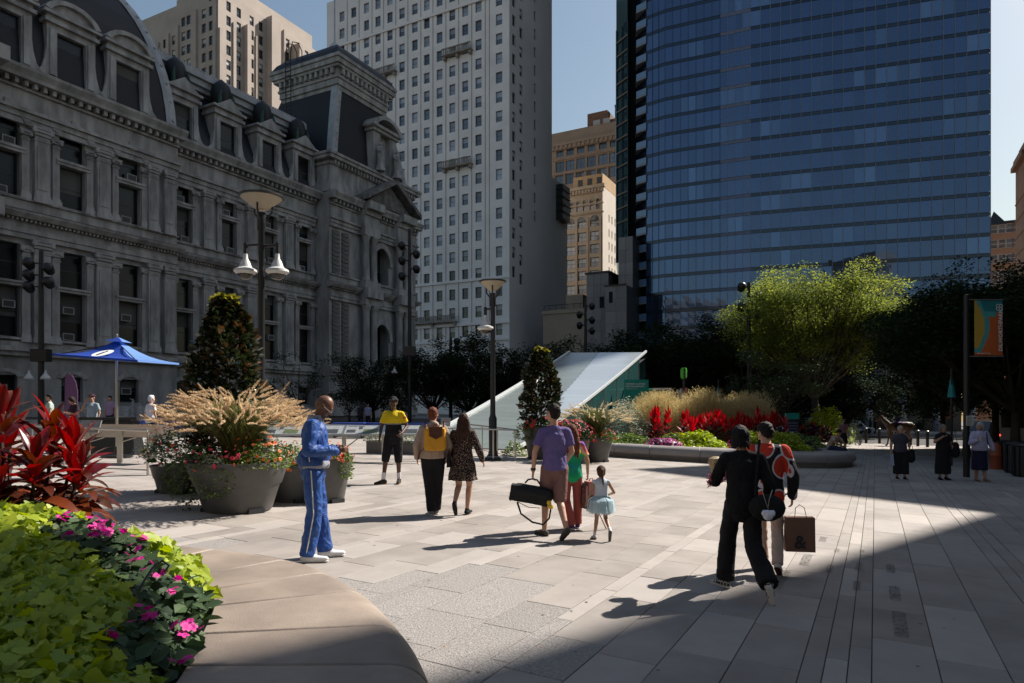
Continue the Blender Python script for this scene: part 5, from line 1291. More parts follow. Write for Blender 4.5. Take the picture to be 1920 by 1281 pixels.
for px, Y, top, bl, lb, pd in ((77, 38, 470, [(-1, 494), (1, 504), (-1, 516), (1, 530), (-1, 538)], 'dark light mast with ball spotlights left of the blue umbrella', {-.45: 695, .45: 695}), (768, 52, 430, [(-1, 461), (1, 477), (-1, 489), (1, 505), (-1, 518)], 'dark light mast standing before the columned pavilion end', {-1.1: 688}),
                               (1098, 60, 560, [(1, 574), (-1, 590), (1, 600), (-1, 610), (1, 620)], 'dark light mast above the glass ramp by the tan wall', {}), (1404, 46, 530, [(-1, 538), (1, 556), (-1, 575), (1, 590)], 'dark light mast poking into the sunlit tree crown', {}), (845, 58, 632, [(1, 640), (1, 652)], 'short dark light mast between guard and pale office tower', {})):
    light_mast(px, Y, mast_z(px, Y, top), [(d, mast_z(px, Y, y)) for d, y in bl], lb, px in (77, 768), {k: mast_z(px, Y, v) for k, v in pd.items()})
# ================================================================== BANNER, PENNANTS, SIGNS
M_ban = [mat('banner orange', (.55, .13, .03), .7), mat('banner teal', (.06, .33, .33), .7), mat('banner deep teal', (.015, .19, .2), .7), mat('banner yellow', (.45, .31, .04), .7)]
Yb = 21.0; o = onp(1812, Yb); bn = thing('banner_pole', 'black pole carrying an orange, teal and yellow park banner', 'banner', o)
zt = mast_z(1812, Yb, 560)
b = MB(); b.lathe([(.09, 0), (.085, zt*.6), (.075, zt+.1), (.02, zt+.14)], 12); b.build('pole', M_black, bn, True)
x0 = at(1826, 0, Yb).x-o.x; x1 = at(1879, 0, Yb).x-o.x; z0 = mast_z(1826, Yb, 667); z1 = mast_z(1880, Yb, 566)
b = MB()
for z in (z1+.03, z0-.03): b.tube([(0, 0, z), (x1+.04, 0, z)], .02, 6)
b.build('banner_arm', M_steel, bn)
bW, bHh = x1-x0, z1-z0
def bp_(u, v): return (x0+u*bW, -.02-.05*math.sin(u*3.1)*math.sin(v*3+.5), z0+v*bHh)
b = MB(); nx, nz = 24, 40
for i in range(nx):
    for j in range(nz):
        u, v = (i+.5)/nx, (j+.5)/nz; m = 0
        cu = .28-.22*((v-.6)/.6)**2*(1) if v > .18 else .15
        lim1 = .34-.55*max(0, .55-v)**1.2 if v < .55 else .34+.0*(v-.55)
        lim1 = .34-1.1*max(0, .5-v)**1.6-1.1*max(0, v-.62)**1.4
        lim2 = lim1+.16
        if v > .78 or (v > .7 and u < .75 and u > .35): m = 1
        if u < lim1 and v > .12: m = 3
        elif u < lim2 and v > .04: m = 1
        if v > .8 and u > .22+.6*(1-v): m = 2
        b.mi = m; b.quad(bp_(i/nx, j/nz), bp_((i+1)/nx, j/nz), bp_((i+1)/nx, (j+1)/nz), bp_(i/nx, (j+1)/nz))
b.build('banner_cloth', M_ban, bn)
vtext(bn, 'DILWORTHPARK', .165, M_wt, x0+bW*.93, -.09, z0+.12, 'banner_lettering', (R(90), R(-90), 0), True); vtext(bn, 'dilworthpark.org', .06, M_wt, x0+.04, -.075, z0+.045, 'banner_lettering')
b = MB()
for dx, dz in ((0, 0), (.09, 0), (0, .09), (.09, .09)):
    for i in range(10):
        a0, a1 = 6.283*i/10, 6.283*(i+1)/10; cx, cz = x0+bW*.78+dx, z1-.26+dz; b.add([(cx+.035*math.cos(a0), -.085, cz+.035*math.sin(a0)), (cx+.035*math.cos(a1), -.085, cz+.035*math.sin(a1)), (cx+.058*math.cos(a1), -.085, cz+.058*math.sin(a1)), (cx+.058*math.cos(a0), -.085, cz+.058*math.sin(a0))], [(0, 1, 2, 3)])
b.build('banner_emblem', M_wt, bn)
# paper notice taped to the banner pole
t = thing('paper_notice', 'white paper notice taped to the banner pole', 'notice', (o.x, o.y-.16, o.z+mast_z(1815, Yb, 798))); b = MB(); b.box(-.11, .11, 0, .01, 0, .3); b.build('paper', M_white, t)
for i in range(6): b = MB(); b.box(-.085, .085-.03*(i % 2), -.004, -.001, .04+.04*i, .052+.04*i); b.build('printed_line', M_frame, t)
M_pen = mat('teal pennant', (.02, .3, .3), .6, var=.2, vs=6)
for px, Y, ya, yb_, w, lb in ((1784, 26, 695, 745, 17, 'teal pennant cone on a dark post left of the banner pole'), (1347, 40, 714, 742, 8, 'small teal pennant over the dry grasses')):
    o = onp(px, Y); t = thing('pennant_post', lb, 'pennant', o); za, zb = mast_z(px, Y, ya), mast_z(px, Y, yb_); r = w/2/F*Y
    b = MB(); b.add([(-r, 0, zb), (0, -r*.5, zb), (r, 0, zb-.02), (0, r*.5, zb), (0, 0, za)], [(0, 1, 4), (1, 2, 4), (2, 3, 4), (3, 0, 4), (3, 2, 1, 0)]); b.build('pennant', M_pen, t); b = MB(); b.lathe([(.045, 0), (.045, za+.08)], 8); b.build('post', M_black, t)
M_grn = mat('bright green sign', (.08, .45, .03), .4)
o = onp(1282, 34); t = thing('round_sign', 'green round transit sign on a post with two coloured panels', 'sign', o); zc = mast_z(1282, 34, 700)
b = MB(); b.lathe([(.06, 0), (.06, zc-.2)], 8); b.build('post', M_black, t); b = MB(); b.lathe([(.03, -.26), (.13, -.26), (.16, -.15), (.16, .15), (.13, .26), (.03, .27)], 14); b.build('sign_head', M_grn, t, True, (0, 0, zc))
b = MB(); b.box(-.025, .025, -.17, -.155, -.24, .24); b.build('sign_seam', M_black, t, False, (-.02, 0, zc)); vtext(t, 'SEPTA', .1, M_wt, .12, -.14, zc-.2, 'sign_lettering', (R(90), R(-90), 0), True)
b = MB(); b.box(-.2, -.07, -.03, 0, zc-1.3, zc-.75); b.build('sign_panel', mat('pale blue panel', (.3, .36, .45), .5), t); b = MB(); b.box(.03, .18, -.03, 0, zc-1.35, zc-.72); b.build('sign_panel', mat('salmon panel', (.45, .17, .12), .5), t)
o = onp(1485, 33); t = thing('map_sign', 'dark information board with teal head beside the red plants', 'sign', o); b = MB(); b.box(-.32, .32, -.06, .06, .5, 1.55); b.build('board', M_frame, t); b = MB(); b.box(-.32, .32, -.07, .07, 1.56, 1.85); b.box(-.32, .32, -.07, .07, .3, .48); b.build('board_head', M_teal, t)
for i in range(6): b = MB(); b.box(-.25, .25, -.07, -.061, .65+.14*i, .7+.14*i); b.build('printed_line', M_span_l, t)
b = MB(); b.box(-.05, .05, -.04, .04, 0, .5); b.build('post', M_black, t)
# ================================================================== UMBRELLA
M_umb = leafmat('blue umbrella cloth', (.015, .06, .38), (.015, .06, .38), tr=.28, rough=.7); M_umb2 = leafmat('light blue umbrella panel', (.14, .28, .62), (.14, .28, .62), tr=.3, rough=.7)
Yu = 19.0; o = onp(219, Yu); um = thing('market_umbrella', 'blue square umbrella with a white information mark, left', 'umbrella', o, R(0))
def uq(px, py, Y): p = at(px, py, Y); return Vector((p.x-o.x, p.y-o.y, p.z-o.z))
ap_ = uq(222, 637, Yu); c_ = [uq(98, 663, 18.2), uq(258, 675, 16.9), uq(336, 681, 19.6), uq(180, 664, 20.9)]
for i in range(4):
    p, q = c_[i], c_[(i+1) % 4]; b = MB(); n = 6; rows = []
    for j in range(n+1):
        t = j/n; sag = Vector((0, 0, -.14*math.sin(math.pi*t))); rows.append([ap_.lerp(p, t)+sag, ap_.lerp(q, t)+sag])
    for j in range(n): b.add([rows[j][0], rows[j][1], rows[j+1][1], rows[j+1][0]], [(0, 1, 2, 3)]); 
    b.add([p, q, q+Vector((0, 0, -.05)), p+Vector((0, 0, -.05))], [(0, 1, 2, 3)])
    o2 = b.build('canopy_panel', M_umb2 if i == 1 else M_umb, um)
    b = MB(); b.tube([ap_-Vector((0, 0, .1)), p-Vector((0, 0, .05))], .014, 5); b.build('rib', M_black, um)
    b = MB(); m0 = ap_.lerp(p, .2)+Vector((0, 0, .1)); b.add([ap_+Vector((0, 0, .07)), ap_.lerp(p, .22)+Vector((0, 0, .05)), ap_.lerp(q, .22)+Vector((0, 0, .05))], [(0, 1, 2)]); b.build('vent_flap', M_umb2 if i == 1 else M_umb, um)
b = MB(); b.lathe([(.035, 0), (.035, ap_.z), (.02, ap_.z+.1), (.035, ap_.z+.13), (.01, ap_.z+.16)], 10); b.build('pole', M_steel, um, True); b = MB(); b.lathe([(.4, 0), (.4, .06), (.06, .1), (.06, .3)], 14); b.build('base', M_black, um)
def disc_on(pa, pb, pc, u, v, r, m, nm, dz=.012, n=20, rx=1.0):
    """disc lying on triangle (apex pa, corners pb, pc) at u down, v across"""
    c = pa.lerp(pb.lerp(pc, v), u)+Vector((0, 0, -.14*math.sin(math.pi*u))); ex = (pc-pb).normalized(); nn = ex.cross(pa-pb.lerp(pc, .5)).normalized(); nn = nn if nn.y < 0 else -nn; ey = nn.cross(ex)
    ey = ey if ey.z > 0 else -ey; c += nn*(dz+.02); b = MB(); b.add([c+ex*(r*rx*math.cos(6.283*k/n))+ey*(r*math.sin(6.283*k/n)) for k in range(n)], [tuple(range(n))]); return b.build(nm, m, um), c, ex, ey, nn
_, c, ex, ey, nn = disc_on(ap_, c_[0], c_[1], .66, .52, .27, M_wt, 'information_mark', dz=.04)
ot = text_mesh('i', .5, mat('navy print', (.01, .03, .15), .6), .002, 'information_letter', um, True, 'CENTER'); ot.matrix_basis = Matrix.Translation(c+nn*.012-ey*.16) @ Matrix((ex, ey, nn)).transposed().to_4x4() @ Matrix.Shear('XZ', 4, (0, 0))
M_redp = mat('red print ring', (.5, .03, .03), .6)
_, c, ex, ey, nn = disc_on(ap_, c_[1], c_[2], .62, .5, .24, M_redp, 'round_emblem', dz=.04); disc_on(ap_, c_[1], c_[2], .62, .5, .17, M_wt, 'emblem_centre', dz=.05)
# ================================================================== RAILINGS AND INFORMATION BOARDS
def rail_line(name, label, pts, H, step, group=None, two=True, low=True):
    t = thing(name, label, 'railing', (0, 0, 0), 0, group)
    for i in range(len(pts)-1):
        a, q = Vector(pts[i]), Vector(pts[i+1]); b = MB(); up = lambda v, h: Vector((v.x, v.y, G(v.x, v.y)+h)); b.tube([up(a, H), up(q, H)], .028, 8); b.build('handrail', M_steel, t, True)
        if low: b = MB(); b.tube([up(a, .12), up(q, .12)], .015, 6); b.build('bottom_rail', M_steel, t)
        n = max(1, int((q-a).length/step))
        for k in range(n+1):
            p = a.lerp(q, k/n); b = MB(); b.box(-.022, .022, -.012, .012, -.02, H-.03); b.build('post', M_steel, t, False, (p.x, p.y, G(p.x, p.y)), math.atan2(q.y-a.y, q.x-a.x))
    return t
def g2d(px, py): v = gp(px, py); return (v.x, v.y)
rail_line('railing', 'steel railing beside the red cordyline, running under the blue umbrella', [g2d(277, 892), g2d(120, 885), g2d(60, 880)], .98, 1.05)
rail_line('railing', 'long steel railing behind the guard and the walking couple', [(-5.2, 21.3), (-2.9, 21.5), (-.6, 21.8), (.1, 22.0)], 1.0, 1.15)
rail_line('railing', 'steel railing running back beside the ramp and lamp', [(.1, 22.0), (-1.7, 26.8)], 1.0, 1.3)
rail_line('railing', 'far steel railing left of the bald man', [(-13, 22.5), (-5.2, 21.3)], 1.0, 1.3)
M_pan_p = mat('printed history panel', (.34, .36, .36), .5, var=.35, vs=14); M_dkpic = mat('dark printed picture', (.06, .065, .07), .5, var=.5, vs=25); M_grp = mat('green printed picture', (.12, .16, .07), .5, var=.5, vs=25)
def info_table(x, y, rz, L, label, tilt=.32, front=True):
    t = thing('information_table', label, 'information board', (x, y, G(x, y)), rz); n = max(1, round(L/1.1))
    b = MB(); b.add([(0, 0, .72), (L, 0, .72), (L, .55, .98), (0, .55, .98), (0, 0, .69), (L, 0, .69), (L, .55, .95), (0, .55, .95)], [(0, 1, 2, 3), (7, 6, 5, 4), (0, 4, 5, 1), (2, 6, 7, 3), (0, 3, 7, 4), (1, 5, 6, 2)]); b.build('table_tray', M_steel, t)
    sl = .26/.55
    for i in range(n):
        w = L/n; x0_ = i*w; P_ = lambda u, v, d=.004: (x0_+u*w, v*.55, .72+v*.26+d); b = MB(); b.quad(P_(.03, .06), P_(.97, .06), P_(.97, .94), P_(.03, .94)); pn = b.build('panel', M_pan_p, t)
        for (u0, u1, v0, v1, mm) in ((.08, .3, .2, .5, M_dkpic), (.5, .86, .12, .55, M_dkpic if i % 2 else M_grp), (.36, .46, .55, .8, M_dkpic), (.08, .5, .84, .88, M_frame)):
            b = MB(); b.quad(P_(u0, v0, .008), P_(u1, v0, .008), P_(u1, v1, .008), P_(u0, v1, .008)); b.build('printed_picture', mm, pn)
    for i in range(n+1):
        b = MB(); xx = min(max(.1, i*L/n), L-.1); b.box(xx-.05, xx+.05, .2, .3, -.02, .8); b.build('leg', M_steel, t)
a = gp(640, 838); info_table(a.x-.6, 19.6, R(2), 4.6, 'long slanting history panel table between bald man and guard')
M_back = mat('sunlit panel back', (.42, .37, .32), .6, var=.1, vs=3)
a = gp(135, 868); t = thing('information_table', 'slanting panel table seen from behind under the blue umbrella', 'information board', (a.x, a.y, a.z), R(3)); L = 2.35
b = MB(); b.add([(-.2, .5, .62), (L, .5, .62), (L+.1, 0, .95), (-.2, 0, .98)], [(0, 1, 2, 3)]); b.add([(-.2, .53, .62), (L, .53, .62), (L+.1, .03, .95), (-.2, .03, .98)], [(3, 2, 1, 0)]); b.build('panel', M_back, t)
for xx in (.25, 1.05, 1.9): b = MB(); b.box(xx-.06, xx+.06, .2, .27, -.02, .84); b.build('leg', M_steel, t); b = MB(); b.tube([(xx, .22, .5), (xx+.3, .45, .62)], .015, 4); b.build('brace', M_steel, t)
def small_sign(px, py, Y, w, h, label, txt):
    p = at(px, py, Y); t = thing('rail_sign', label, 'sign', p, R(0)); b = MB(); M = Matrix.Rotation(R(-28), 4, 'X'); b.box(-w/2, w/2, -.01, .01, 0, h, M); b.build('sign_plate', mat('grey sign plate', (.3, .29, .27), .45), t)
    b = MB(); b.add([M @ Vector((w*.16*math.cos(6.283*k/14), -.012, h*.68+w*.16*math.sin(6.283*k/14))) for k in range(14)], [tuple(range(14))]); ring = b.build('red_ring', M_redp, t); b = MB(); b.add([M @ Vector((w*.11*math.cos(6.283*k/14), -.015, h*.68+w*.11*math.sin(6.283*k/14))) for k in range(14)], [tuple(range(14))]); b.build('ring_centre', M_steel, ring)
    for i, s in enumerate(txt):
        o = text_mesh(s, h*.13, M_wt, .001, 'lettering', t, True, 'CENTER'); o.matrix_basis = M @ Matrix.Translation((0, -.014, h*(.3-.17*i))) @ Matrix.Rotation(R(90), 4, 'X')
small_sign(166, 812, gp(200, 888).y-.02, .42, .31, 'grey rule sign with a red ring on the railing under the umbrella', ['THIS IS A SMOKE FREE PARK', 'THANK YOU'])
small_sign(835, 800, 21.3, .3, .3, 'small grey rule sign on the railing left of the long haired woman', ['NO SMOKING', 'THANK YOU'])
# planter with the teal cart and dark podium beneath the umbrella
o = onp(213, 23); t = thing('service_cart', 'teal and navy service cart on wheels under the panel table', 'cart', o); b = MB(); b.box(-.42, .42, -.25, .25, .1, .5); b.build('cart_body', M_teal, t); b = MB(); b.box(-.42, .42, -.25, .25, .51, .82); b.build('cart_top', mat('navy box', (.01, .02, .06), .5), t)
for x in (-.35, .35):
    for y in (-.2, .2): b = MB(); b.tube([(x, y-.03, .06), (x, y+.03, .06)], .06, 8); b.build('wheel', M_black, t)
for x in (-.1, .2): vtext(t, 'O', .13, M_wt, x-.05, -.256, .6)
vtext(t, 'welcome ambassador', .055, M_wt, -.3, -.256, .26)
o = onp(215, 20.2); t = thing('podium', 'black podium desk under the blue umbrella', 'desk', o); b = MB(); b.box(-.75, .75, -.3, .3, 0, .95, top=.12); b.box(-.85, .85, -.36, .36, 1.0, 1.08); b.box(-.6, .6, -.2, .2, .95, 1.0); b.build('podium_body', M_black, t)
# ================================================================== PLANTERS
M_pot = mat('grey composite planter', (.1, .098, .095), .55, var=.15, vs=5, bump=.08, bs=40)
M_pink = leafmat('pink flower', (.75, .06, .13), (.6, .03, .06), tr=.3); M_orng = leafmat('orange flower', (.8, .22, .03), (.75, .1, .03), tr=.3); M_redf = leafmat('red flower', (.65, .03, .02), (.5, .02, .03), tr=.3)
M_mix = leafmat('lantana flower', (.8, .35, .05), (.75, .06, .12), tr=.3); M_grl = leafmat('planter leaf', (.1, .15, .04), (.03, .06, .02), tr=.25); M_grl2 = leafmat('planter leaf bright', (.19, .26, .05), (.07, .12, .03), tr=.35)
M_silver = leafmat('silver foliage', (.42, .44, .34), (.2, .24, .17), tr=.25, rough=.7); M_shoot = leafmat('young magnolia shoot', (.3, .28, .04), (.16, .15, .03), tr=.4); M_magn = leafmat('magnolia leaf', (.045, .06, .02), (.012, .02, .01), tr=.12, rough=.16, spec=.8); M_magb = leafmat('magnolia bronze underside', (.13, .065, .025), (.05, .025, .01), tr=.2, rough=.5)
M_plume = leafmat('fountain grass plume', (.7, .55, .37), (.5, .36, .23), tr=.5, rough=.8, objv=1); M_plume2 = leafmat('pale fountain grass plume', (.66, .58, .4), (.5, .4, .26), tr=.5, rough=.8, objv=1)
M_blade = leafmat('grass blade', (.16, .2, .05), (.09, .06, .03), tr=.35); M_dry = leafmat('dry switch grass', (.62, .5, .27), (.34, .27, .12), tr=.5)
def pot(parent, r, h, rb=None, step=True):
    rb = rb or r*.7; rim = h*.48
    pr = [(rb*.97, 0), (rb, .02), (rb+(r-rb)*.42, h*.5), (rb+(r-rb)*.5, h*.53), (rb+(r-rb)*.56, h*.55), (r*.975, h*.93), (r, h*.94), (r, h), (r*.93, h), (r*.9, h*.86)]
    b = MB(); b.lathe(pr, 40, cap=False); o = b.build('pot', M_pot, parent, True)
    b = MB(); b.lathe([(.01, h*.88), (r*.92, h*.88)], 24, cap=False); b.build('soil', M_soil, parent)
    b = MB()
    for k in range(3): a = k*2.094-1.2; b.box(-.13, .13, -.05, .05, -.01, .06, Matrix.Rotation(a, 4, 'Z') @ Matrix.Translation((0, -rb*.97, 0)))
    b.build('pot_foot', M_frame, parent); return o
plm = []
def plume_mesh(m, seed, L=1.0):
    rng = np.random.default_rng(seed); n = 130; t = rng.uniform(0, 1, n); r = .075*np.sin(np.pi*np.clip(t*.9+.08, 0, 1))**.6
    cx = t; cz = -.28*t**2*L; a = rng.uniform(0, 6.283, n); pos = np.stack([cx, 0*t, cz], 1)
    d = np.stack([.8+0*t, np.cos(a)*.7, np.sin(a)*.7], 1); d /= np.linalg.norm(d, axis=1, keepdims=True); z = np.cross(d, rng.normal(0, 1, (n, 3))); z /= np.linalg.norm(z, axis=1, keepdims=True)
    V = leaves(pos, np.full(n, .085)*(.5+r/.05*.6), LEAF2, frames=(d, np.cross(z, d), z), width=.34); return quads_mesh('plume', V, 4, m)
PLM = [plume_mesh(M_plume, i) for i in range(3)]; PLM2 = [plume_mesh(M_plume2, 10+i) for i in range(2)]
def fountain_grass(t, z0, Rr, H, nb, npl, pl, seed, L=.2, sc=1.0, wind=(.0, .0)):
    rnd = random.Random(seed); V = []
    for i in range(nb+npl):
        a = rnd.uniform(0, 6.283); reach = Rr*rnd.uniform(.25, 1)**.7; h = H*rnd.uniform(.6, 1)*(1-.22*(reach/Rr)); isp = i >= nb
        if isp: h = H*rnd.uniform(.78, 1.05)*(1-.42*(reach/Rr)**2)
        d = Vector((math.cos(a), math.sin(a), 0)); base = Vector((math.cos(a), math.sin(a), 0))*rnd.uniform(0, .14*Rr/.7); base.z = z0; s = Vector((-d.y, d.x, 0))*(.004 if isp else .006)*sc*1.6; pr = None; K = 5
        droop = rnd.uniform(.3, .9) if not isp else .25
        for k in range(K+1):
            u = k/K; p = base+d*(reach*u**1.5)+Vector((0, 0, h*math.sin(min(1.57, u*1.75))-(droop*h*max(0, u-.6)**1.4 if True else 0))); w = s*(1-.85*u)
            if pr: V += [pr[0], pr[1], p+w, p-w]
            pr = (p-w, p+w)
        if isp:
            e = rnd.uniform(.15, .85); o = inst('plume', rnd.choice(pl), t, p, Euler((rnd.uniform(-3, 3), -e*(1-.6*reach/Rr), a+rnd.uniform(-.3, .3))), (L*rnd.uniform(.8, 1.15),)*3)
    leaf_obj('blades', np.array([tuple(v) for v in V]), 4, M_blade, t, 'stuff')
def bush(t, c, r, n, size, m, seed, shape=LEAF2, up=.5, shell=.5, kind=None, name='foliage', hemi=True):
    rng = np.random.default_rng(seed); d = rng.normal(0, 1, (n, 3)); d /= np.linalg.norm(d, axis=1, keepdims=True)
    if hemi: d[:, 2] = np.abs(d[:, 2])*1.0-.15
    bump = 1+.14*np.sin(d[:, 0]*7+seed)*np.sin(d[:, 1]*6+seed*2)+.1*np.sin(d[:, 2]*9)
    P_ = np.array(c)+d*(rng.uniform(shell, 1, n)**.5*bump)[:, None]*np.array(r)
    o = leaf_obj(name, leaves(P_, size, shape, up, rng), len(shape), m, t, kind); return P_, d
fmesh = {}
def blossoms(t, c, r, n, size, m, seed, name='blossom', hemi=True, cap=1.02):
    rnd = random.Random(seed)
    if m.name not in fmesh: fmesh[m.name] = flower_mesh('blossom', m, 1.0, 6, .35)
    for _ in range(n):
        a = rnd.uniform(0, 6.283); e = rnd.uniform(-.1, 1.3); d = Vector((math.cos(a)*math.cos(e), math.sin(a)*math.cos(e), math.sin(e)))
        if d.y > .35: d.y *= -1
        p = Vector(c)+Vector((d.x*r[0], d.y*r[1], d.z*r[2]))*cap; q = d.to_track_quat('Z', 'Y').to_euler(); inst(name, fmesh[m.name], t, p, q, (size*rnd.uniform(.7, 1.3),)*3)
def magnolia(label, px, Y, z0, r, h, seed, pot_r=None, pot_h=0, n=2600, size=.12):
    o = onp(px, Y); t = thing('magnolia', label, 'potted tree', o); rng = np.random.default_rng(seed)
    if pot_r: pot(t, pot_r, pot_h)
    b = MB(); b.tube([(0, 0, z0*.5), (.02, 0, z0+h*.4), (0, 0, z0+h*.93)], [.04, .03, .01], 7); b.build('trunk', M_bark, t, True)
    zz = rng.uniform(0, 1, n)**.85; rad = r*np.sin(np.pi*np.clip(zz*.78+.22, 0, 1))**.55*(1-.12*zz); a = rng.uniform(0, 6.283, n); q = rng.uniform(.35, 1, n)**.5*(1+.2*np.sin(a*3+zz*11+seed)+.12*np.sin(a*7+zz*23))
    P_ = np.stack([np.cos(a)*rad*q, np.sin(a)*rad*q, z0+h*zz], 1); x = np.stack([np.cos(a), np.sin(a), rng.uniform(.1, 1.1, n)], 1)+rng.normal(0, .35, (n, 3)); x /= np.linalg.norm(x, axis=1, keepdims=True)
    z = rng.normal(0, .6, (n, 3)); z[:, 2] += .9; z -= (z*x).sum(1, keepdims=True)*x; z /= np.linalg.norm(z, axis=1, keepdims=True); y = np.cross(z, x); s = size*rng.uniform(.7, 1.25, n)
    k = (rng.uniform(0, 1, n) < .16); f = lambda m_: (x[m_], y[m_], z[m_])
    leaf_obj('foliage', leaves(P_[~k], s[~k], LEAF6, frames=f(~k), width=1.0), 6, M_magn, t, 'stuff'); leaf_obj('bronze_foliage', leaves(P_[k], s[k], LEAF6, frames=f(k)), 6, M_magb, t, 'stuff')
    k = (zz > .96) & (rng.uniform(0, 1, n) < .5); leaf_obj('young_shoots', leaves(P_[k]+np.array([0, 0, .04]), s[k]*1.1, LEAF6, frames=f(k)), 6, M_shoot, t)
    return t
# close cluster
g0 = gp(447, 966); py0 = g0.y+.5
o = onp(447, py0); big = thing('planter', 'large grey round planter overflowing with tan fountain grass, left of the bald man', 'planter', o); pot(big, .76, .76, .5)
fountain_grass(big, .7, .98, 1.22, 900, 280, PLM, 1, .3); fountain_grass(big, .7, .6, 1.3, 300, 90, PLM, 21, .28)
bush(big, (-.35, -.35, .72), (.5, .42, .38), 900, .05, M_grl, 2, kind='stuff'); bush(big, (.45, -.3, .72), (.45, .45, .36), 800, .05, M_grl2, 3, kind='stuff'); bush(big, (-.1, -.68, .55), (.34, .2, .34), 420, .045, M_grl2, 4, hemi=False, kind='stuff', name='trailing_foliage'); bush(big, (-.7, -.2, .45), (.25, .3, .5), 500, .05, M_grl, 5, hemi=False, kind='stuff', name='trailing_foliage')
bush(big, (.3, .1, .85), (.55, .5, .38), 700, .05, M_grl, 6, kind='stuff')
blossoms(big, (-.35, -.35, .72), (.52, .44, .4), 26, .02, M_pink, 1); blossoms(big, (.45, -.3, .72), (.47, .47, .38), 26, .028, M_mix, 2); blossoms(big, (.1, -.5, .75), (.4, .3, .2), 12, .03, M_pink, 3); blossoms(big, (.35, -.1, .8), (.5, .5, .38), 16, .032, M_orng, 4)
magnolia('dark glossy magnolia cone in a planter behind the big fountain grass', 424, 12.4, .75, .6, 2.75, 4, .7, .72, 3400, .15)
o = onp(333, 12.4); t = thing('planter', 'planter of orange and pink flowers left of the big grass planter', 'planter', o); pot(t, .46, .5); bush(t, (0, 0, .62), (.62, .5, .6), 2000, .055, M_grl, 7, kind='stuff'); bush(t, (-.25, -.2, .7), (.4, .35, .4), 700, .04, M_silver, 8, kind='stuff'); blossoms(t, (0, 0, .62), (.64, .52, .62), 22, .035, M_orng, 5); blossoms(t, (0, 0, .62), (.64, .52, .62), 14, .025, M_pink, 6); bush(t, (.2, -.5, .3), (.25, .14, .35), 300, .05, M_grl2, 9, hemi=False, kind='stuff', name='trailing_foliage')
g1 = gp(612, 945); o = onp(612, g1.y+.35); t = thing('planter', 'smaller grey planter of orange and yellow lantana just right of the bald man', 'planter', o); pot(t, .46, .76, .3); bush(t, (0, 0, .72), (.46, .42, .3), 1500, .05, M_grl2, 10, kind='stuff'); bush(t, (.38, -.2, .6), (.14, .16, .25), 260, .05, M_grl2, 12, hemi=False, kind='stuff', name='trailing_foliage'); blossoms(t, (0, 0, .72), (.48, .44, .32), 46, .028, M_mix, 7); blossoms(t, (0, 0, .72), (.48, .44, .32), 22, .028, M_redf, 8)
o = onp(545, g1.y+.25); t = thing('planter', 'grey planter half hidden behind the bald man beside the big grass planter', 'planter', o); pot(t, .42, .62, .3); bush(t, (0, 0, .6), (.46, .42, .42), 1300, .05, M_grl2, 13, kind='stuff'); blossoms(t, (0, 0, .6), (.48, .44, .44), 40, .028, M_mix, 9)
# cluster by the ramp
magnolia('tall dark magnolia cone in a high grey pot before the glass ramp', 1014, 23.3, 1.12, .62, 2.55, 9, .62, 1.12, 2600, .17)
o = onp(1016, 22.75); t = thing('flower_skirt', 'red and orange flowers under the magnolia by the ramp', 'plant', o+Vector((0, 0, 1.05))); bush(t, (0, .1, .05), (.62, .4, .35), 900, .08, M_grl, 14, kind='stuff'); blossoms(t, (0, .1, .05), (.63, .42, .36), 18, .06, M_redf, 10); bush(t, (-.6, .1, -.15), (.35, .3, .3), 400, .08, M_grl2, 15, hemi=False, kind='stuff', name='trailing_foliage')
o = onp(965, 24.2); t = thing('low_shrub', 'low green shrub at the ground left of the tall pot', 'shrub', o); bush(t, (0, 0, 0), (.45, .4, .6), 700, .08, M_grl2, 16, kind='stuff')
o = onp(1073, 21.9); t = thing('planter', 'grey planter of red flowers between the violet shirt and the pale grass', 'planter', o); pot(t, .58, .78, .42); bush(t, (-.1, 0, .75), (.85, .6, .62), 2400, .08, M_grl, 17, kind='stuff'); blossoms(t, (-.1, 0, .75), (.87, .62, .64), 110, .04, M_redf, 11); blossoms(t, (-.1, 0, .75), (.87, .62, .64), 60, .04, M_pink, 12)
o = onp(1116, 22.9); t = thing('planter', 'grey planter of pale arching fountain grass beside the ramp bed', 'planter', o); pot(t, .6, .8, .42); fountain_grass(t, .75, 1.0, 1.25, 700, 130, PLM2, 5, .34, 1.6); bush(t, (.3, -.3, .7), (.5, .4, .4), 500, .07, M_grl2, 18, kind='stuff'); blossoms(t, (.3, -.3, .7), (.5, .4, .4), 20, .035, M_orng, 13)
for px, Y, r, lb in ((712, 23.4, .5, 'silver leaved low planter at the left leg of the guard'), (762, 23.6, .62, 'silver leaved low planter at the right of the guard')):
    o = onp(px, Y); t = thing('planter', lb, 'planter', o); b = MB(); b.box(-r*.8, r*.8, -.3, .3, 0, .45); b.build('planter_box', M_pot, t); bush(t, (0, 0, .45), (r, .45, .42), 1300, .06, M_silver, int(px), kind='stuff')
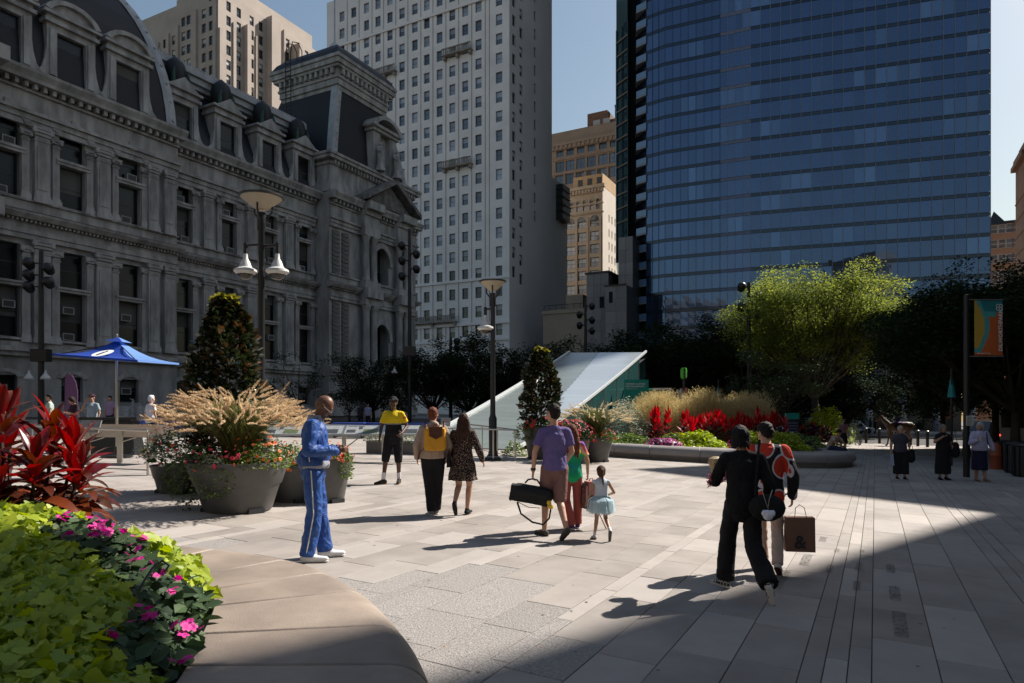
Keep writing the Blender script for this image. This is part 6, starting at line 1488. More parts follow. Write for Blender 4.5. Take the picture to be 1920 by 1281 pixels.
# ================================================================== FAR BED
FO = [(2.4, 28.5), (2.6, 27.0), (3.3, 25.6), (4.7, 24.5), (6.5, 23.6), (8.3, 22.8), (9.9, 22.6), (11.4, 23.2), (12.5, 24.8), (13.1, 27.2), (13.1, 30.5), (12.4, 34), (11, 37)]
FI = [(3.6, 28.7), (3.8, 27.4), (4.3, 26.5), (5.3, 25.6), (6.9, 24.7), (8.5, 23.95), (9.8, 23.75), (10.8, 24.2), (11.6, 25.5), (12.0, 27.6), (12.0, 30.2), (11.3, 33.3), (10, 36)]
bench_ring('granite_bench', 'long low curved granite bench rim of the far red flower bed', FO, FI, .5, [i*.8 for i in range(15)]+[12], mat('far bench granite', (.27, .25, .235), .5, var=.15, vs=2, obj_var=.06), .25, .2, 8)
fp = [(p.x, p.y) for p in smooth(FI, 4)]+[(6, 36), (3.4, 32)]
b = MB(); b.add([(x, y, G(x, y)+.42) for x, y in fp], [tuple(range(len(fp)))]); tag(b.build('bed_soil', M_soil), kind='structure')
def mound(nm, label, cat, px, Y, pyt, hw, ry, m, size, n, seed, fl=None, nf=0, up=.6, fs=.05, group=None):
    o = onp(px, Y); t = thing(nm, label, cat, o, group=group); h = at(px, pyt, Y).z-o.z-.35; r = (hw/F*Y, ry, h); bush(t, (0, 0, .35), r, n, size, m, seed, up=up, kind='stuff')
    if fl: blossoms(t, (0, 0, .35), (r[0], r[1], r[2]), nf, fs, fl, seed)
    return t
M_mag_far = leafmat('far magenta flower', (.6, .03, .35), (.4, .01, .2), tr=.3); M_purp = leafmat('purple dark foliage', (.06, .02, .04), (.025, .01, .02), tr=.2)
mound('lime_mound', 'darker green mound at the left end of the far bed', 'plant', 1178, 26.4, 812, 56, 1.0, M_grl2, .11, 2600, 31)
mound('flower_mound', 'magenta flowering mound on the far bed rim', 'plant', 1243, 25.4, 822, 40, .8, M_purp, .09, 1800, 32, M_mag_far, 130)
mound('lime_mound', 'bright lime mound in the middle of the far bed rim', 'plant', 1310, 25.6, 806, 52, 1.0, M_lime, .11, 3200, 33)
mound('lime_mound', 'bright lime mound seen between the two walking heads', 'plant', 1412, 25.4, 806, 40, 1.0, M_lime, .11, 2400, 44)
mound('lime_mound', 'low lime fringe under the leftmost red cordylines', 'plant', 1262, 26.6, 812, 60, 1.0, M_grl2, .11, 2200, 45)
mound('flower_mound', 'small magenta mound behind the black haired woman', 'plant', 1385, 25.4, 818, 26, .7, M_purp, .09, 900, 34, M_mag_far, 50)
mound('lime_mound', 'lime mound right of the boy with the printed jacket', 'plant', 1470, 25.2, 808, 50, 1.0, M_lime, .11, 2400, 35)
mound('lime_mound', 'low lime strip along the right end of the far bed', 'plant', 1505, 28, 812, 40, 1.6, M_grl2, .11, 2000, 36)
mound('flower_mound', 'dark purple mound at the right end of the far bed', 'plant', 1500, 26.2, 822, 26, .8, M_purp, .09, 900, 37)
mound('silver_shrub', 'pale silver grey shrub between the pale grass and the red cordylines', 'shrub', 1172, 29.5, 744, 48, 1.3, M_silver, .1, 5200, 38, up=.9)
def far_cord(px, Y, pyt, hw, label, seed, n=9):
    o = onp(px, Y); t = thing('cordyline', label, 'plant', o); rnd = random.Random(seed); H = at(px, pyt, Y).z-o.z; w = hw/F*Y; Vr, Vd = [], []
    for s in range(n):
        dx = rnd.uniform(-w, w)*.8; dy = rnd.uniform(-.5, .5); h = H*rnd.uniform(.78, 1.0)
        for i in range(26):
            f = i/25; a = i*2.4+rnd.random(); el = R(-10+92*f+rnd.uniform(-10, 10)); L = .46*(1.1-.3*f); d = Vector((math.cos(a)*math.cos(el), math.sin(a)*math.cos(el), math.sin(el))); sd = d.cross(Vector((0, 0, 1)) if abs(d.z) < .9 else Vector((math.cos(a+1.5), math.sin(a+1.5), 0))).normalized()*.055
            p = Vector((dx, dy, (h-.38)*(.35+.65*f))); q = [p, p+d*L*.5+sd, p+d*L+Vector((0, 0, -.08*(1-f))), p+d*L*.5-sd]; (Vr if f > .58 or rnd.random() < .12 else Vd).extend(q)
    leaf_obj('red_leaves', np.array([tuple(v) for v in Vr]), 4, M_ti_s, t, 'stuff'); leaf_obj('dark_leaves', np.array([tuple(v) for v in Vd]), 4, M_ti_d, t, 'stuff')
for px, Y, py, hw, lb, n in ((1232, 27.2, 755, 34, 'red topped cordyline clump at the left end of the far bed', 9), (1298, 27.4, 757, 34, 'second red cordyline clump from the left, under the dry grass', 9), (1350, 27.4, 761, 24, 'red cordyline clump above the black haired woman', 7), (1392, 27.4, 760, 26, 'red cordyline clump between the two walking heads', 7), (1440, 27.2, 756, 34, 'dense bright red cordyline clump at the right end of the far bed', 12), (1515, 40, 786, 30, 'dark red cordyline clump in the bed behind, by the tree trunks', 8)):
    far_cord(px, Y, py, hw, lb, int(px), n)
def dry_grass(px, Y, pyt, hw, label, seed, n):
    o = onp(px, Y); t = thing('dry_grass', label, 'grass', o); rnd = random.Random(seed); H = at(px, pyt, Y).z-o.z; w = hw/F*Y; V = []
    for i in range(n):
        x, y = rnd.uniform(-w, w), rnd.uniform(-1.2, 1.2); k = math.cos(x/w*1.2)**.3; h = H*rnd.uniform(.55, 1.12)**.8*(.72+.28*k)*(1+.1*math.sin(x*3.1)); lx, ly = rnd.uniform(-.5, .5), rnd.uniform(-.3, .3); s = Vector((.006, 0, 0)); b0 = Vector((x, y, .3)); m = b0+Vector((lx*.3, ly*.3, h*.55)); e = b0+Vector((lx, ly, h-.3)); V += [b0-s, b0+s, m+s*.7, m-s*.7, m-s*.7, m+s*.7, e+s*.3, e-s*.3]
        for j in range(5):
            u = rnd.uniform(.5, 1); p = m.lerp(e, u*1.0); q = p+Vector((rnd.uniform(-.14, .14), rnd.uniform(-.1, .1), rnd.uniform(.0, .12))); V += [p, p+Vector((.008, 0, 0)), q+Vector((.01, 0, .01)), q-Vector((.008, 0, 0))]
    leaf_obj('grass_stems', np.array([tuple(v) for v in V]), 4, M_dry, t, 'stuff')
dry_grass(1300, 30.5, 746, 85, 'wide tawny switch grass behind the red cordylines', 1, 4200); dry_grass(1385, 31, 750, 45, 'tawny switch grass at the right, before the mid green tree', 2, 2000); dry_grass(1218, 30.5, 750, 26, 'low tawny grass below the teal poster', 3, 900)
mound('yellow_shrub', 'yellow green shrub round the foot of the sunlit locust', 'shrub', 1548, 42, 758, 46, 1.6, M_lime, .2, 2200, 41, up=.4)
mound('purple_shrub', 'dark purple red low shrub before the sunlit locust', 'shrub', 1528, 39, 792, 44, 1.2, M_purp, .15, 1600, 42, M_redf, 30)
mound('silver_shrub', 'small pale shrub right of the standing woman', 'shrub', 1600, 38, 788, 14, .6, M_silver, .1, 900, 43)
# scattered dry leaves and twigs on the paving
M_fall = mat('fallen leaf', (.4, .16, .03), .8); rl = random.Random(4)
fm = MB(); fm.add([(0, 0, .004), (.5, -.25, .05), (1, 0, .01), (.5, .25, .06)], [(0, 1, 2, 3)]); fm = fm.mesh('fallen_leaf', M_fall)
for px, py, s, lbl in ((833, 1213, .035, 'curled orange leaf on the rough paving nearest the round bench end'), (1013, 1214, .025, 'dry leaf at the shadow edge, bottom centre'), (1349, 1133, .03, 'dry leaf beside the front shoe of the woman in black'), (1444, 1237, .02, 'tiny dry leaf in the shade nearest the bottom border'), (1500, 1030, .02, 'tiny dry leaf right of the brown paper bag'), (1240, 1150, .02, 'tiny dry leaf in the shadow of the woman in black'), (720, 1010, .02, 'tiny dry leaf right of the white sneakers'), (900, 1160, .018, 'tiny dry leaf on the sunlit paving between bench and shadow')):
    g = gp(px, py, .004); o = inst('fallen_leaf', fm, None, g, (0, 0, rl.uniform(0, 6)), (s, s, s)); tag(o, lbl, 'leaf', 'dry leaves scattered on the paving')
# ================================================================== PEOPLE
def cap(b, p0, p1, r0, r1, sq=1.0, n=10):
    p0, p1 = Vector(p0), Vector(p1); d = (p1-p0); d = d.normalized() if d.length > 1e-6 else Vector((0, 0, 1))
    b.tube([p0-d*r0*.98, p0-d*r0*.8, p0-d*r0*.4, p0, p1, p1+d*r1*.4, p1+d*r1*.8, p1+d*r1*.98], [r0*.15, r0*.6, r0*.92, r0, r1, r1*.92, r1*.6, r1*.15], n, sq=sq)
_tex = bpy.data.textures.new('cloth folds', 'CLOUDS'); _tex.noise_scale = .13; _tex.noise_depth = 2
_tex2 = bpy.data.textures.new('hair strands', 'CLOUDS'); _tex2.noise_scale = .022; _tex2.noise_depth = 2
def blob(name, b, m, parent, vox=.012, it=5, disp=0.0, tex=None):
    o = b.build(name, m, parent); md = o.modifiers.new('skin', 'REMESH'); md.mode = 'VOXEL'; md.voxel_size = vox; md.use_smooth_shade = True
    if it: s = o.modifiers.new('soft', 'SMOOTH'); s.factor = .5; s.iterations = it
    if disp: d = o.modifiers.new('folds', 'DISPLACE'); d.texture = tex or _tex; d.strength = disp; d.mid_level = .5; d.texture_coords = 'LOCAL'
    return o
def J0():
    return dict(head=(0, .02, 1.63), neck=(0, -.01, 1.47), chest=(0, 0, 1.3), waist=(0, 0, 1.1), pelvis=(0, 0, .95), shL=(-.168, 0, 1.405), shR=(.168, 0, 1.405), elL=(-.215, -.03, 1.13), elR=(.215, -.03, 1.13),
                wrL=(-.225, .04, .87), wrR=(.225, .04, .87), hiL=(-.09, 0, .92), hiR=(.09, 0, .92), knL=(-.1, .02, .5), knR=(.1, .02, .5), anL=(-.1, 0, .09), anR=(.1, 0, .09), toL=(-.12, .17, .035), toR=(.12, .17, .035))
SK = {k: mat('skin '+k, c, .5, var=.1, vs=30) for k, c in dict(dark=(.14, .06, .03), brown=(.09, .04, .022), fair=(.5, .28, .19), tan=(.4, .22, .14)).items()}
M_eye = mat('eye white', (.7, .7, .68), .3); M_pup = mat('dark eye', (.02, .012, .01), .2)
CL = {}
def cloth(nm, c, rough=.85, **k):
    if nm not in CL: CL[nm] = mat('cloth '+nm, c, rough, bump=k.pop('bump', .75), bs=k.pop('bs', 6), dist=1.6, bd=.035, spec=.25, **k)
    return CL[nm]
def hairm(nm, c): 
    if nm not in CL: CL[nm] = mat('hair '+nm, c, .7, spec=.25, var=.5, vs=60, stretch=(1, 1, .15), bump=.6, bs=90)
    return CL[nm]
class Person:
    def __init__(s, label, pos, rz, H, skin='fair', pose={}, pitch=0, yaw=0, vox=.0115, bodyw=1.0, fingers=True, name='person', group=None, tilt=0, face=True):
        s.k = H/1.75; s.w = bodyw; s.v = vox
        s.t = thing(name, label, 'person', pos, R(rz), group)
        s.J = {k: Vector(v)*s.k for k, v in {**J0(), **pose}.items()}; s.skin = SK[skin]
        s.HM = Matrix.Translation(s.J['head']) @ Euler((R(-pitch), R(tilt), R(yaw)), 'XYZ').to_matrix().to_4x4() @ Matrix.Scale(s.k, 4)
        J, k = s.J, s.k; b = MB(); hm = s.HM
        b.ell((0, -.008, .022), (.077, .097, .1), 14, hm); b.ell((0, .028, -.055), (.056, .066, .062), 12, hm); b.ell((0, .075, -.09), (.026, .022, .02), 8, hm)
        b.tube([hm @ Vector((0, .088, .02)), hm @ Vector((0, .108, -.018)), hm @ Vector((0, .096, -.03))], [.008*k, .015*k, .01*k], 7)
        for sx in (-1, 1): b.ell((sx*.079, -.005, -.005), (.011, .022, .033), 8, hm); b.ell((sx*.032, .078, -.008), (.02, .014, .012), 8, hm); b.ell((sx*.045, .06, -.04), (.022, .025, .022), 8, hm)
        b.ell((0, .088, -.058), (.024, .01, .009), 8, hm); b.ell((0, .085, .04), (.045, .012, .012), 8, hm)
        cap(b, J['neck']-Vector((0, 0, .05*k)), J['head']+Vector((0, -.015*k, -.05*k)), .055*k, .05*k)
        w = s.w
        for q in 'LR': cap(b, J['neck']+Vector((0, 0, -.05*k)), J['sh'+q], .055*k, .047*k, .9)
        cap(b, J['chest'], J['waist'], .14*k*w, .12*k*w, .74, 14); cap(b, J['waist'], J['pelvis'], .12*k*w, .135*k*w, .8, 14)
        for q in 'LR':
            cap(b, J['sh'+q], J['el'+q], .046*k*w, .036*k*w); cap(b, J['el'+q], J['wr'+q], .037*k*w, .025*k*w)
            cap(b, J['hi'+q], J['kn'+q], .078*k*w, .052*k*w, n=12); kn, an = J['kn'+q], J['an'+q]; cm = kn.lerp(an, .3)+Vector((0, -.012*k, 0)); cap(b, kn, cm, .05*k*w, .052*k*w); cap(b, cm, an, .05*k*w, .032*k*w)
            to = J['to'+q]; cap(b, an+Vector((0, -.01, -.04))*k, to, .036*k, .03*k, .8)
            s.hand(b, q, fingers)
        s.body = blob('body', b, s.skin, s.t, vox, 3)
        if face:
            e = MB()
            for sx in (-1, 1): e.ell((sx*.031, .081, .0), (.012, .009, .006), 8, hm)
            eo = e.build('eyes', M_eye, s.t, True); e = MB()
            for sx in (-1, 1): e.ell((sx*.031, .0865, .0), (.006, .005, .006), 8, hm)
            e.build('pupils', M_pup, eo, True); e = MB()
            for sx in (-1, 1): e.tube([hm @ Vector((sx*.014, .094, .022)), hm @ Vector((sx*.03, .096, .027)), hm @ Vector((sx*.048, .082, .02))], .0035*k, 5)
            e.tube([hm @ Vector((-.02, .094, -.058)), hm @ Vector((0, .1, -.06)), hm @ Vector((.02, .094, -.058))], .0035*k, 5); e.build('brows_and_lips', mat('lip', (.2, .06, .05), .5) if 'lip' not in CL else CL['lip'], s.t)
    def hand(s, b, q, fingers):
        J, k = s.J, s.k; wr, el = J['wr'+q], J['el'+q]; d = J.get('hd'+q); d = (d/k).normalized() if d is not None else (wr-el).normalized()
        sx = -1 if q == 'L' else 1; side = d.cross(Vector((0, 0, 1))) if abs(d.z) < .7 else Vector((0, 1, 0)); side.normalize(); nrm = side.cross(d).normalized()
        inn = Vector((-sx, 0, 0)); inn = (inn-d*inn.dot(d)); inn = inn.normalized() if inn.length > .2 else nrm
        pc = wr+d*.05*k; side = inn.cross(d).normalized()
        if side.dot(Vector((0, 1, 0)) if abs(d.z) > .7 else Vector((0, 0, 1))) < 0: side = -side
        for u in (-.022, 0, .022): cap(b, wr+side*u*.4*k, wr+d*.085*k+side*u*k, .016*k, .014*k, .8, 8)
        if fingers:
            for i, L in enumerate((.068, .078, .074, .058)):
                p = wr+d*.085*k+side*(.028-.0185*i)*k; m = p+(d*.75+inn*.35)*L*.5*k; e = m+(d*.35+inn*.85)*L*.5*k; b.tube([p, m, e], [.0092*k, .0088*k, .007*k], 7)
            p = wr+d*.025*k+side*.028*k; m = p+(side*.7+d*.7)*.035*k; b.tube([p, m, m+(d*.8+inn*.5)*.032*k], [.012*k, .0105*k, .008*k], 7)
        else: cap(b, pc+d*.04*k, pc+d*.08*k+inn*.03*k, .025*k, .018*k)
        s.J['palm'+q] = wr+d*.09*k
    def top(s, m, sleeve='long', r=1.0, hem=.88, name='shirt', disp=.012, vox=None, hood=False, sr=1.0, vneck=False):
        J, k, w = s.J, s.k, s.w*r; b = MB(); pe = J['pelvis'].copy(); pe.z = hem*k+.05*k
        [cap(b, J['neck']+Vector((0, 0, -.05*k)), J['sh'+q]+Vector((0, 0, .002)), .064*k*r, .057*k*r, .95, 12) for q in 'LR']; cap(b, J['chest']+Vector((0, 0, .0)), J['waist'], .163*k*w, .15*k*w, .76, 16); cap(b, J['waist'], Vector((pe.x, pe.y, pe.z+.03*k)), .152*k*w, .162*k*w, .84, 16)
        b.tube([J['neck']+Vector((0, 0, -.06*k)), J['neck']+Vector((0, 0, .015*k))], [.085*k, .062*k], 12)
        x, y = pe.x, pe.y; b.lathe([(.15*k*w, pe.z+.1*k), (.166*k*w, pe.z+.02*k), (.168*k*w, hem*k)], 18, Matrix.Translation((0, y*.2, 0)) @ Matrix.Diagonal((1, .8, 1, 1)), (x, y))
        for q in 'LR':
            sh, el, wr = J['sh'+q], J['el'+q], J['wr'+q]
            if sleeve == 'long': cap(b, sh, el, .058*k*r*sr, .053*k*r*sr); cap(b, el, wr.lerp(el, .06), .054*k*r*sr, .042*k*r*sr)
            elif sleeve == 'short': b.tube([sh.lerp(el, -.05), sh.lerp(el, .3), sh.lerp(el, .7)], [.05*k*r*sr, .056*k*r*sr, .062*k*r*sr], 12)
            elif sleeve == 'none': cap(b, sh*.92+Vector((0, 0, sh.z*.08)), sh*.9+Vector((0, 0, sh.z*.1)), .06*k, .05*k)
        if hood: b.ell(J['neck']+Vector((0, -.085*k, -.01*k)), (.1*k, .06*k, .08*k), 12)
        return blob(name, b, m, s.t, vox or s.v, 4, disp*k)
    def pants(s, m, length=1.0, r=1.0, flare=1.0, name='trousers', disp=.014, vox=None):
        J, k, w = s.J, s.k, s.w*r; b = MB(); cap(b, J['pelvis']+Vector((0, 0, .05*k)), J['pelvis']+Vector((0, 0, -.03*k)), .148*k*w, .155*k*w, .82, 14)
        for q in 'LR':
            hi, kn, an = J['hi'+q], J['kn'+q], J['an'+q]
            if length <= .55: e = hi.lerp(kn, min(1, length/.5)*1.0); cap(b, hi, e, .098*k*w, .09*k*w*flare, n=12)
            else:
                cap(b, hi, kn, .096*k*w, .072*k*w*(1+(flare-1)*.5), n=12); e = kn.lerp(an, (length-.5)/.5+.05); b.tube([kn, kn.lerp(e, .5), e], [.072*k*w*(1+(flare-1)*.5), .066*k*w*(1+(flare-1)*.8), .062*k*w*flare], 12)
        return blob(name, b, m, s.t, vox or s.v, 4, disp*k)
    def skirt(s, m, hem, r0, r1, name='skirt', zt=1.08, disp=.03, pleat=0):
        k = s.k; b = MB(); P = s.J['pelvis']; n = 36; prof = [(r0*.9, zt), (r0, zt-.08), (r0+(r1-r0)*.5, (zt+hem)/2), (r1, hem), (r1*.9, hem+.02), (r0*.8, zt-.1)]
        vs = []
        for r, z in prof:
            for i in range(n): a = 6.283*i/n; q = 1+pleat*math.sin(a*9)*(zt-z)/(zt-hem+.01); vs.append((P.x+r*q*math.cos(a)*k, P.y*.5+r*.86*q*math.sin(a)*k, z*k))
        fs = [(j*n+i, j*n+(i+1) % n, (j+1)*n+(i+1) % n, (j+1)*n+i) for j in range(len(prof)-1) for i in range(n)]; b.add(vs, fs)
        o = b.build(name, m, s.t, True); sub = o.modifiers.new('fine', 'SUBSURF'); sub.levels = sub.render_levels = 2; d = o.modifiers.new('folds', 'DISPLACE'); d.texture = _tex; d.strength = disp*k; d.mid_level = .5; d.texture_coords = 'LOCAL'
        return o
    def shoes(s, m, sole=None, up=0.0, slide=False):
        k = s.k
        for q in 'LR':
            an, to = s.J['an'+q], s.J['to'+q]; f = (to-an); f2 = Vector((f.x, f.y, 0)) if abs(f.z) < .12*k else f; u = (to-an-Vector((0, 0, -.055*k))); d = (to-(an+Vector((0, 0, -.05*k)))); L = d.length; d.normalize(); heel = an+Vector((0, 0, -.045*k))-d*.035*k
            b = MB(); cap(b, heel, heel+d*.1*k, .042*k, .045*k, .95, 10); cap(b, heel+d*.1*k, to+d*.012*k, .044*k, .033*k, .75, 10)
            if not slide: cap(b, heel+d*.03*k, an+Vector((0, 0, up)), .042*k, .042*k, 1, 10)
            blob('shoe', b, m, s.t, .008, 3)
            if sole:
                up_ = d.cross(Vector((1, 0, 0))) if abs(d.x) < .9 else d.cross(Vector((0, 1, 0))); up_ = up_ if up_.z > 0 else -up_; up_.normalize(); b = MB(); cap(b, heel-up_*.034*k, to+d*.01*k-up_*.022*k, .038*k, .034*k, .45, 10); b.v = [tuple(v) for v in b.v]; b.build('sole', sole, s.t, True)
    def socks(s, m, h=.12):
        b = MB()
        for q in 'LR': an, kn = s.J['an'+q], s.J['kn'+q]; d = (kn-an).normalized(); b = MB(); b.tube([an-d*.03, an+d*h*s.k], [.038*s.k, .045*s.k], 12); b.build('sock', m, s.t, True)
    def hair(s, m, style='short', name='hair', disp=.022):
        b = MB(); hm = s.HM; k = s.k; b.ell((0, -.02, .042), (.086, .1, .093), 14, hm)
        if style in ('short', 'bob', 'long', 'pony'): b.ell((0, -.05, .0), (.08, .066, .085), 12, hm)
        if style == 'short': b.ell((0, .045, .09), (.06, .04, .035), 10, hm)
        if style == 'bob':
            b.ell((0, -.02, .03), (.094, .11, .098), 14, hm)
            for a in range(9): t = math.pi*(a/8)-math.pi; cap(b, hm @ Vector((.075*math.cos(t), -.01+.08*math.sin(t), .03)), hm @ Vector((.08*math.cos(t), -.01+.09*math.sin(t), -.11-.015*math.sin(a*2.4))), .027*k, .012*k)
        if style == 'long':
            for x in (-.06, -.02, .02, .06): cap(b, hm @ Vector((x, -.06, .0)), hm @ Vector((x*1.5, -.12, -.2)), .045*k, .045*k); cap(b, hm @ Vector((x*1.5, -.12, -.2)), hm @ Vector((x*1.3+.01, -.13, -.42)), .045*k, .02*k)
        if style == 'pony': b.ell((0, -.115, .05), (.03, .035, .03), 8, hm); cap(b, hm @ Vector((0, -.13, .04)), hm @ Vector((.005, -.14, -.1)), .03*k, .032*k); cap(b, hm @ Vector((.005, -.14, -.1)), hm @ Vector((.03, -.12, -.26)), .03*k, .008*k)
        return blob(name, b, m, s.t, .0095, 2, disp*k, _tex2)
    def cap_hat(s, m):
        b = MB(); b.ell((0, -.01, .055), (.09, .107, .085), 14, s.HM); b.box(-.092, .092, -.108, .1, .045, .07, s.HM); o = blob('cap', b, m, s.t, .009, 3); b = MB(); b.ell((0, .12, .055), (.07, .065, .012), 12, s.HM); b.build('cap_peak', m, s.t, True)
    def glasses(s, m):
        b = MB(); hm = s.HM
        for sx in (-1, 1): b.tube([hm @ Vector((sx*.032+.02*math.cos(a), .1, .0+.015*math.sin(a))) for a in [6.283*i/10 for i in range(11)]], .0016, 4); b.tube([hm @ Vector((sx*.054, .104, .005)), hm @ Vector((sx*.084, .01, .01))], .0022, 4)
        b.build('glasses', m, s.t)
def foot(px, py): return gp(px, py)
CL['lip'] = mat('lip', (.2, .06, .05), .5)
white_c = cloth('white', (.68, .68, .7)); black_c = cloth('black', (.012, .012, .014)); sole_w = cloth('sole white', (.6, .58, .55), bump=0)
# ---- bald man in the blue tracksuit
blue = cloth('shiny tracksuit blue', (.028, .085, .3), .5, bump=1.0, bs=5, var=.2, vs=4); M_pipe = mat('pale piping', (.6, .6, .55), .6)
p = Person('bald bearded man in a blue tracksuit looking down at his phone', foot(588, 1050), -80, 1.82, 'dark', dict(head=(0, .1, 1.6), neck=(0, .02, 1.47), chest=(0, .01, 1.3), waist=(0, .03, 1.1), pelvis=(0, 0, .95), elR=(.25, -.02, 1.15), elL=(-.25, 0, 1.13), wrR=(.12, .24, 1.14), wrL=(-.12, .24, 1.13), hdR=(-.25, .9, .15), hdL=(.25, .9, .1), knL=(-.11, .05, .5), anL=(-.12, .1, .09), toL=(-.15, .27, .035), anR=(.11, -.05, .09), toR=(.12, .12, .035)), pitch=42, vox=.0095)
p.top(blue, 'long', 1.12, .99, 'tracksuit_jacket', .03, sr=1.12); p.pants(blue, 1.0, 1.02, 1.25, disp=.035); p.shoes(cloth('sneaker white', (.72, .72, .72), bump=.1), sole_w)
kn_ = mat('striped knit band', (.05, .07, .16), .9, col2=(.5, .5, .5), vs=60, stretch=(1, 1, 6))
b = MB(); b.lathe([(.17, 1.0), (.182, 1.02), (.182, 1.06), (.172, 1.08)], 24, Matrix.Translation((0, .015, .0)) @ Matrix.Diagonal((1, .86, 1, 1))); b.build('knit_hem', kn_, p.t, True)
b = MB(); b.tube([p.J['neck']+Vector((0, -.005, -.025)), p.J['neck']+Vector((0, .0, .045))], [.09, .078], 16, cap=False); b.build('knit_collar', kn_, p.t, True)
b = MB()
for q in 'LR': e, w_ = p.J['el'+q], p.J['wr'+q]; b.tube([e.lerp(w_, .88), e.lerp(w_, 1.0)], [.05, .042], 12)
b.build('cuffs', kn_, p.t, True)
b = MB(); J = p.J; hp = Vector((.118, 0, 0)); b.tube([J['hiR']+Vector((.1, -.005, .03)), J['hiR'].lerp(J['knR'], .5)+Vector((.092, -.0, 0)), J['knR']+Vector((.086, 0, 0)), J['knR'].lerp(J['anR'], .5)+Vector((.084, 0, 0)), J['anR']+Vector((.084, 0, .02))], .007, 5); b.build('leg_piping', M_pipe, p.t); b = MB(); b.tube([(.2, -.04, 1.35), (.205, -.03, 1.2), (.2, -.02, 1.08)], .006, 5); b.build('side_piping', M_pipe, p.t)
b = MB(); b.ell((0, .05, -.075), (.052, .052, .04), 10, p.HM); blob('beard', b, mat('grey beard', (.1, .085, .075), .9, var=.5, vs=80), p.t, .008, 2); p.glasses(mat('thin grey metal', (.2, .2, .2), .6))
ph = p.t.matrix_basis @ (J['palmR'].lerp(J['palmL'], .5)+Vector((0, .035, .01)))
t = thing('phone', 'smartphone held in both hands of the man in blue', 'phone', p.t.location+Matrix.Rotation(R(-80), 3, 'Z') @ (J['palmR'].lerp(J['palmL'], .5)+Vector((0, .02, .03))), R(-80)); b = MB(); b.box(-.036, .036, -.004, .15, 0, .009, Matrix.Rotation(R(38), 4, 'X')); b.build('phone_body', M_black, t); b = MB(); b.box(-.032, .032, .002, .144, .0095, .0105, Matrix.Rotation(R(38), 4, 'X')); b.build('screen', mat('phone screen', (.3, .32, .35), .15), t)
# ---- guard
yel = cloth('hi vis yellow', (.65, .5, .015), bump=.15)
p = Person('guard in yellow and black uniform shirt, black shorts and cap', foot(738, 907), 178, 1.87, 'brown', dict(elR=(.25, .0, 1.14), wrR=(.26, .1, .93), elL=(-.26, -.05, 1.16), wrL=(-.2, .16, 1.03), hdL=(.3, .7, -.4), anR=(.17, .17, .1), knR=(.13, .14, .52), toR=(.3, .25, .035), anL=(-.1, -.05, .09), toL=(-.11, .12, .035)), yaw=4, vox=.0105)
m = cloth('guard shirt', (.5, .4, .02)); N = m.node_tree.nodes; L_ = m.node_tree.links; tc = N.new('ShaderNodeTexCoord'); sx_ = N.new('ShaderNodeSeparateXYZ'); L_.new(tc.outputs['Object'], sx_.inputs[0])
def _mth(op, a, b): n = N.new('ShaderNodeMath'); n.operation = op; (L_.new(a, n.inputs[0]) if hasattr(a, 'links') else None); (L_.new(b, n.inputs[1]) if hasattr(b, 'links') else setattr(n.inputs[1], 'default_value', b)); return n.outputs[0]
ax = _mth('ABSOLUTE', sx_.outputs[0], 0); yl = _mth('MAXIMUM', _mth('GREATER_THAN', sx_.outputs[2], 1.30), _mth('GREATER_THAN', ax, .212)); bd_ = _mth('LESS_THAN', _mth('ABSOLUTE', _mth('SUBTRACT', sx_.outputs[2], 1.29), 0), .012)
c1 = N.new('ShaderNodeMix'); c1.data_type = 'RGBA'; c1.inputs[6].default_value = (.012, .012, .014, 1); c1.inputs[7].default_value = (.68, .5, .015, 1); L_.new(yl, c1.inputs[0]); c2 = N.new('ShaderNodeMix'); c2.data_type = 'RGBA'; c2.inputs[7].default_value = (.25, .25, .25, 1); L_.new(bd_, c2.inputs[0]); L_.new(c1.outputs[2], c2.inputs[6]); L_.new(c2.outputs[2], N['Principled BSDF'].inputs['Base Color'])
p.top(m, 'short', 1.08, .98, 'shirt', .02); J = p.J; k = p.k
b = MB(); b.tube([J['neck']+Vector((0, 0, -.03)), J['neck']+Vector((0, .01, .02))], [.085, .07], 12, cap=False); b.build('collar', black_c, p.t, True)
p.pants(black_c, .56, 1.12, 1.08, 'shorts'); p.socks(white_c, .14); p.shoes(cloth('dark trainer', (.03, .028, .025)), cloth('trainer sole', (.25, .12, .04)))
p.cap_hat(black_c); p.hair(hairm('black', (.01, .009, .009)), 'none', 'hair', 0) if False else None
b = MB(); b.ell((0, .0, 0), (.04, .008, .04), 12); b.build('shoulder_patch', mat('orange patch', (.5, .14, .03), .7), p.t, True, (-.235*k, .07, 1.33*k), R(30))
b = MB(); b.box(-.018, .018, -.004, .004, -.006, .006); b.build('cap_badge', M_white, p.t, False, p.HM @ Vector((0, .103, .08)))
b = MB(); b.box(-.19*k, .19*k, -.0, .15*k, 0, .016); 
b = MB(); b.tube([J['pelvis']+Vector((0, 0, .06)), J['pelvis']+Vector((0, 0, .1))], [.165*k, .163*k], 18, sq=.82); b.build('belt', mat('leather belt', (.015, .012, .01), .4), p.t, True)
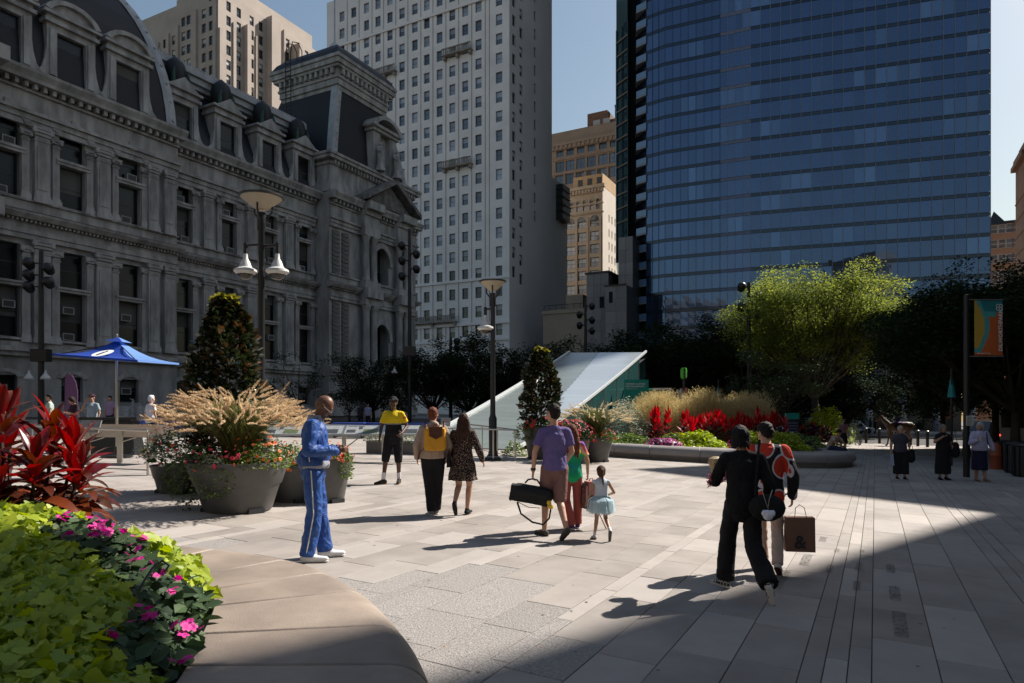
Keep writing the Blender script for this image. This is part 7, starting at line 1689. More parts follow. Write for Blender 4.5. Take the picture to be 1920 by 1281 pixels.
# ---- tan hoodie with orange backpack
hood = cloth('oatmeal fleece', (.4, .31, .25), var=.12, vs=10)
p = Person('person with short auburn hair, oatmeal hoodie and black trousers, seen from behind', foot(812, 965), 12, 1.68, 'fair', dict(elL=(-.27, -.02, 1.14), elR=(.27, 0, 1.14), wrL=(-.25, .1, .92), wrR=(.24, .12, .92), anL=(-.03, -.04, .09), knL=(-.06, .0, .5), toL=(-.05, .14, .035), anR=(.06, .05, .09), toR=(.07, .22, .035), knR=(.08, .04, .5)), yaw=-12, bodyw=1.18, face=False)
p.top(hood, 'long', 1.06, .93, 'hoodie', .03, hood=True, sr=1.15); p.pants(black_c, 1.0, 1.05, 1.0); p.shoes(cloth('grey canvas', (.2, .2, .22)), sole_w); p.hair(hairm('auburn', (.2, .06, .03)), 'short', disp=.03)
def backpack(par_p, label, loc, rz, w, h, d, m, flap=None, straps=None, tilt=0):
    t = thing('backpack', label, 'backpack', loc, rz); b = MB(); cap(b, (-w*.3, 0, h*.2), (-w*.3, 0, h*.78), w*.22, w*.2, .9); cap(b, (w*.3, 0, h*.2), (w*.3, 0, h*.78), w*.22, w*.2, .9); b.box(-w*.42, w*.42, -d*.5, d*.5, h*.04, h*.9); blob('bag', b, m, t, .011, 5, .008)
    if flap: b = MB(); b.box(-w*.3, w*.3, -d*.62, d*.3, h*.86, h*.96); b.box(-w*.3, w*.3, -d*.66, -d*.5, h*.62, h*.95, top=.0); b.add([(-w*.3, -d*.64, h*.62), (w*.3, -d*.64, h*.62), (0, -d*.64, h*.48), (-w*.3, -d*.5, h*.62), (w*.3, -d*.5, h*.62), (0, -d*.5, h*.48)], [(0, 2, 1), (3, 4, 5), (0, 3, 5, 2), (1, 2, 5, 4)]); b.build('flap', flap, t)
    b = MB(); b.tube([(-.03, d*.1, h*.93), (-.02, 0, h*1.04), (.02, 0, h*1.04), (.03, d*.1, h*.93)], .008, 6); b.build('handle', flap or m, t)
    if straps:
        for s_ in straps: b = MB(); b.tube(s_, .016, 6, sq=.4); b.build('strap', flap or m, t)
    return t
Rw = Matrix.Rotation(R(12), 3, 'Z')
backpack(p, 'mustard canvas backpack with brown leather flap on the hoodie wearer', p.t.location+Rw @ Vector((.015, -.2, 1.0)), R(12), .34, .4, .15, cloth('mustard canvas', (.62, .3, .03)), cloth('brown leather', (.09, .035, .02), .5),
         [[(-.13, .02, .36), (-.15, .1, .47), (-.15, .22, .48)], [(.13, .02, .36), (.15, .1, .47), (.15, .22, .48)], [(-.15, .03, .06), (-.23, .1, -.0), (-.25, .16, -.12)], [(.15, .03, .06), (.23, .1, -.02), (.26, .12, -.14), (.28, .12, -.26)]])
# ---- long haired woman in dotted dress
m = cloth('dark floral dress', (.02, .013, .013)); N = m.node_tree.nodes; L_ = m.node_tree.links; tc = N.new('ShaderNodeTexCoord'); vo = N.new('ShaderNodeTexVoronoi'); vo.inputs['Scale'].default_value = 55; L_.new(tc.outputs['Object'], vo.inputs['Vector']); rp = N.new('ShaderNodeValToRGB'); rp.color_ramp.interpolation = 'CONSTANT'; rp.color_ramp.elements[0].color = (.42, .3, .22, 1); rp.color_ramp.elements[1].position = .3; rp.color_ramp.elements[1].color = (.018, .012, .012, 1); L_.new(vo.outputs['Distance'], rp.inputs[0]); L_.new(rp.outputs[0], N['Principled BSDF'].inputs['Base Color'])
p = Person('woman with very long brown hair in a dark floral dress', foot(868, 966), -14, 1.6, 'fair', dict(elR=(.27, .0, 1.17), wrR=(.33, .08, .94), elL=(-.22, .05, 1.15), wrL=(-.2, .15, .95), anR=(.05, .08, .09), toR=(.06, .25, .035), knR=(.08, .12, .5), anL=(-.05, -.3, .24), knL=(-.08, .02, .5), toL=(-.05, -.24, .06)), yaw=20, bodyw=1.08, face=False)
p.top(m, 'long', 1.03, .95, 'dress_top', .02, sr=1.2); p.skirt(m, .58, .17, .27, 'dress_skirt', 1.1, .05, .05); p.shoes(black_c); p.hair(hairm('dark brown', (.06, .028, .016)), 'long', disp=.02)
t = thing('shoulder_bag', 'small black bag on a strap between the walking couple', 'bag', p.t.location+Vector((-.22, -.02, .86)), 0); b = MB(); b.box(-.03, .03, -.09, .09, -.1, .12, top=.01); b.build('bag', black_c, t); b = MB(); b.tube([(0, 0, .1), (.02, 0, .35), (.06, 0, .5)], .006, 5); b.build('strap', black_c, t)
# ---- man in violet polo
viol = cloth('violet polo', (.14, .11, .28), var=.1, vs=8)
p = Person('man in a violet polo shirt and mauve shorts walking with a duffel', foot(1040, 1008), 6, 1.76, 'fair', dict(head=(-.02, .02, 1.65), elL=(-.27, -.02, 1.14), wrL=(-.285, .02, .88), elR=(.24, .04, 1.14), wrR=(.2, .2, 1.0), anL=(-.12, .12, .09), knL=(-.1, .14, .5), toL=(-.2, .26, .035), anR=(.1, -.3, .17), knR=(.06, -.02, .5), toR=(.06, -.2, .03)), yaw=28, tilt=0, vox=.0095, bodyw=1.04)
p.top(viol, 'short', 1.0, .9, 'polo_shirt', .03, sr=1.1); p.pants(cloth('mauve shorts', (.2, .11, .1)), .46, .98, 1.08, 'shorts'); p.hair(hairm('black brown', (.02, .013, .01)), 'short'); p.glasses(M_black); p.shoes(cloth('grey slides', (.07, .06, .055)), cloth('slide sole', (.05, .045, .04)), slide=True)
b = MB(); w_ = p.J['wrL']; b.tube([w_+Vector((0, 0, .012)), w_+Vector((0, 0, .045))], [.034, .036], 12); b.build('wristwatch', M_black, p.t, True)
Rw = Matrix.Rotation(R(6), 3, 'Z'); hp = p.t.location+Rw @ p.J['palmL']
t = thing('duffel_bag', 'large black duffel with hanging strap carried by the man in violet', 'bag', hp+Vector((0, -.03, -.04)), R(-4)); b = MB(); cap(b, (-.17, 0, -.13), (.15, 0, -.19), .125, .13, .85, 14); b.box(-.27, .25, -.1, .1, -.29, -.08, Matrix.Rotation(R(10), 4, 'Y')); blob('bag', b, cloth('duffel nylon', (.012, .013, .014), .6), t, .012, 5, .01)
b = MB(); b.tube([(-.1, -.02, -.02), (-.06, 0, .02), (0, 0, .03), (.06, 0, .015), (.1, -.02, -.04)], .012, 6); b.build('handle', black_c, t); b = MB(); b.tube([(-.2, -.1, -.27), (-.15, -.11, -.42), (0, -.1, -.53), (.14, -.1, -.56), (.22, -.09, -.48), (.25, -.09, -.3)], .024, 6, sq=.5); b.build('shoulder_strap', black_c, t)
b = MB(); b.tube([(-.2, -.12, -.26), (-.05, -.13, -.33), (.1, -.12, -.34)], .014, 6, sq=.3); b.build('side_strap', black_c, t)
b = MB(); b.ell((.22, -.13, -.27), (.032, .025, .035), 8); b.ell((.24, -.14, -.32), (.04, .03, .03), 8); b.build('yellow_toy_charm', mat('yellow plush', (.75, .5, .04), .9), t, True)
b = MB(); b.box(-.305, -.29, -.05, .05, -.26, -.15); b.build('green_tab', mat('green tab', (.02, .3, .15), .7), t)
# ---- girl in tie dye
m = cloth('tie dye', (.5, .3, .1)); N = m.node_tree.nodes; L_ = m.node_tree.links; tc = N.new('ShaderNodeTexCoord'); mp = N.new('ShaderNodeMapping'); mp.inputs['Location'].default_value = (0, 0, -1.02*1.5/1.75*1.0); L_.new(tc.outputs['Object'], mp.inputs[0]); ln = N.new('ShaderNodeVectorMath'); ln.operation = 'LENGTH'; L_.new(mp.outputs[0], ln.inputs[0]); nz = N.new('ShaderNodeTexNoise'); nz.inputs['Scale'].default_value = 9; L_.new(tc.outputs['Object'], nz.inputs['Vector']); ma = N.new('ShaderNodeMath'); ma.operation = 'MULTIPLY_ADD'; ma.inputs[1].default_value = .16; L_.new(nz.outputs['Fac'], ma.inputs[0]); L_.new(ln.outputs['Value'], ma.inputs[2]); rp = N.new('ShaderNodeValToRGB'); L_.new(ma.outputs[0], rp.inputs[0]); L_.new(rp.outputs[0], N['Principled BSDF'].inputs['Base Color'])
el = rp.color_ramp.elements; el[0].position = .16; el[0].color = (.02, .12, .5, 1); el[1].position = .22; el[1].color = (.01, .32, .14, 1)
for ps, c in ((.31, (.02, .4, .16, 1)), (.34, (.6, .5, .04, 1)), (.38, (.75, .6, .5, 1)), (.42, (.75, .16, .03, 1)), (.46, (.16, .08, .4, 1))): e = el.new(ps); e.color = c
p = Person('girl in a tie dye shirt and rust trousers walking behind the violet shirt', foot(1072, 992), 8, 1.5, 'fair', dict(elR=(.27, .0, 1.14), wrR=(.29, .06, .92), anR=(.12, .08, .09), toR=(.15, .24, .035), knR=(.12, .08, .5), anL=(-.02, -.1, .1), toL=(-.02, .07, .035)), yaw=-5, face=False)
p.top(m, 'short', 1.1, .86, 'tie_dye_shirt', .02); p.pants(cloth('rust trousers', (.3, .07, .06)), 1.0, 1.02, 1.15); p.shoes(cloth('violet shoe', (.1, .05, .15)), sole_w); p.hair(hairm('chestnut', (.18, .06, .03)), 'long', disp=.02)
hp = p.t.location+p.J['palmR']
t = backpack(p, 'dark backpack with pink strap held low by the girl', hp+Vector((.03, -.04, -.44)), R(20), .3, .43, .16, cloth('dark floral backpack', (.05, .035, .045), col2=(.2, .11, .1), vs=25), cloth('dusty pink web', (.45, .2, .17)), [[(-.12, -.1, .35), (-.14, -.14, .1), (-.08, -.1, .02)], [(.04, -.1, .02), (.1, -.1, -.1), (.2, -.08, -.28)]])
# ---- child in tutu
p = Person('small child in a white top and pale blue tutu', foot(1127, 1012), 2, 1.0, 'tan', dict(head=(0, .02, 1.56), neck=(0, 0, 1.4), shL=(-.165, 0, 1.34), shR=(.165, 0, 1.34), elL=(-.24, 0, 1.08), wrL=(-.33, .04, .86), elR=(.3, -.04, 1.1), wrR=(.2, .16, 1.02), anL=(-.14, .04, .1), toL=(-.17, .2, .04), knR=(.12, .1, .5), anR=(.16, -.28, .26), toR=(.16, -.22, .04)), vox=.008, face=False, bodyw=.98)
p.HM = p.HM @ Matrix.Scale(1.28, 4); b = MB(); b.ell((0, -.005, .01), (.077, .09, .1), 12, p.HM); blob('head', b, p.skin, p.t, .008, 2)
p.top(cloth('pale blue top', (.5, .58, .66)), 'none', .98, .94, 'top', .008); p.hair(hairm('brown', (.09, .04, .022)), 'pony', disp=.012); p.socks(white_c, .08); p.shoes(cloth('pale trainer', (.45, .42, .4)), cloth('grey sole', (.1, .09, .09)))
M_tutu = leafmat('pale blue tulle', (.66, .77, .8), (.52, .66, .71), tr=.5, rough=.8)
for ly, (r1, z1, m_) in enumerate(((.185, .70, M_tutu), (.21, .73, M_tutu), (.195, .78, M_tutu))):
    b = MB(); rr = random.Random(ly); n = 70; k = 1/1.75
    for i in range(n):
        a = 6.283*i/n; w = .06; q = r1*(1+rr.uniform(-.12, .12)); zz = (z1-.06)*1.0*k*1.0+rr.uniform(-.015, .01); z0 = 1.0*k*1.02
        d = Vector((math.cos(a), math.sin(a), 0)); s_ = Vector((-d.y, d.x, 0)); b.add([d*.085-s_*.008+Vector((0, 0, z0)), d*.085+s_*.008+Vector((0, 0, z0)), d*q*.75+s_*.014+Vector((0, 0, z0-.055)), d*q*.75-s_*.014+Vector((0, 0, z0-.055)), d*q*.86+s_*.016+Vector((0, 0, zz)), d*q*.86-s_*.016+Vector((0, 0, zz))], [(0, 1, 2, 3), (3, 2, 4, 5)])
    b.build('tutu_layer', m_, p.t)
# ---- black haired woman and boy in front
blk = cloth('black jacket', (.01, .01, .012), .9, var=.3, vs=5)
p = Person('woman in black jacket and wide black trousers with a black bob', foot(1392, 1112), -12, 1.62, 'fair', dict(head=(-.02, .05, 1.61), elL=(-.27, .02, 1.15), wrL=(-.24, .23, 1.17), hdL=(-.05, .6, .6), elR=(.26, -.02, 1.14), wrR=(.26, .06, .9), anL=(-.15, .2, .09), knL=(-.13, .2, .5), toL=(-.26, .33, .035), anR=(.2, -.42, .2), knR=(.1, -.06, .5), toR=(.23, -.38, .03)), pitch=12, yaw=12, face=False, vox=.0095, bodyw=1.0)
p.top(blk, 'long', 1.06, .82, 'jacket', .03, sr=1.12); p.pants(cloth('black wide trousers', (.013, .013, .016), var=.3, vs=6), .98, .98, 1.6, disp=.03); p.hair(hairm('jet black', (.006, .006, .008)), 'bob', disp=.02)
chk = mat('checked canvas', (.5, .5, .5), .8); N = chk.node_tree.nodes; ck = N.new('ShaderNodeTexChecker'); ck.inputs['Scale'].default_value = 38; ck.inputs[1].default_value = (.5, .49, .47, 1); ck.inputs[2].default_value = (.015, .015, .02, 1); tc = N.new('ShaderNodeTexCoord'); chk.node_tree.links.new(tc.outputs['Object'], ck.inputs[0]); chk.node_tree.links.new(ck.outputs[0], N['Principled BSDF'].inputs['Base Color'])
p.shoes(chk, sole_w); J = p.J
M_emb = mat('dusty pink embroidery', (.42, .08, .12), .8); rr = random.Random(8)
b = MB(); e, w_ = J['elL'], J['wrL']
for i in range(34):
    t_ = rr.uniform(-.35, .95); c = e.lerp(w_, t_) if t_ > 0 else e.lerp(J['shL'], -t_); a = rr.uniform(2.2, 5.6); d = Vector((math.cos(a)*.8, math.sin(a)*.5, math.sin(a*1.7)*.5)).normalized(); q = c+d*(.07 if t_ > 0 else .082); v = Vector((rr.uniform(-1, 1), rr.uniform(-.2, .2), rr.uniform(-1, 1)))*.035; b.tube([q-v, q+Vector((.006, 0, .01)), q+v], .0045, 4)
b.build('sleeve_embroidery', M_emb, p.t)
Rw = Matrix.Rotation(R(-12), 3, 'Z'); hp = p.t.location+Rw @ (J['palmL'])
t = thing('paper_cone', 'crumpled tan paper wrap held up in the left hand of the woman in black', 'food wrapper', hp+Vector((0, 0, .0)), 0.0); b = MB(); b.lathe([(.03, -.04), (.05, .03), (.075, .09), (.065, .13), (.03, .15)], 9); o = b.build('wrapper', mat('waxed tan paper', (.5, .38, .2), .6, var=.5, vs=18, bump=.6, bs=20), t)
hb = p.t.location+Rw @ Vector((.2, -.16, .86))
t = thing('shoulder_bag', 'round black shoulder bag with a white fur charm on a chain', 'bag', hb, R(-12)); b = MB(); b.ell((0, 0, -.01), (.17, .07, .13), 14); blob('bag', b, black_c, t, .01, 4); b = MB(); b.tube([(-.1, 0, .1), (-.08, .06, .4), (-.05, .1, .62)], .012, 6); b.build('strap', black_c, t)
b = MB(); b.tube([(-.06, -.12, .16), (-.03, -.13, .06), (-.01, -.13, .0)], .004, 5); b.tube([(.03, -.12, .17), (0, -.13, .08), (-.01, -.13, .0)], .004, 5); b.build('charm_chain', M_steel, t); b = MB(); b.ell((-.01, -.14, -.06), (.05, .04, .05), 10); b.ell((-.045, -.14, -.04), (.025, .03, .03), 8); b.ell((.03, -.14, -.04), (.025, .03, .03), 8); o = blob('fur_charm', b, mat('white fur', (.7, .72, .8), .9), t, .008, 2, .01, _tex2)
m = cloth('printed jacket', (.5, .05, .03)); N = m.node_tree.nodes; L_ = m.node_tree.links; tc = N.new('ShaderNodeTexCoord'); mp = N.new('ShaderNodeMapping'); mp.inputs['Scale'].default_value = (1, .6, .72); mp.inputs['Location'].default_value = (.12, .3, .16); L_.new(tc.outputs['Object'], mp.inputs[0]); vo = N.new('ShaderNodeTexVoronoi'); vo.inputs['Scale'].default_value = 4.6; vo.inputs['Randomness'].default_value = .75; L_.new(mp.outputs[0], vo.inputs['Vector']); rp = N.new('ShaderNodeValToRGB'); rp.color_ramp.interpolation = 'CONSTANT'; L_.new(vo.outputs['Distance'], rp.inputs[0]); L_.new(rp.outputs[0], N['Principled BSDF'].inputs['Base Color']); el = rp.color_ramp.elements; el[0].color = (.5, .04, .02, 1); el[1].position = .43; el[1].color = (.5, .5, .55, 1); e = el.new(.49); e.color = (.012, .012, .014, 1)
p = Person('boy in a black jacket printed with big red fruit, beige trousers', foot(1440, 1072), -20, 1.66, 'fair', dict(head=(-.03, .09, 1.6), neck=(0, .01, 1.47), elR=(.27, -.02, 1.14), wrR=(.26, .0, .88), elL=(-.2, .1, 1.15), wrL=(-.1, .25, 1.1), anL=(-.05, .15, .09), knL=(-.08, .16, .5), toL=(-.1, .32, .035), anR=(.1, -.22, .15), knR=(.1, .04, .5), toR=(.12, -.12, .03)), pitch=22, yaw=38, vox=.0095)
p.top(m, 'long', 1.12, .84, 'jacket', .03, sr=1.2); p.pants(cloth('beige trousers', (.5, .37, .3)), 1.0, 1.0, 1.05, disp=.03); p.hair(hairm('brown black', (.012, .009, .008)), 'short'); p.shoes(cloth('white high top', (.55, .5, .48)), cloth('dark red sole', (.06, .025, .02)))
Rw = Matrix.Rotation(R(-20), 3, 'Z'); hp = p.t.location+Rw @ p.J['palmR']
t = thing('paper_bag', 'brown paper shopping bag with a large ampersand hanging from the boy', 'bag', hp+Vector((.07, -.03, -.5)), R(-10)); M_kr = mat('kraft paper', (.2, .1, .065), .8, var=.1, vs=6); b = MB(); b.box(-.15, .15, -.06, .06, 0, .37, top=.004); b.build('bag', M_kr, t); b = MB(); b.tube([(-.06, -.05, .37), (-.045, -.02, .47), (.0, 0, .5), (.045, -.02, .47), (.06, -.05, .37)], .004, 5); b.build('handle', M_kr, t); vtext(t, '&', .2, M_frame, -.07, -.066, .04, 'printed_ampersand', (R(90), 0, 0), True)
# ---- three women at the right
grey_h = hairm('silver', (.5, .5, .5)); bl = cloth('dim slate top', (.05, .05, .07)); 
def bag_at(p, lab, off, size, m, nm='handbag'):
    t = thing(nm, lab, 'bag', p.t.location+Vector(off), 0); b = MB(); cap(b, (0, 0, -size*.4), (0, 0, size*.2), size*.42, size*.35, .6); blob('bag', b, m, t, .014, 4); b = MB(); b.tube([(-size*.2, 0, size*.4), (0, .02, size*1.5), (size*.2, 0, size*.4)], .008, 5); b.build('strap', m, t)
p = Person('grey haired woman in slate top and black cropped trousers, left of the three', foot(1688, 899), 172, 1.52, 'tan', dict(elL=(-.28, 0, 1.15), wrL=(-.22, .14, 1.03), elR=(.28, 0, 1.14), wrR=(.3, .03, .9), anL=(-.09, .12, .09), toL=(-.1, .28, .035), knL=(-.1, .1, .5)), bodyw=1.25, vox=.013)
p.top(bl, 'short', 1.05, .9); p.pants(black_c, .86, 1.1, 1.5); p.hair(grey_h, 'short'); p.shoes(black_c, sole_w); bag_at(p, 'black tote at the hip of the grey haired woman in slate', (.25, -.1, .72), .3, black_c); 
t = thing('shopping_bag', 'pale blue and white plastic bag held by the grey haired woman in slate', 'bag', p.t.location+Vector((-.26, -.05, .62)), 0); b = MB(); b.box(-.05, .05, -.03, .03, -.22, .12, top=.02); b.build('bag', mat('pale plastic bag', (.3, .36, .5), .5), t)
p = Person('woman in a long black dress touching her neck, middle of the three', foot(1768, 900), 178, 1.6, 'tan', dict(elR=(.3, .08, 1.2), wrR=(.08, .16, 1.38), hdR=(-1, 0, .2), elL=(-.28, 0, 1.14), wrL=(-.22, .12, 1.06)), bodyw=1.25, vox=.013)
p.top(black_c, 'short', 1.08, .92, 'dress_top'); p.skirt(black_c, .16, .19, .24, 'long_skirt', 1.1, .04, .03); p.shoes(black_c); p.hair(hairm('ash grey', (.25, .22, .2)), 'bob'); p.glasses(M_black); bag_at(p, 'dark jacket bundle on the arm of the woman in the long black dress', (.3, -.08, .92), .34, black_c, 'folded_jacket')
p = Person('woman in a pale lilac blouse and long navy skirt holding a cup', foot(1837, 902), 176, 1.7, 'tan', dict(elR=(.27, .04, 1.13), wrR=(.22, .24, 1.2), hdR=(-.2, .8, .4), elL=(-.3, 0, 1.14), wrL=(-.34, .06, .93), anL=(-.1, .1, .09), toL=(-.12, .26, .035)), yaw=-45, bodyw=1.22, vox=.013)
p.top(cloth('lilac blouse', (.42, .42, .6)), 'long', 1.12, .93, 'blouse', .03, sr=1.35); p.skirt(cloth('navy skirt', (.015, .018, .05)), .3, .19, .22, 'skirt', 1.06, .03, .02); p.shoes(cloth('tan sandal', (.3, .17, .1))); p.hair(grey_h, 'bob')
t = thing('drink_cup', 'iced drink cup in the hand of the woman in the lilac blouse', 'cup', p.t.location+Vector((-.2, -.34, 1.22)), 0); b = MB(); b.lathe([(.03, -.06), (.04, .06), (.042, .065), (.01, .07)], 12); b.build('cup', mat('pale cup', (.5, .45, .35), .3), t, True)
b = MB(); b.tube([p.J['shL']+Vector((.03, .1, .05)), p.J['chest']+Vector((-.1, .16, 0)), p.J['waist']+Vector((-.17, .1, 0))], .014, 5, sq=.4); b.build('backpack_strap', black_c, p.t)
# ---- seated and standing pair at the end of the far bench
sb = gp(1566, 868); p = Person('person in a pale top and navy trousers seated on the far bench end, bent forward', Vector((11.9, 25.3, G(11.9, 25.3))), -150, 1.72, 'tan', dict(pelvis=(0, -.1, .6), waist=(0, -.08, .72), chest=(0, .06, .9), neck=(0, .16, 1.05), head=(0, .24, 1.16), shL=(-.18, .1, 1.0), shR=(.18, .1, 1.0), elL=(-.24, .26, .8), elR=(.24, .26, .8), wrL=(-.1, .42, .68), wrR=(.1, .42, .68), hiL=(-.1, -.02, .58), hiR=(.1, -.02, .58), knL=(-.14, .42, .52), knR=(.14, .42, .52), anL=(-.12, .45, .09), anR=(.14, .55, .09), toL=(-.14, .62, .035), toR=(.18, .72, .035)), pitch=35, vox=.013)
p.top(cloth('pale tan top', (.45, .34, .27)), 'short', 1.05, .55); p.pants(cloth('navy trousers', (.02, .03, .07)), 1.0, 1.05, 1.0); p.shoes(black_c, sole_w); p.hair(hairm('black', (.01, .009, .009)), 'short')
p = Person('standing woman in mauve sleeveless top and black skirt by the far bench end', foot(1581, 851), 160, 1.66, 'tan', {}, vox=.013)
p.top(cloth('mauve top', (.22, .11, .11)), 'none', 1.0, 1.0); p.skirt(black_c, .52, .17, .22, 'skirt', 1.05); p.shoes(cloth('white shoe', (.5, .5, .5))); p.hair(hairm('light brown', (.15, .09, .05)), 'short')
# ---- people under the umbrella and behind
p = Person('person with tousled dark hair reading a phone, left of the man in the cap', foot(140, 838), 150, 1.66, 'tan', dict(head=(0, .1, 1.6), elL=(-.24, .06, 1.14), elR=(.24, .06, 1.14), wrL=(-.08, .28, 1.16), wrR=(.08, .28, 1.16)), pitch=32, vox=.012)
p.top(cloth('plum black top', (.03, .015, .025)), 'short', 1.08, .9); p.pants(black_c); p.hair(hairm('dark umber', (.03, .018, .012)), 'bob'); p.shoes(black_c, sole_w)
p = Person('man in a dark cap and pale grey blue shirt with a hand to his face', foot(173, 840), 176, 1.74, 'tan', dict(elR=(.29, .1, 1.22), wrR=(.12, .14, 1.5), hdR=(-.3, .1, .9), elL=(-.25, 0, 1.14), wrL=(-.22, .08, .9)), vox=.012)
p.top(cloth('pale grey blue shirt', (.26, .33, .38)), 'short', 1.08, .88); p.pants(cloth('dark grey shorts', (.03, .03, .035)), .55, 1.05, 1.1, 'shorts'); p.cap_hat(cloth('maroon black cap', (.04, .015, .02))); p.shoes(black_c, sole_w)
p = Person('white haired man in a white shirt walking away right of the umbrella pole', foot(283, 844), -30, 1.76, 'fair', dict(elR=(.25, -.02, 1.14), wrR=(.24, .05, .9), anL=(-.1, .2, .09), knL=(-.1, .16, .5), toL=(-.12, .36, .035), anR=(.1, -.2, .12), toR=(.1, -.06, .035)), vox=.012)
p.top(cloth('bright white shirt', (.72, .72, .75)), 'short', 1.12, .88); p.pants(cloth('navy shorts', (.012, .02, .05)), .5, 1.05, 1.1, 'shorts'); p.hair(hairm('white', (.6, .58, .55)), 'short'); p.shoes(cloth('white shoe', (.5, .5, .5)), sole_w)
far = [(355, 808, 'dark', (.02, .02, .05), 'dim person in navy far behind the long information table', 90), (690, 803, 'tan', (.3, .33, .5), 'far small person in a pale blue shirt and white cap by the stone corner', 200), (676, 804, 'brown', (.02, .02, .025), 'far person in black beside the pale blue shirt', 170), (1618, 812, 'brown', (.015, .018, .02), 'dark silhouette of a person left of the second podium column', 180), (1632, 812, 'brown', (.02, .02, .03), 'dark figure standing between the first podium columns', 20), (1641, 814, 'brown', (.012, .012, .014), 'black clad figure next to the brown horse', 100),
       (1713, 803, 'tan', (.3, .25, .35), 'tiny person in a pale top beyond the road, behind the post', 0), (206, 815, 'tan', (.3, .22, .35), 'seated looking person in pale lilac behind the podium', 180), (93, 830, 'tan', (.35, .4, .36), 'person in pale grey green half hidden by the red leaves', 120), (1790, 806, 'tan', (.35, .06, .1), 'small person in pink near the lit shop front', 180)]
for px, py, sk, c, lb, rz in far:
    p = Person(lb, foot(px, py), rz, 1.7, sk, dict(anL=(-.1, .1, .09), toL=(-.1, .26, .035)), vox=.022, fingers=False, face=False); p.top(cloth(lb[:30], c), 'short', 1.1, .88, vox=.02, disp=0); p.pants(cloth('dim trousers', (.015, .015, .02)), 1, 1.05, vox=.02, disp=0); p.hair(hairm('black', (.01, .009, .009)), 'short', disp=0)
# ================================================================== VEHICLES, HORSE, BINS, JETS
M_carw = mat('white car paint', (.55, .57, .62), .25, coat=.5); M_cardk = mat('black car paint', (.012, .012, .014), .25, coat=.6); M_tyre = mat('tyre rubber', (.012, .012, .012), .8); M_red = mat('tail lamp red', (.5, .01, .01), .3, emit=(1, .05, .03, 2.0)); M_bus = mat('pale bus paint', (.36, .37, .42), .35, coat=.3)
def wheel(t, x, y, r, w=.22):
    b = MB(); M = Matrix.Translation((x, y, r)) @ Matrix.Rotation(R(90), 4, 'X'); b.lathe([(r*.6, -w/2), (r*.95, -w/2), (r, -w*.3), (r, w*.3), (r*.95, w/2), (r*.6, w/2)], 18, M); o = b.build('wheel', M_tyre, t, True)
    b = MB(); b.lathe([(.02, -w*.45), (r*.6, -w*.4), (r*.6, w*.4), (.02, w*.45)], 12, M); b.build('rim', M_steel, o, True)
def car(px, Y, rz, label, m, L=4.4, H=1.5, W=1.8, suv=False):
    o = onp(px, Y); t = thing('parked_car', label, 'car', (o.x, o.y, o.z-.02), R(rz)); h1 = .78 if not suv else .95
    prof = [(-L/2, .32), (-L/2+.05, h1-.12), (-L/2+.9, h1), (-L/2+(1.5 if not suv else 1.3), H-.05), (-L/2+2.1, H), (L/2-(1.2 if not suv else .5), H-.04), (L/2-(.35 if not suv else .12), h1+.06), (L/2, h1-.08), (L/2, .32)]
    b = MB(); n = len(prof)
    lo = [(x, z) for x, z in prof]
    vs = [(x, -W/2+(.16 if z > h1 else 0), z) for x, z in lo]+[(x, W/2-(.16 if z > h1 else 0), z) for x, z in lo]; b.add(vs, [tuple(range(n)), tuple(range(2*n-1, n-1, -1))]+[(i, n+i, n+(i+1) % n, (i+1) % n) for i in range(n)]); ob = b.build('body', m, t); bv = ob.modifiers.new('round', 'BEVEL'); bv.width = .06; bv.segments = 2
    for sy in (-1, 1):
        b = MB(); y = sy*(W/2-.145); b.add([(-L/2+1.15, sy*(W/2-.02), h1+.03), (-L/2+1.65, y, H-.14), (L/2-1.2, y, H-.14), (L/2-.65, sy*(W/2-.02), h1+.03)], [(0, 1, 2, 3)]); b.build('side_window', M_glassdark, t)
    for sx in (-1, 1):
        for sy in (-1, 1): wheel(t, sx*L*.31, sy*(W/2-.1), .33)
    for sy in (-1, 1): b = MB(); b.box(L/2-.03, L/2+.02, sy*.75-.12, sy*.75+.12, h1-.28, h1-.1); b.build('tail_lamp', mat('tail lens', (.3, .01, .01), .3) if 'tl' not in CL else CL['tl'], t)
    return t
CL['tl'] = mat('tail lens', (.3, .01, .01), .3)
car(1600, 73, 180, 'small white hatchback parked beyond the plaza, behind the standing woman', M_carw, 3.7)
car(1862, 62, 12, 'black sport utility vehicle behind the white bus', M_cardk, 4.8, 1.85, 1.95, True)
Yb_ = 40; o = onp(1900, Yb_); t = thing('shuttle_bus', 'pale grey shuttle bus with a red tail lamp at the right border', 'bus', (o.x+.3, o.y, o.z), R(-50))
b = MB(); b.box(-1.15, 1.15, 0, 7, .45, 2.9); ob = b.build('body', M_bus, t); bv = ob.modifiers.new('round', 'BEVEL'); bv.width = .22; bv.segments = 4
b = MB(); b.box(-.85, .85, -.03, .0, 1.4, 2.5); b.build('rear_window', M_glassdark, t); b = MB()
for i in range(4): b.box(-1.18, -1.15, .5+1.5*i, 1.7+1.5*i, 1.5, 2.4)
b.build('side_window', M_glassdark, t)
for x in (-.95, .95): b = MB(); b.lathe([(.01, -.03), (.08, -.03), (.08, 0)], 12, Matrix.Translation((x, -.01, .95)) @ Matrix.Rotation(R(90), 4, 'X')); b.build('tail_lamp', M_red, t)
for y in (1.2, 5.6): wheel(t, -.95, y, .42); wheel(t, .95, y, .42)
b = MB(); b.box(-1.1, 1.1, -.12, 0, .42, .6); b.build('bumper', M_black, t)
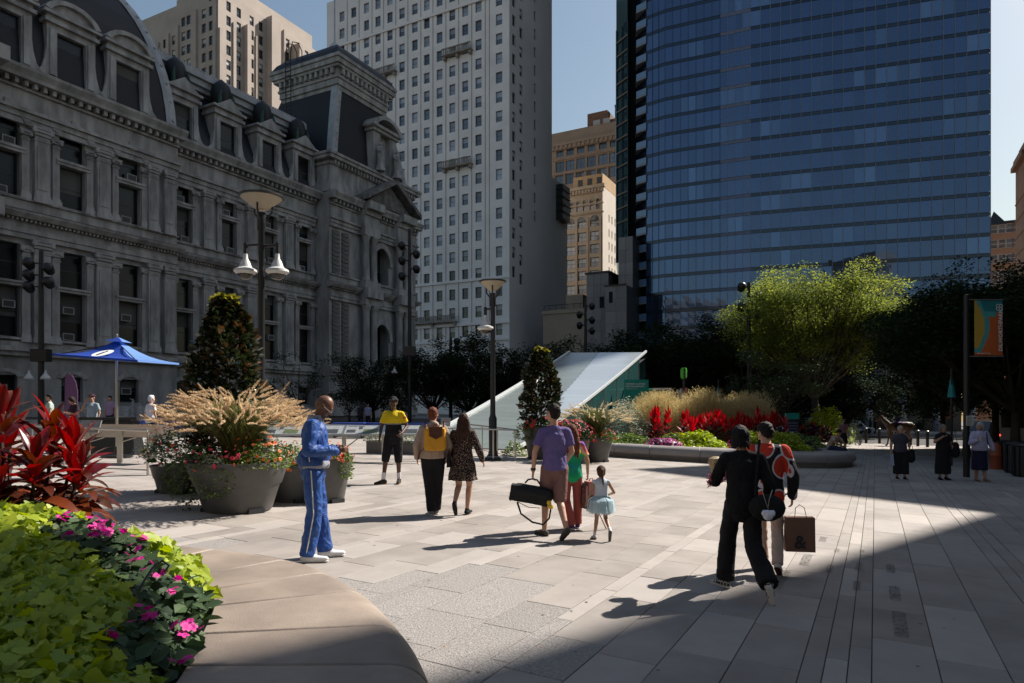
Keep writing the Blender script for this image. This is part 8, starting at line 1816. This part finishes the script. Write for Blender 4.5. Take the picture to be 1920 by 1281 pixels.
# orange barrel and dark bins along the right
o = onp(1867, 24.8); t = thing('traffic_barrel', 'orange hydrant shaped barrel beside the woman in lilac', 'barrel', o); b = MB(); b.lathe([(.2, 0), (.19, .1), (.17, .45), (.2, .5), (.17, .55), (.16, .85), (.08, .95), (.02, .97)], 14); b.build('barrel', mat('dull orange plastic', (.3, .06, .015), .6), t, True)
for i, (px, Y) in enumerate(((1888, 25), (1903, 23.2), (1918, 21.8))):
    o = onp(px, Y); t = thing('litter_bin', ['dark slatted bin nearest the orange barrel', 'second dark slatted bin from the orange barrel', 'dark slatted bin cut by the right border'][i], 'bin', o); 
    for k in range(14): a = 6.283*k/14; b = MB(); b.box(-.05, .05, -.012, .012, .05, .95); b.build('slat', M_black, t, False, (.3*math.cos(a), .3*math.sin(a), 0), a+1.571)
    b = MB(); b.lathe([(.33, .95), (.34, 1.0), (.2, 1.06), (.18, 1.0)], 16); b.build('lid', M_black, t, True); b = MB(); b.lathe([(.26, 0), (.26, .94)], 12); b.build('liner', M_iron, t)
for i, (px, Y) in enumerate(((1624, 47), (1649, 47), (1672, 46), (1721, 44), (1739, 43))):
    o = onp(px, Y); t = thing('bollard', 'dark bollard with a pale cap, number %s from the left by the horse' % ['one', 'two', 'three', 'four', 'five'][i], 'bollard', o, 0, 'bollards along the plaza edge'); b = MB(); b.lathe([(.09, 0), (.09, .95)], 10); b.build('post', M_black, t, True); b = MB(); b.lathe([(.095, .95), (.09, 1.02), (.02, 1.06)], 10); b.build('cap', M_steel, t, True)
for nm, (i, lb) in zip(range(5), enumerate(('leftmost dark bollard, before the white car', 'dark bollard just left of the brown horse', 'dark bollard at the tail of the brown horse', 'dark bollard right of the podium column behind the horse', 'rightmost dark bollard, left of the dark tree trunk'))): [o for o in SC.objects if o.name.startswith('bollard')][i]['label'] = lb
# horse with a rider
o = onp(1684, 43); hs = thing('horse', 'dark brown police horse standing side on in the bright strip', 'horse', o, R(75)); b = MB()
V = Vector
cap(b, (0, -.5, 1.25), (0, .42, 1.22), .3, .29, 1.05, 14); cap(b, (0, .55, 1.35), (0, .95, 1.8), .2, .12); cap(b, (0, .95, 1.85), (0, 1.25, 1.6), .12, .07); cap(b, (0, -.65, 1.3), (0, -.55, 1.2), .25, .27)
for sx in (-1, 1):
    b.ell((sx*.05, .93, 1.98), (.03, .02, .07), 6)
    cap(b, (sx*.14, .5, 1.1), (sx*.14, .5, .62), .12, .06); cap(b, (sx*.14, .5, .62), (sx*.14, .48+.1*sx, .1), .055, .045); cap(b, (sx*.14, .5+.1*sx, .08), (sx*.14, .55+.1*sx, .04), .055, .06)
    cap(b, (sx*.15, -.6, 1.15), (sx*.15, -.5, .8), .18, .1); cap(b, (sx*.15, -.5, .8), (sx*.15, -.72, .5), .09, .055); cap(b, (sx*.15, -.72, .5), (sx*.15, -.68, .1), .05, .045); cap(b, (sx*.15, -.66, .08), (sx*.15, -.6, .04), .055, .06)
blob('body', b, mat('brown horse coat', (.07, .03, .015), .6, var=.4, vs=3), hs, .025, 4)
b = MB(); cap(b, (0, -.88, 1.35), (0, -1.0, .6), .07, .03); cap(b, (0, .72, 1.75), (0, .5, 1.5), .06, .05); blob('mane_and_tail', b, M_black, hs, .02, 2)
b = MB(); b.box(-.3, .3, -.2, .25, 1.5, 1.56, top=.08); b.build('saddle', mat('violet saddle cloth', (.25, .14, .4), .8), hs)
p = Person('rider in dark clothes mounted on the brown horse', V((o.x, o.y, o.z+.62)), 75, 1.72, 'brown', dict(hiL=(-.14, 0, .92), hiR=(.14, 0, .92), knL=(-.34, .22, .62), knR=(.34, .22, .62), anL=(-.34, .05, .25), anR=(.34, .05, .25), toL=(-.36, .2, .2), toR=(.36, .2, .2), wrL=(-.1, .3, 1.1), wrR=(.1, .3, 1.1), elL=(-.24, .05, 1.15), elR=(.24, .05, 1.15)), vox=.02, fingers=False, face=False); p.top(cloth('rider navy', (.02, .02, .05)), 'long', 1.1, .9, vox=.018); p.pants(black_c, vox=.018); p.hair(hairm('black', (.01, .009, .009)), 'short')
# fountain jets and blue café tables in front of the old building
M_jet = mat('white water spray', (.55, .6, .68), .4, alpha=.75)
jet_names = ['far left', 'left', 'middle left', 'middle', 'middle right', 'right', 'far right', 'last']
for i, (px, yt) in enumerate(((128, 748), (160, 752), (198, 745), (238, 762), (249, 748), (262, 756), (292, 750), (305, 760))):
    Y = 31+i % 3; o = onp(px, Y); h = at(px, yt, Y).z-o.z; t = tag(inst('water_jet', None, None, o), 'thin white fountain jet spraying up behind the blue umbrella', 'fountain jet', 'fountain jets behind the blue umbrella') if False else None
    rng = np.random.default_rng(i); n = 260; u = rng.uniform(0, 1, n); P_ = np.stack([rng.normal(0, .03+.05*(1-u)), rng.normal(0, .04, n), u*h], 1); ob = leaf_obj('water_jet', leaves(P_, .06, LEAF2, .2, rng, width=.6), 4, M_jet, None); ob.location = o; tag(ob, ['fountain jet furthest left, beside the purple flag', 'fountain jet between the phone reader and the man in the cap', 'fountain jet left of the umbrella pole', 'low fountain jet just right of the umbrella pole', 'tall fountain jet right of the umbrella pole', 'low fountain jet at the back of the white shirted man', 'fountain jet right of the white haired man', 'fountain jet nearest the flower planter'][i], 'fountain jet', 'fountain jets behind the blue umbrella')
M_btab = mat('blue table top', (.02, .06, .3), .5)
for i, (px, Y, lb) in enumerate(((255, 29, 'blue table left of the white shirted walker'), (318, 30, 'blue table behind the planter flowers'), (575, 33, 'blue table behind the bald man'), (705, 34, 'blue table under the stone corner left of the guard'), (790, 36, 'blue table right of the guard'), (655, 33, 'blue table beyond the history panels'))):
    o = onp(px, Y); t = thing('cafe_table', lb, 'table', o); b = MB(); b.box(-.75, .75, -.35, .35, .72, .76); b.box(-.75, .75, -.36, -.35, .35, .72); b.build('table_top', M_btab, t)
    for sx in (-1, 1): b = MB(); b.box(sx*.68-.02, sx*.68+.02, -.3, .3, 0, .72); b.build('leg', M_black, t)
o = onp(122, 26); t = thing('feather_flag', 'purple feather flag with a rounded top behind the panel tables', 'flag', o); b = MB(); pts = [(0, .5), (0, 2.3), (.1, 2.5), (.25, 2.45), (.4, 2.2), (.48, 1.8), (.45, .5)]; n = len(pts); b.add([(x, 0, z) for x, z in pts]+[(x, .02, z) for x, z in pts], [tuple(range(n)), tuple(range(2*n-1, n-1, -1))]+[(i, n+i, n+(i+1) % n, (i+1) % n) for i in range(n)]); b.build('flag_cloth', mat('purple flag cloth', (.12, .05, .13), .8), t); b = MB(); b.tube([(-.02, .01, 0), (-.02, .01, 2.35), (.1, .01, 2.55)], .015, 5); b.build('pole', M_black, t)
# text curves become meshes
bpy.context.view_layer.update(); _dg = bpy.context.evaluated_depsgraph_get()
for _o in [o for o in SC.objects if o.type == 'FONT']:
    _m = bpy.data.meshes.new_from_object(_o.evaluated_get(_dg)); _n = bpy.data.objects.new(_o.name, _m); COL.objects.link(_n)
    _n.parent = _o.parent; _n.matrix_basis = _o.matrix_basis.copy(); nm = _o.name; bpy.data.objects.remove(_o); _n.name = nm
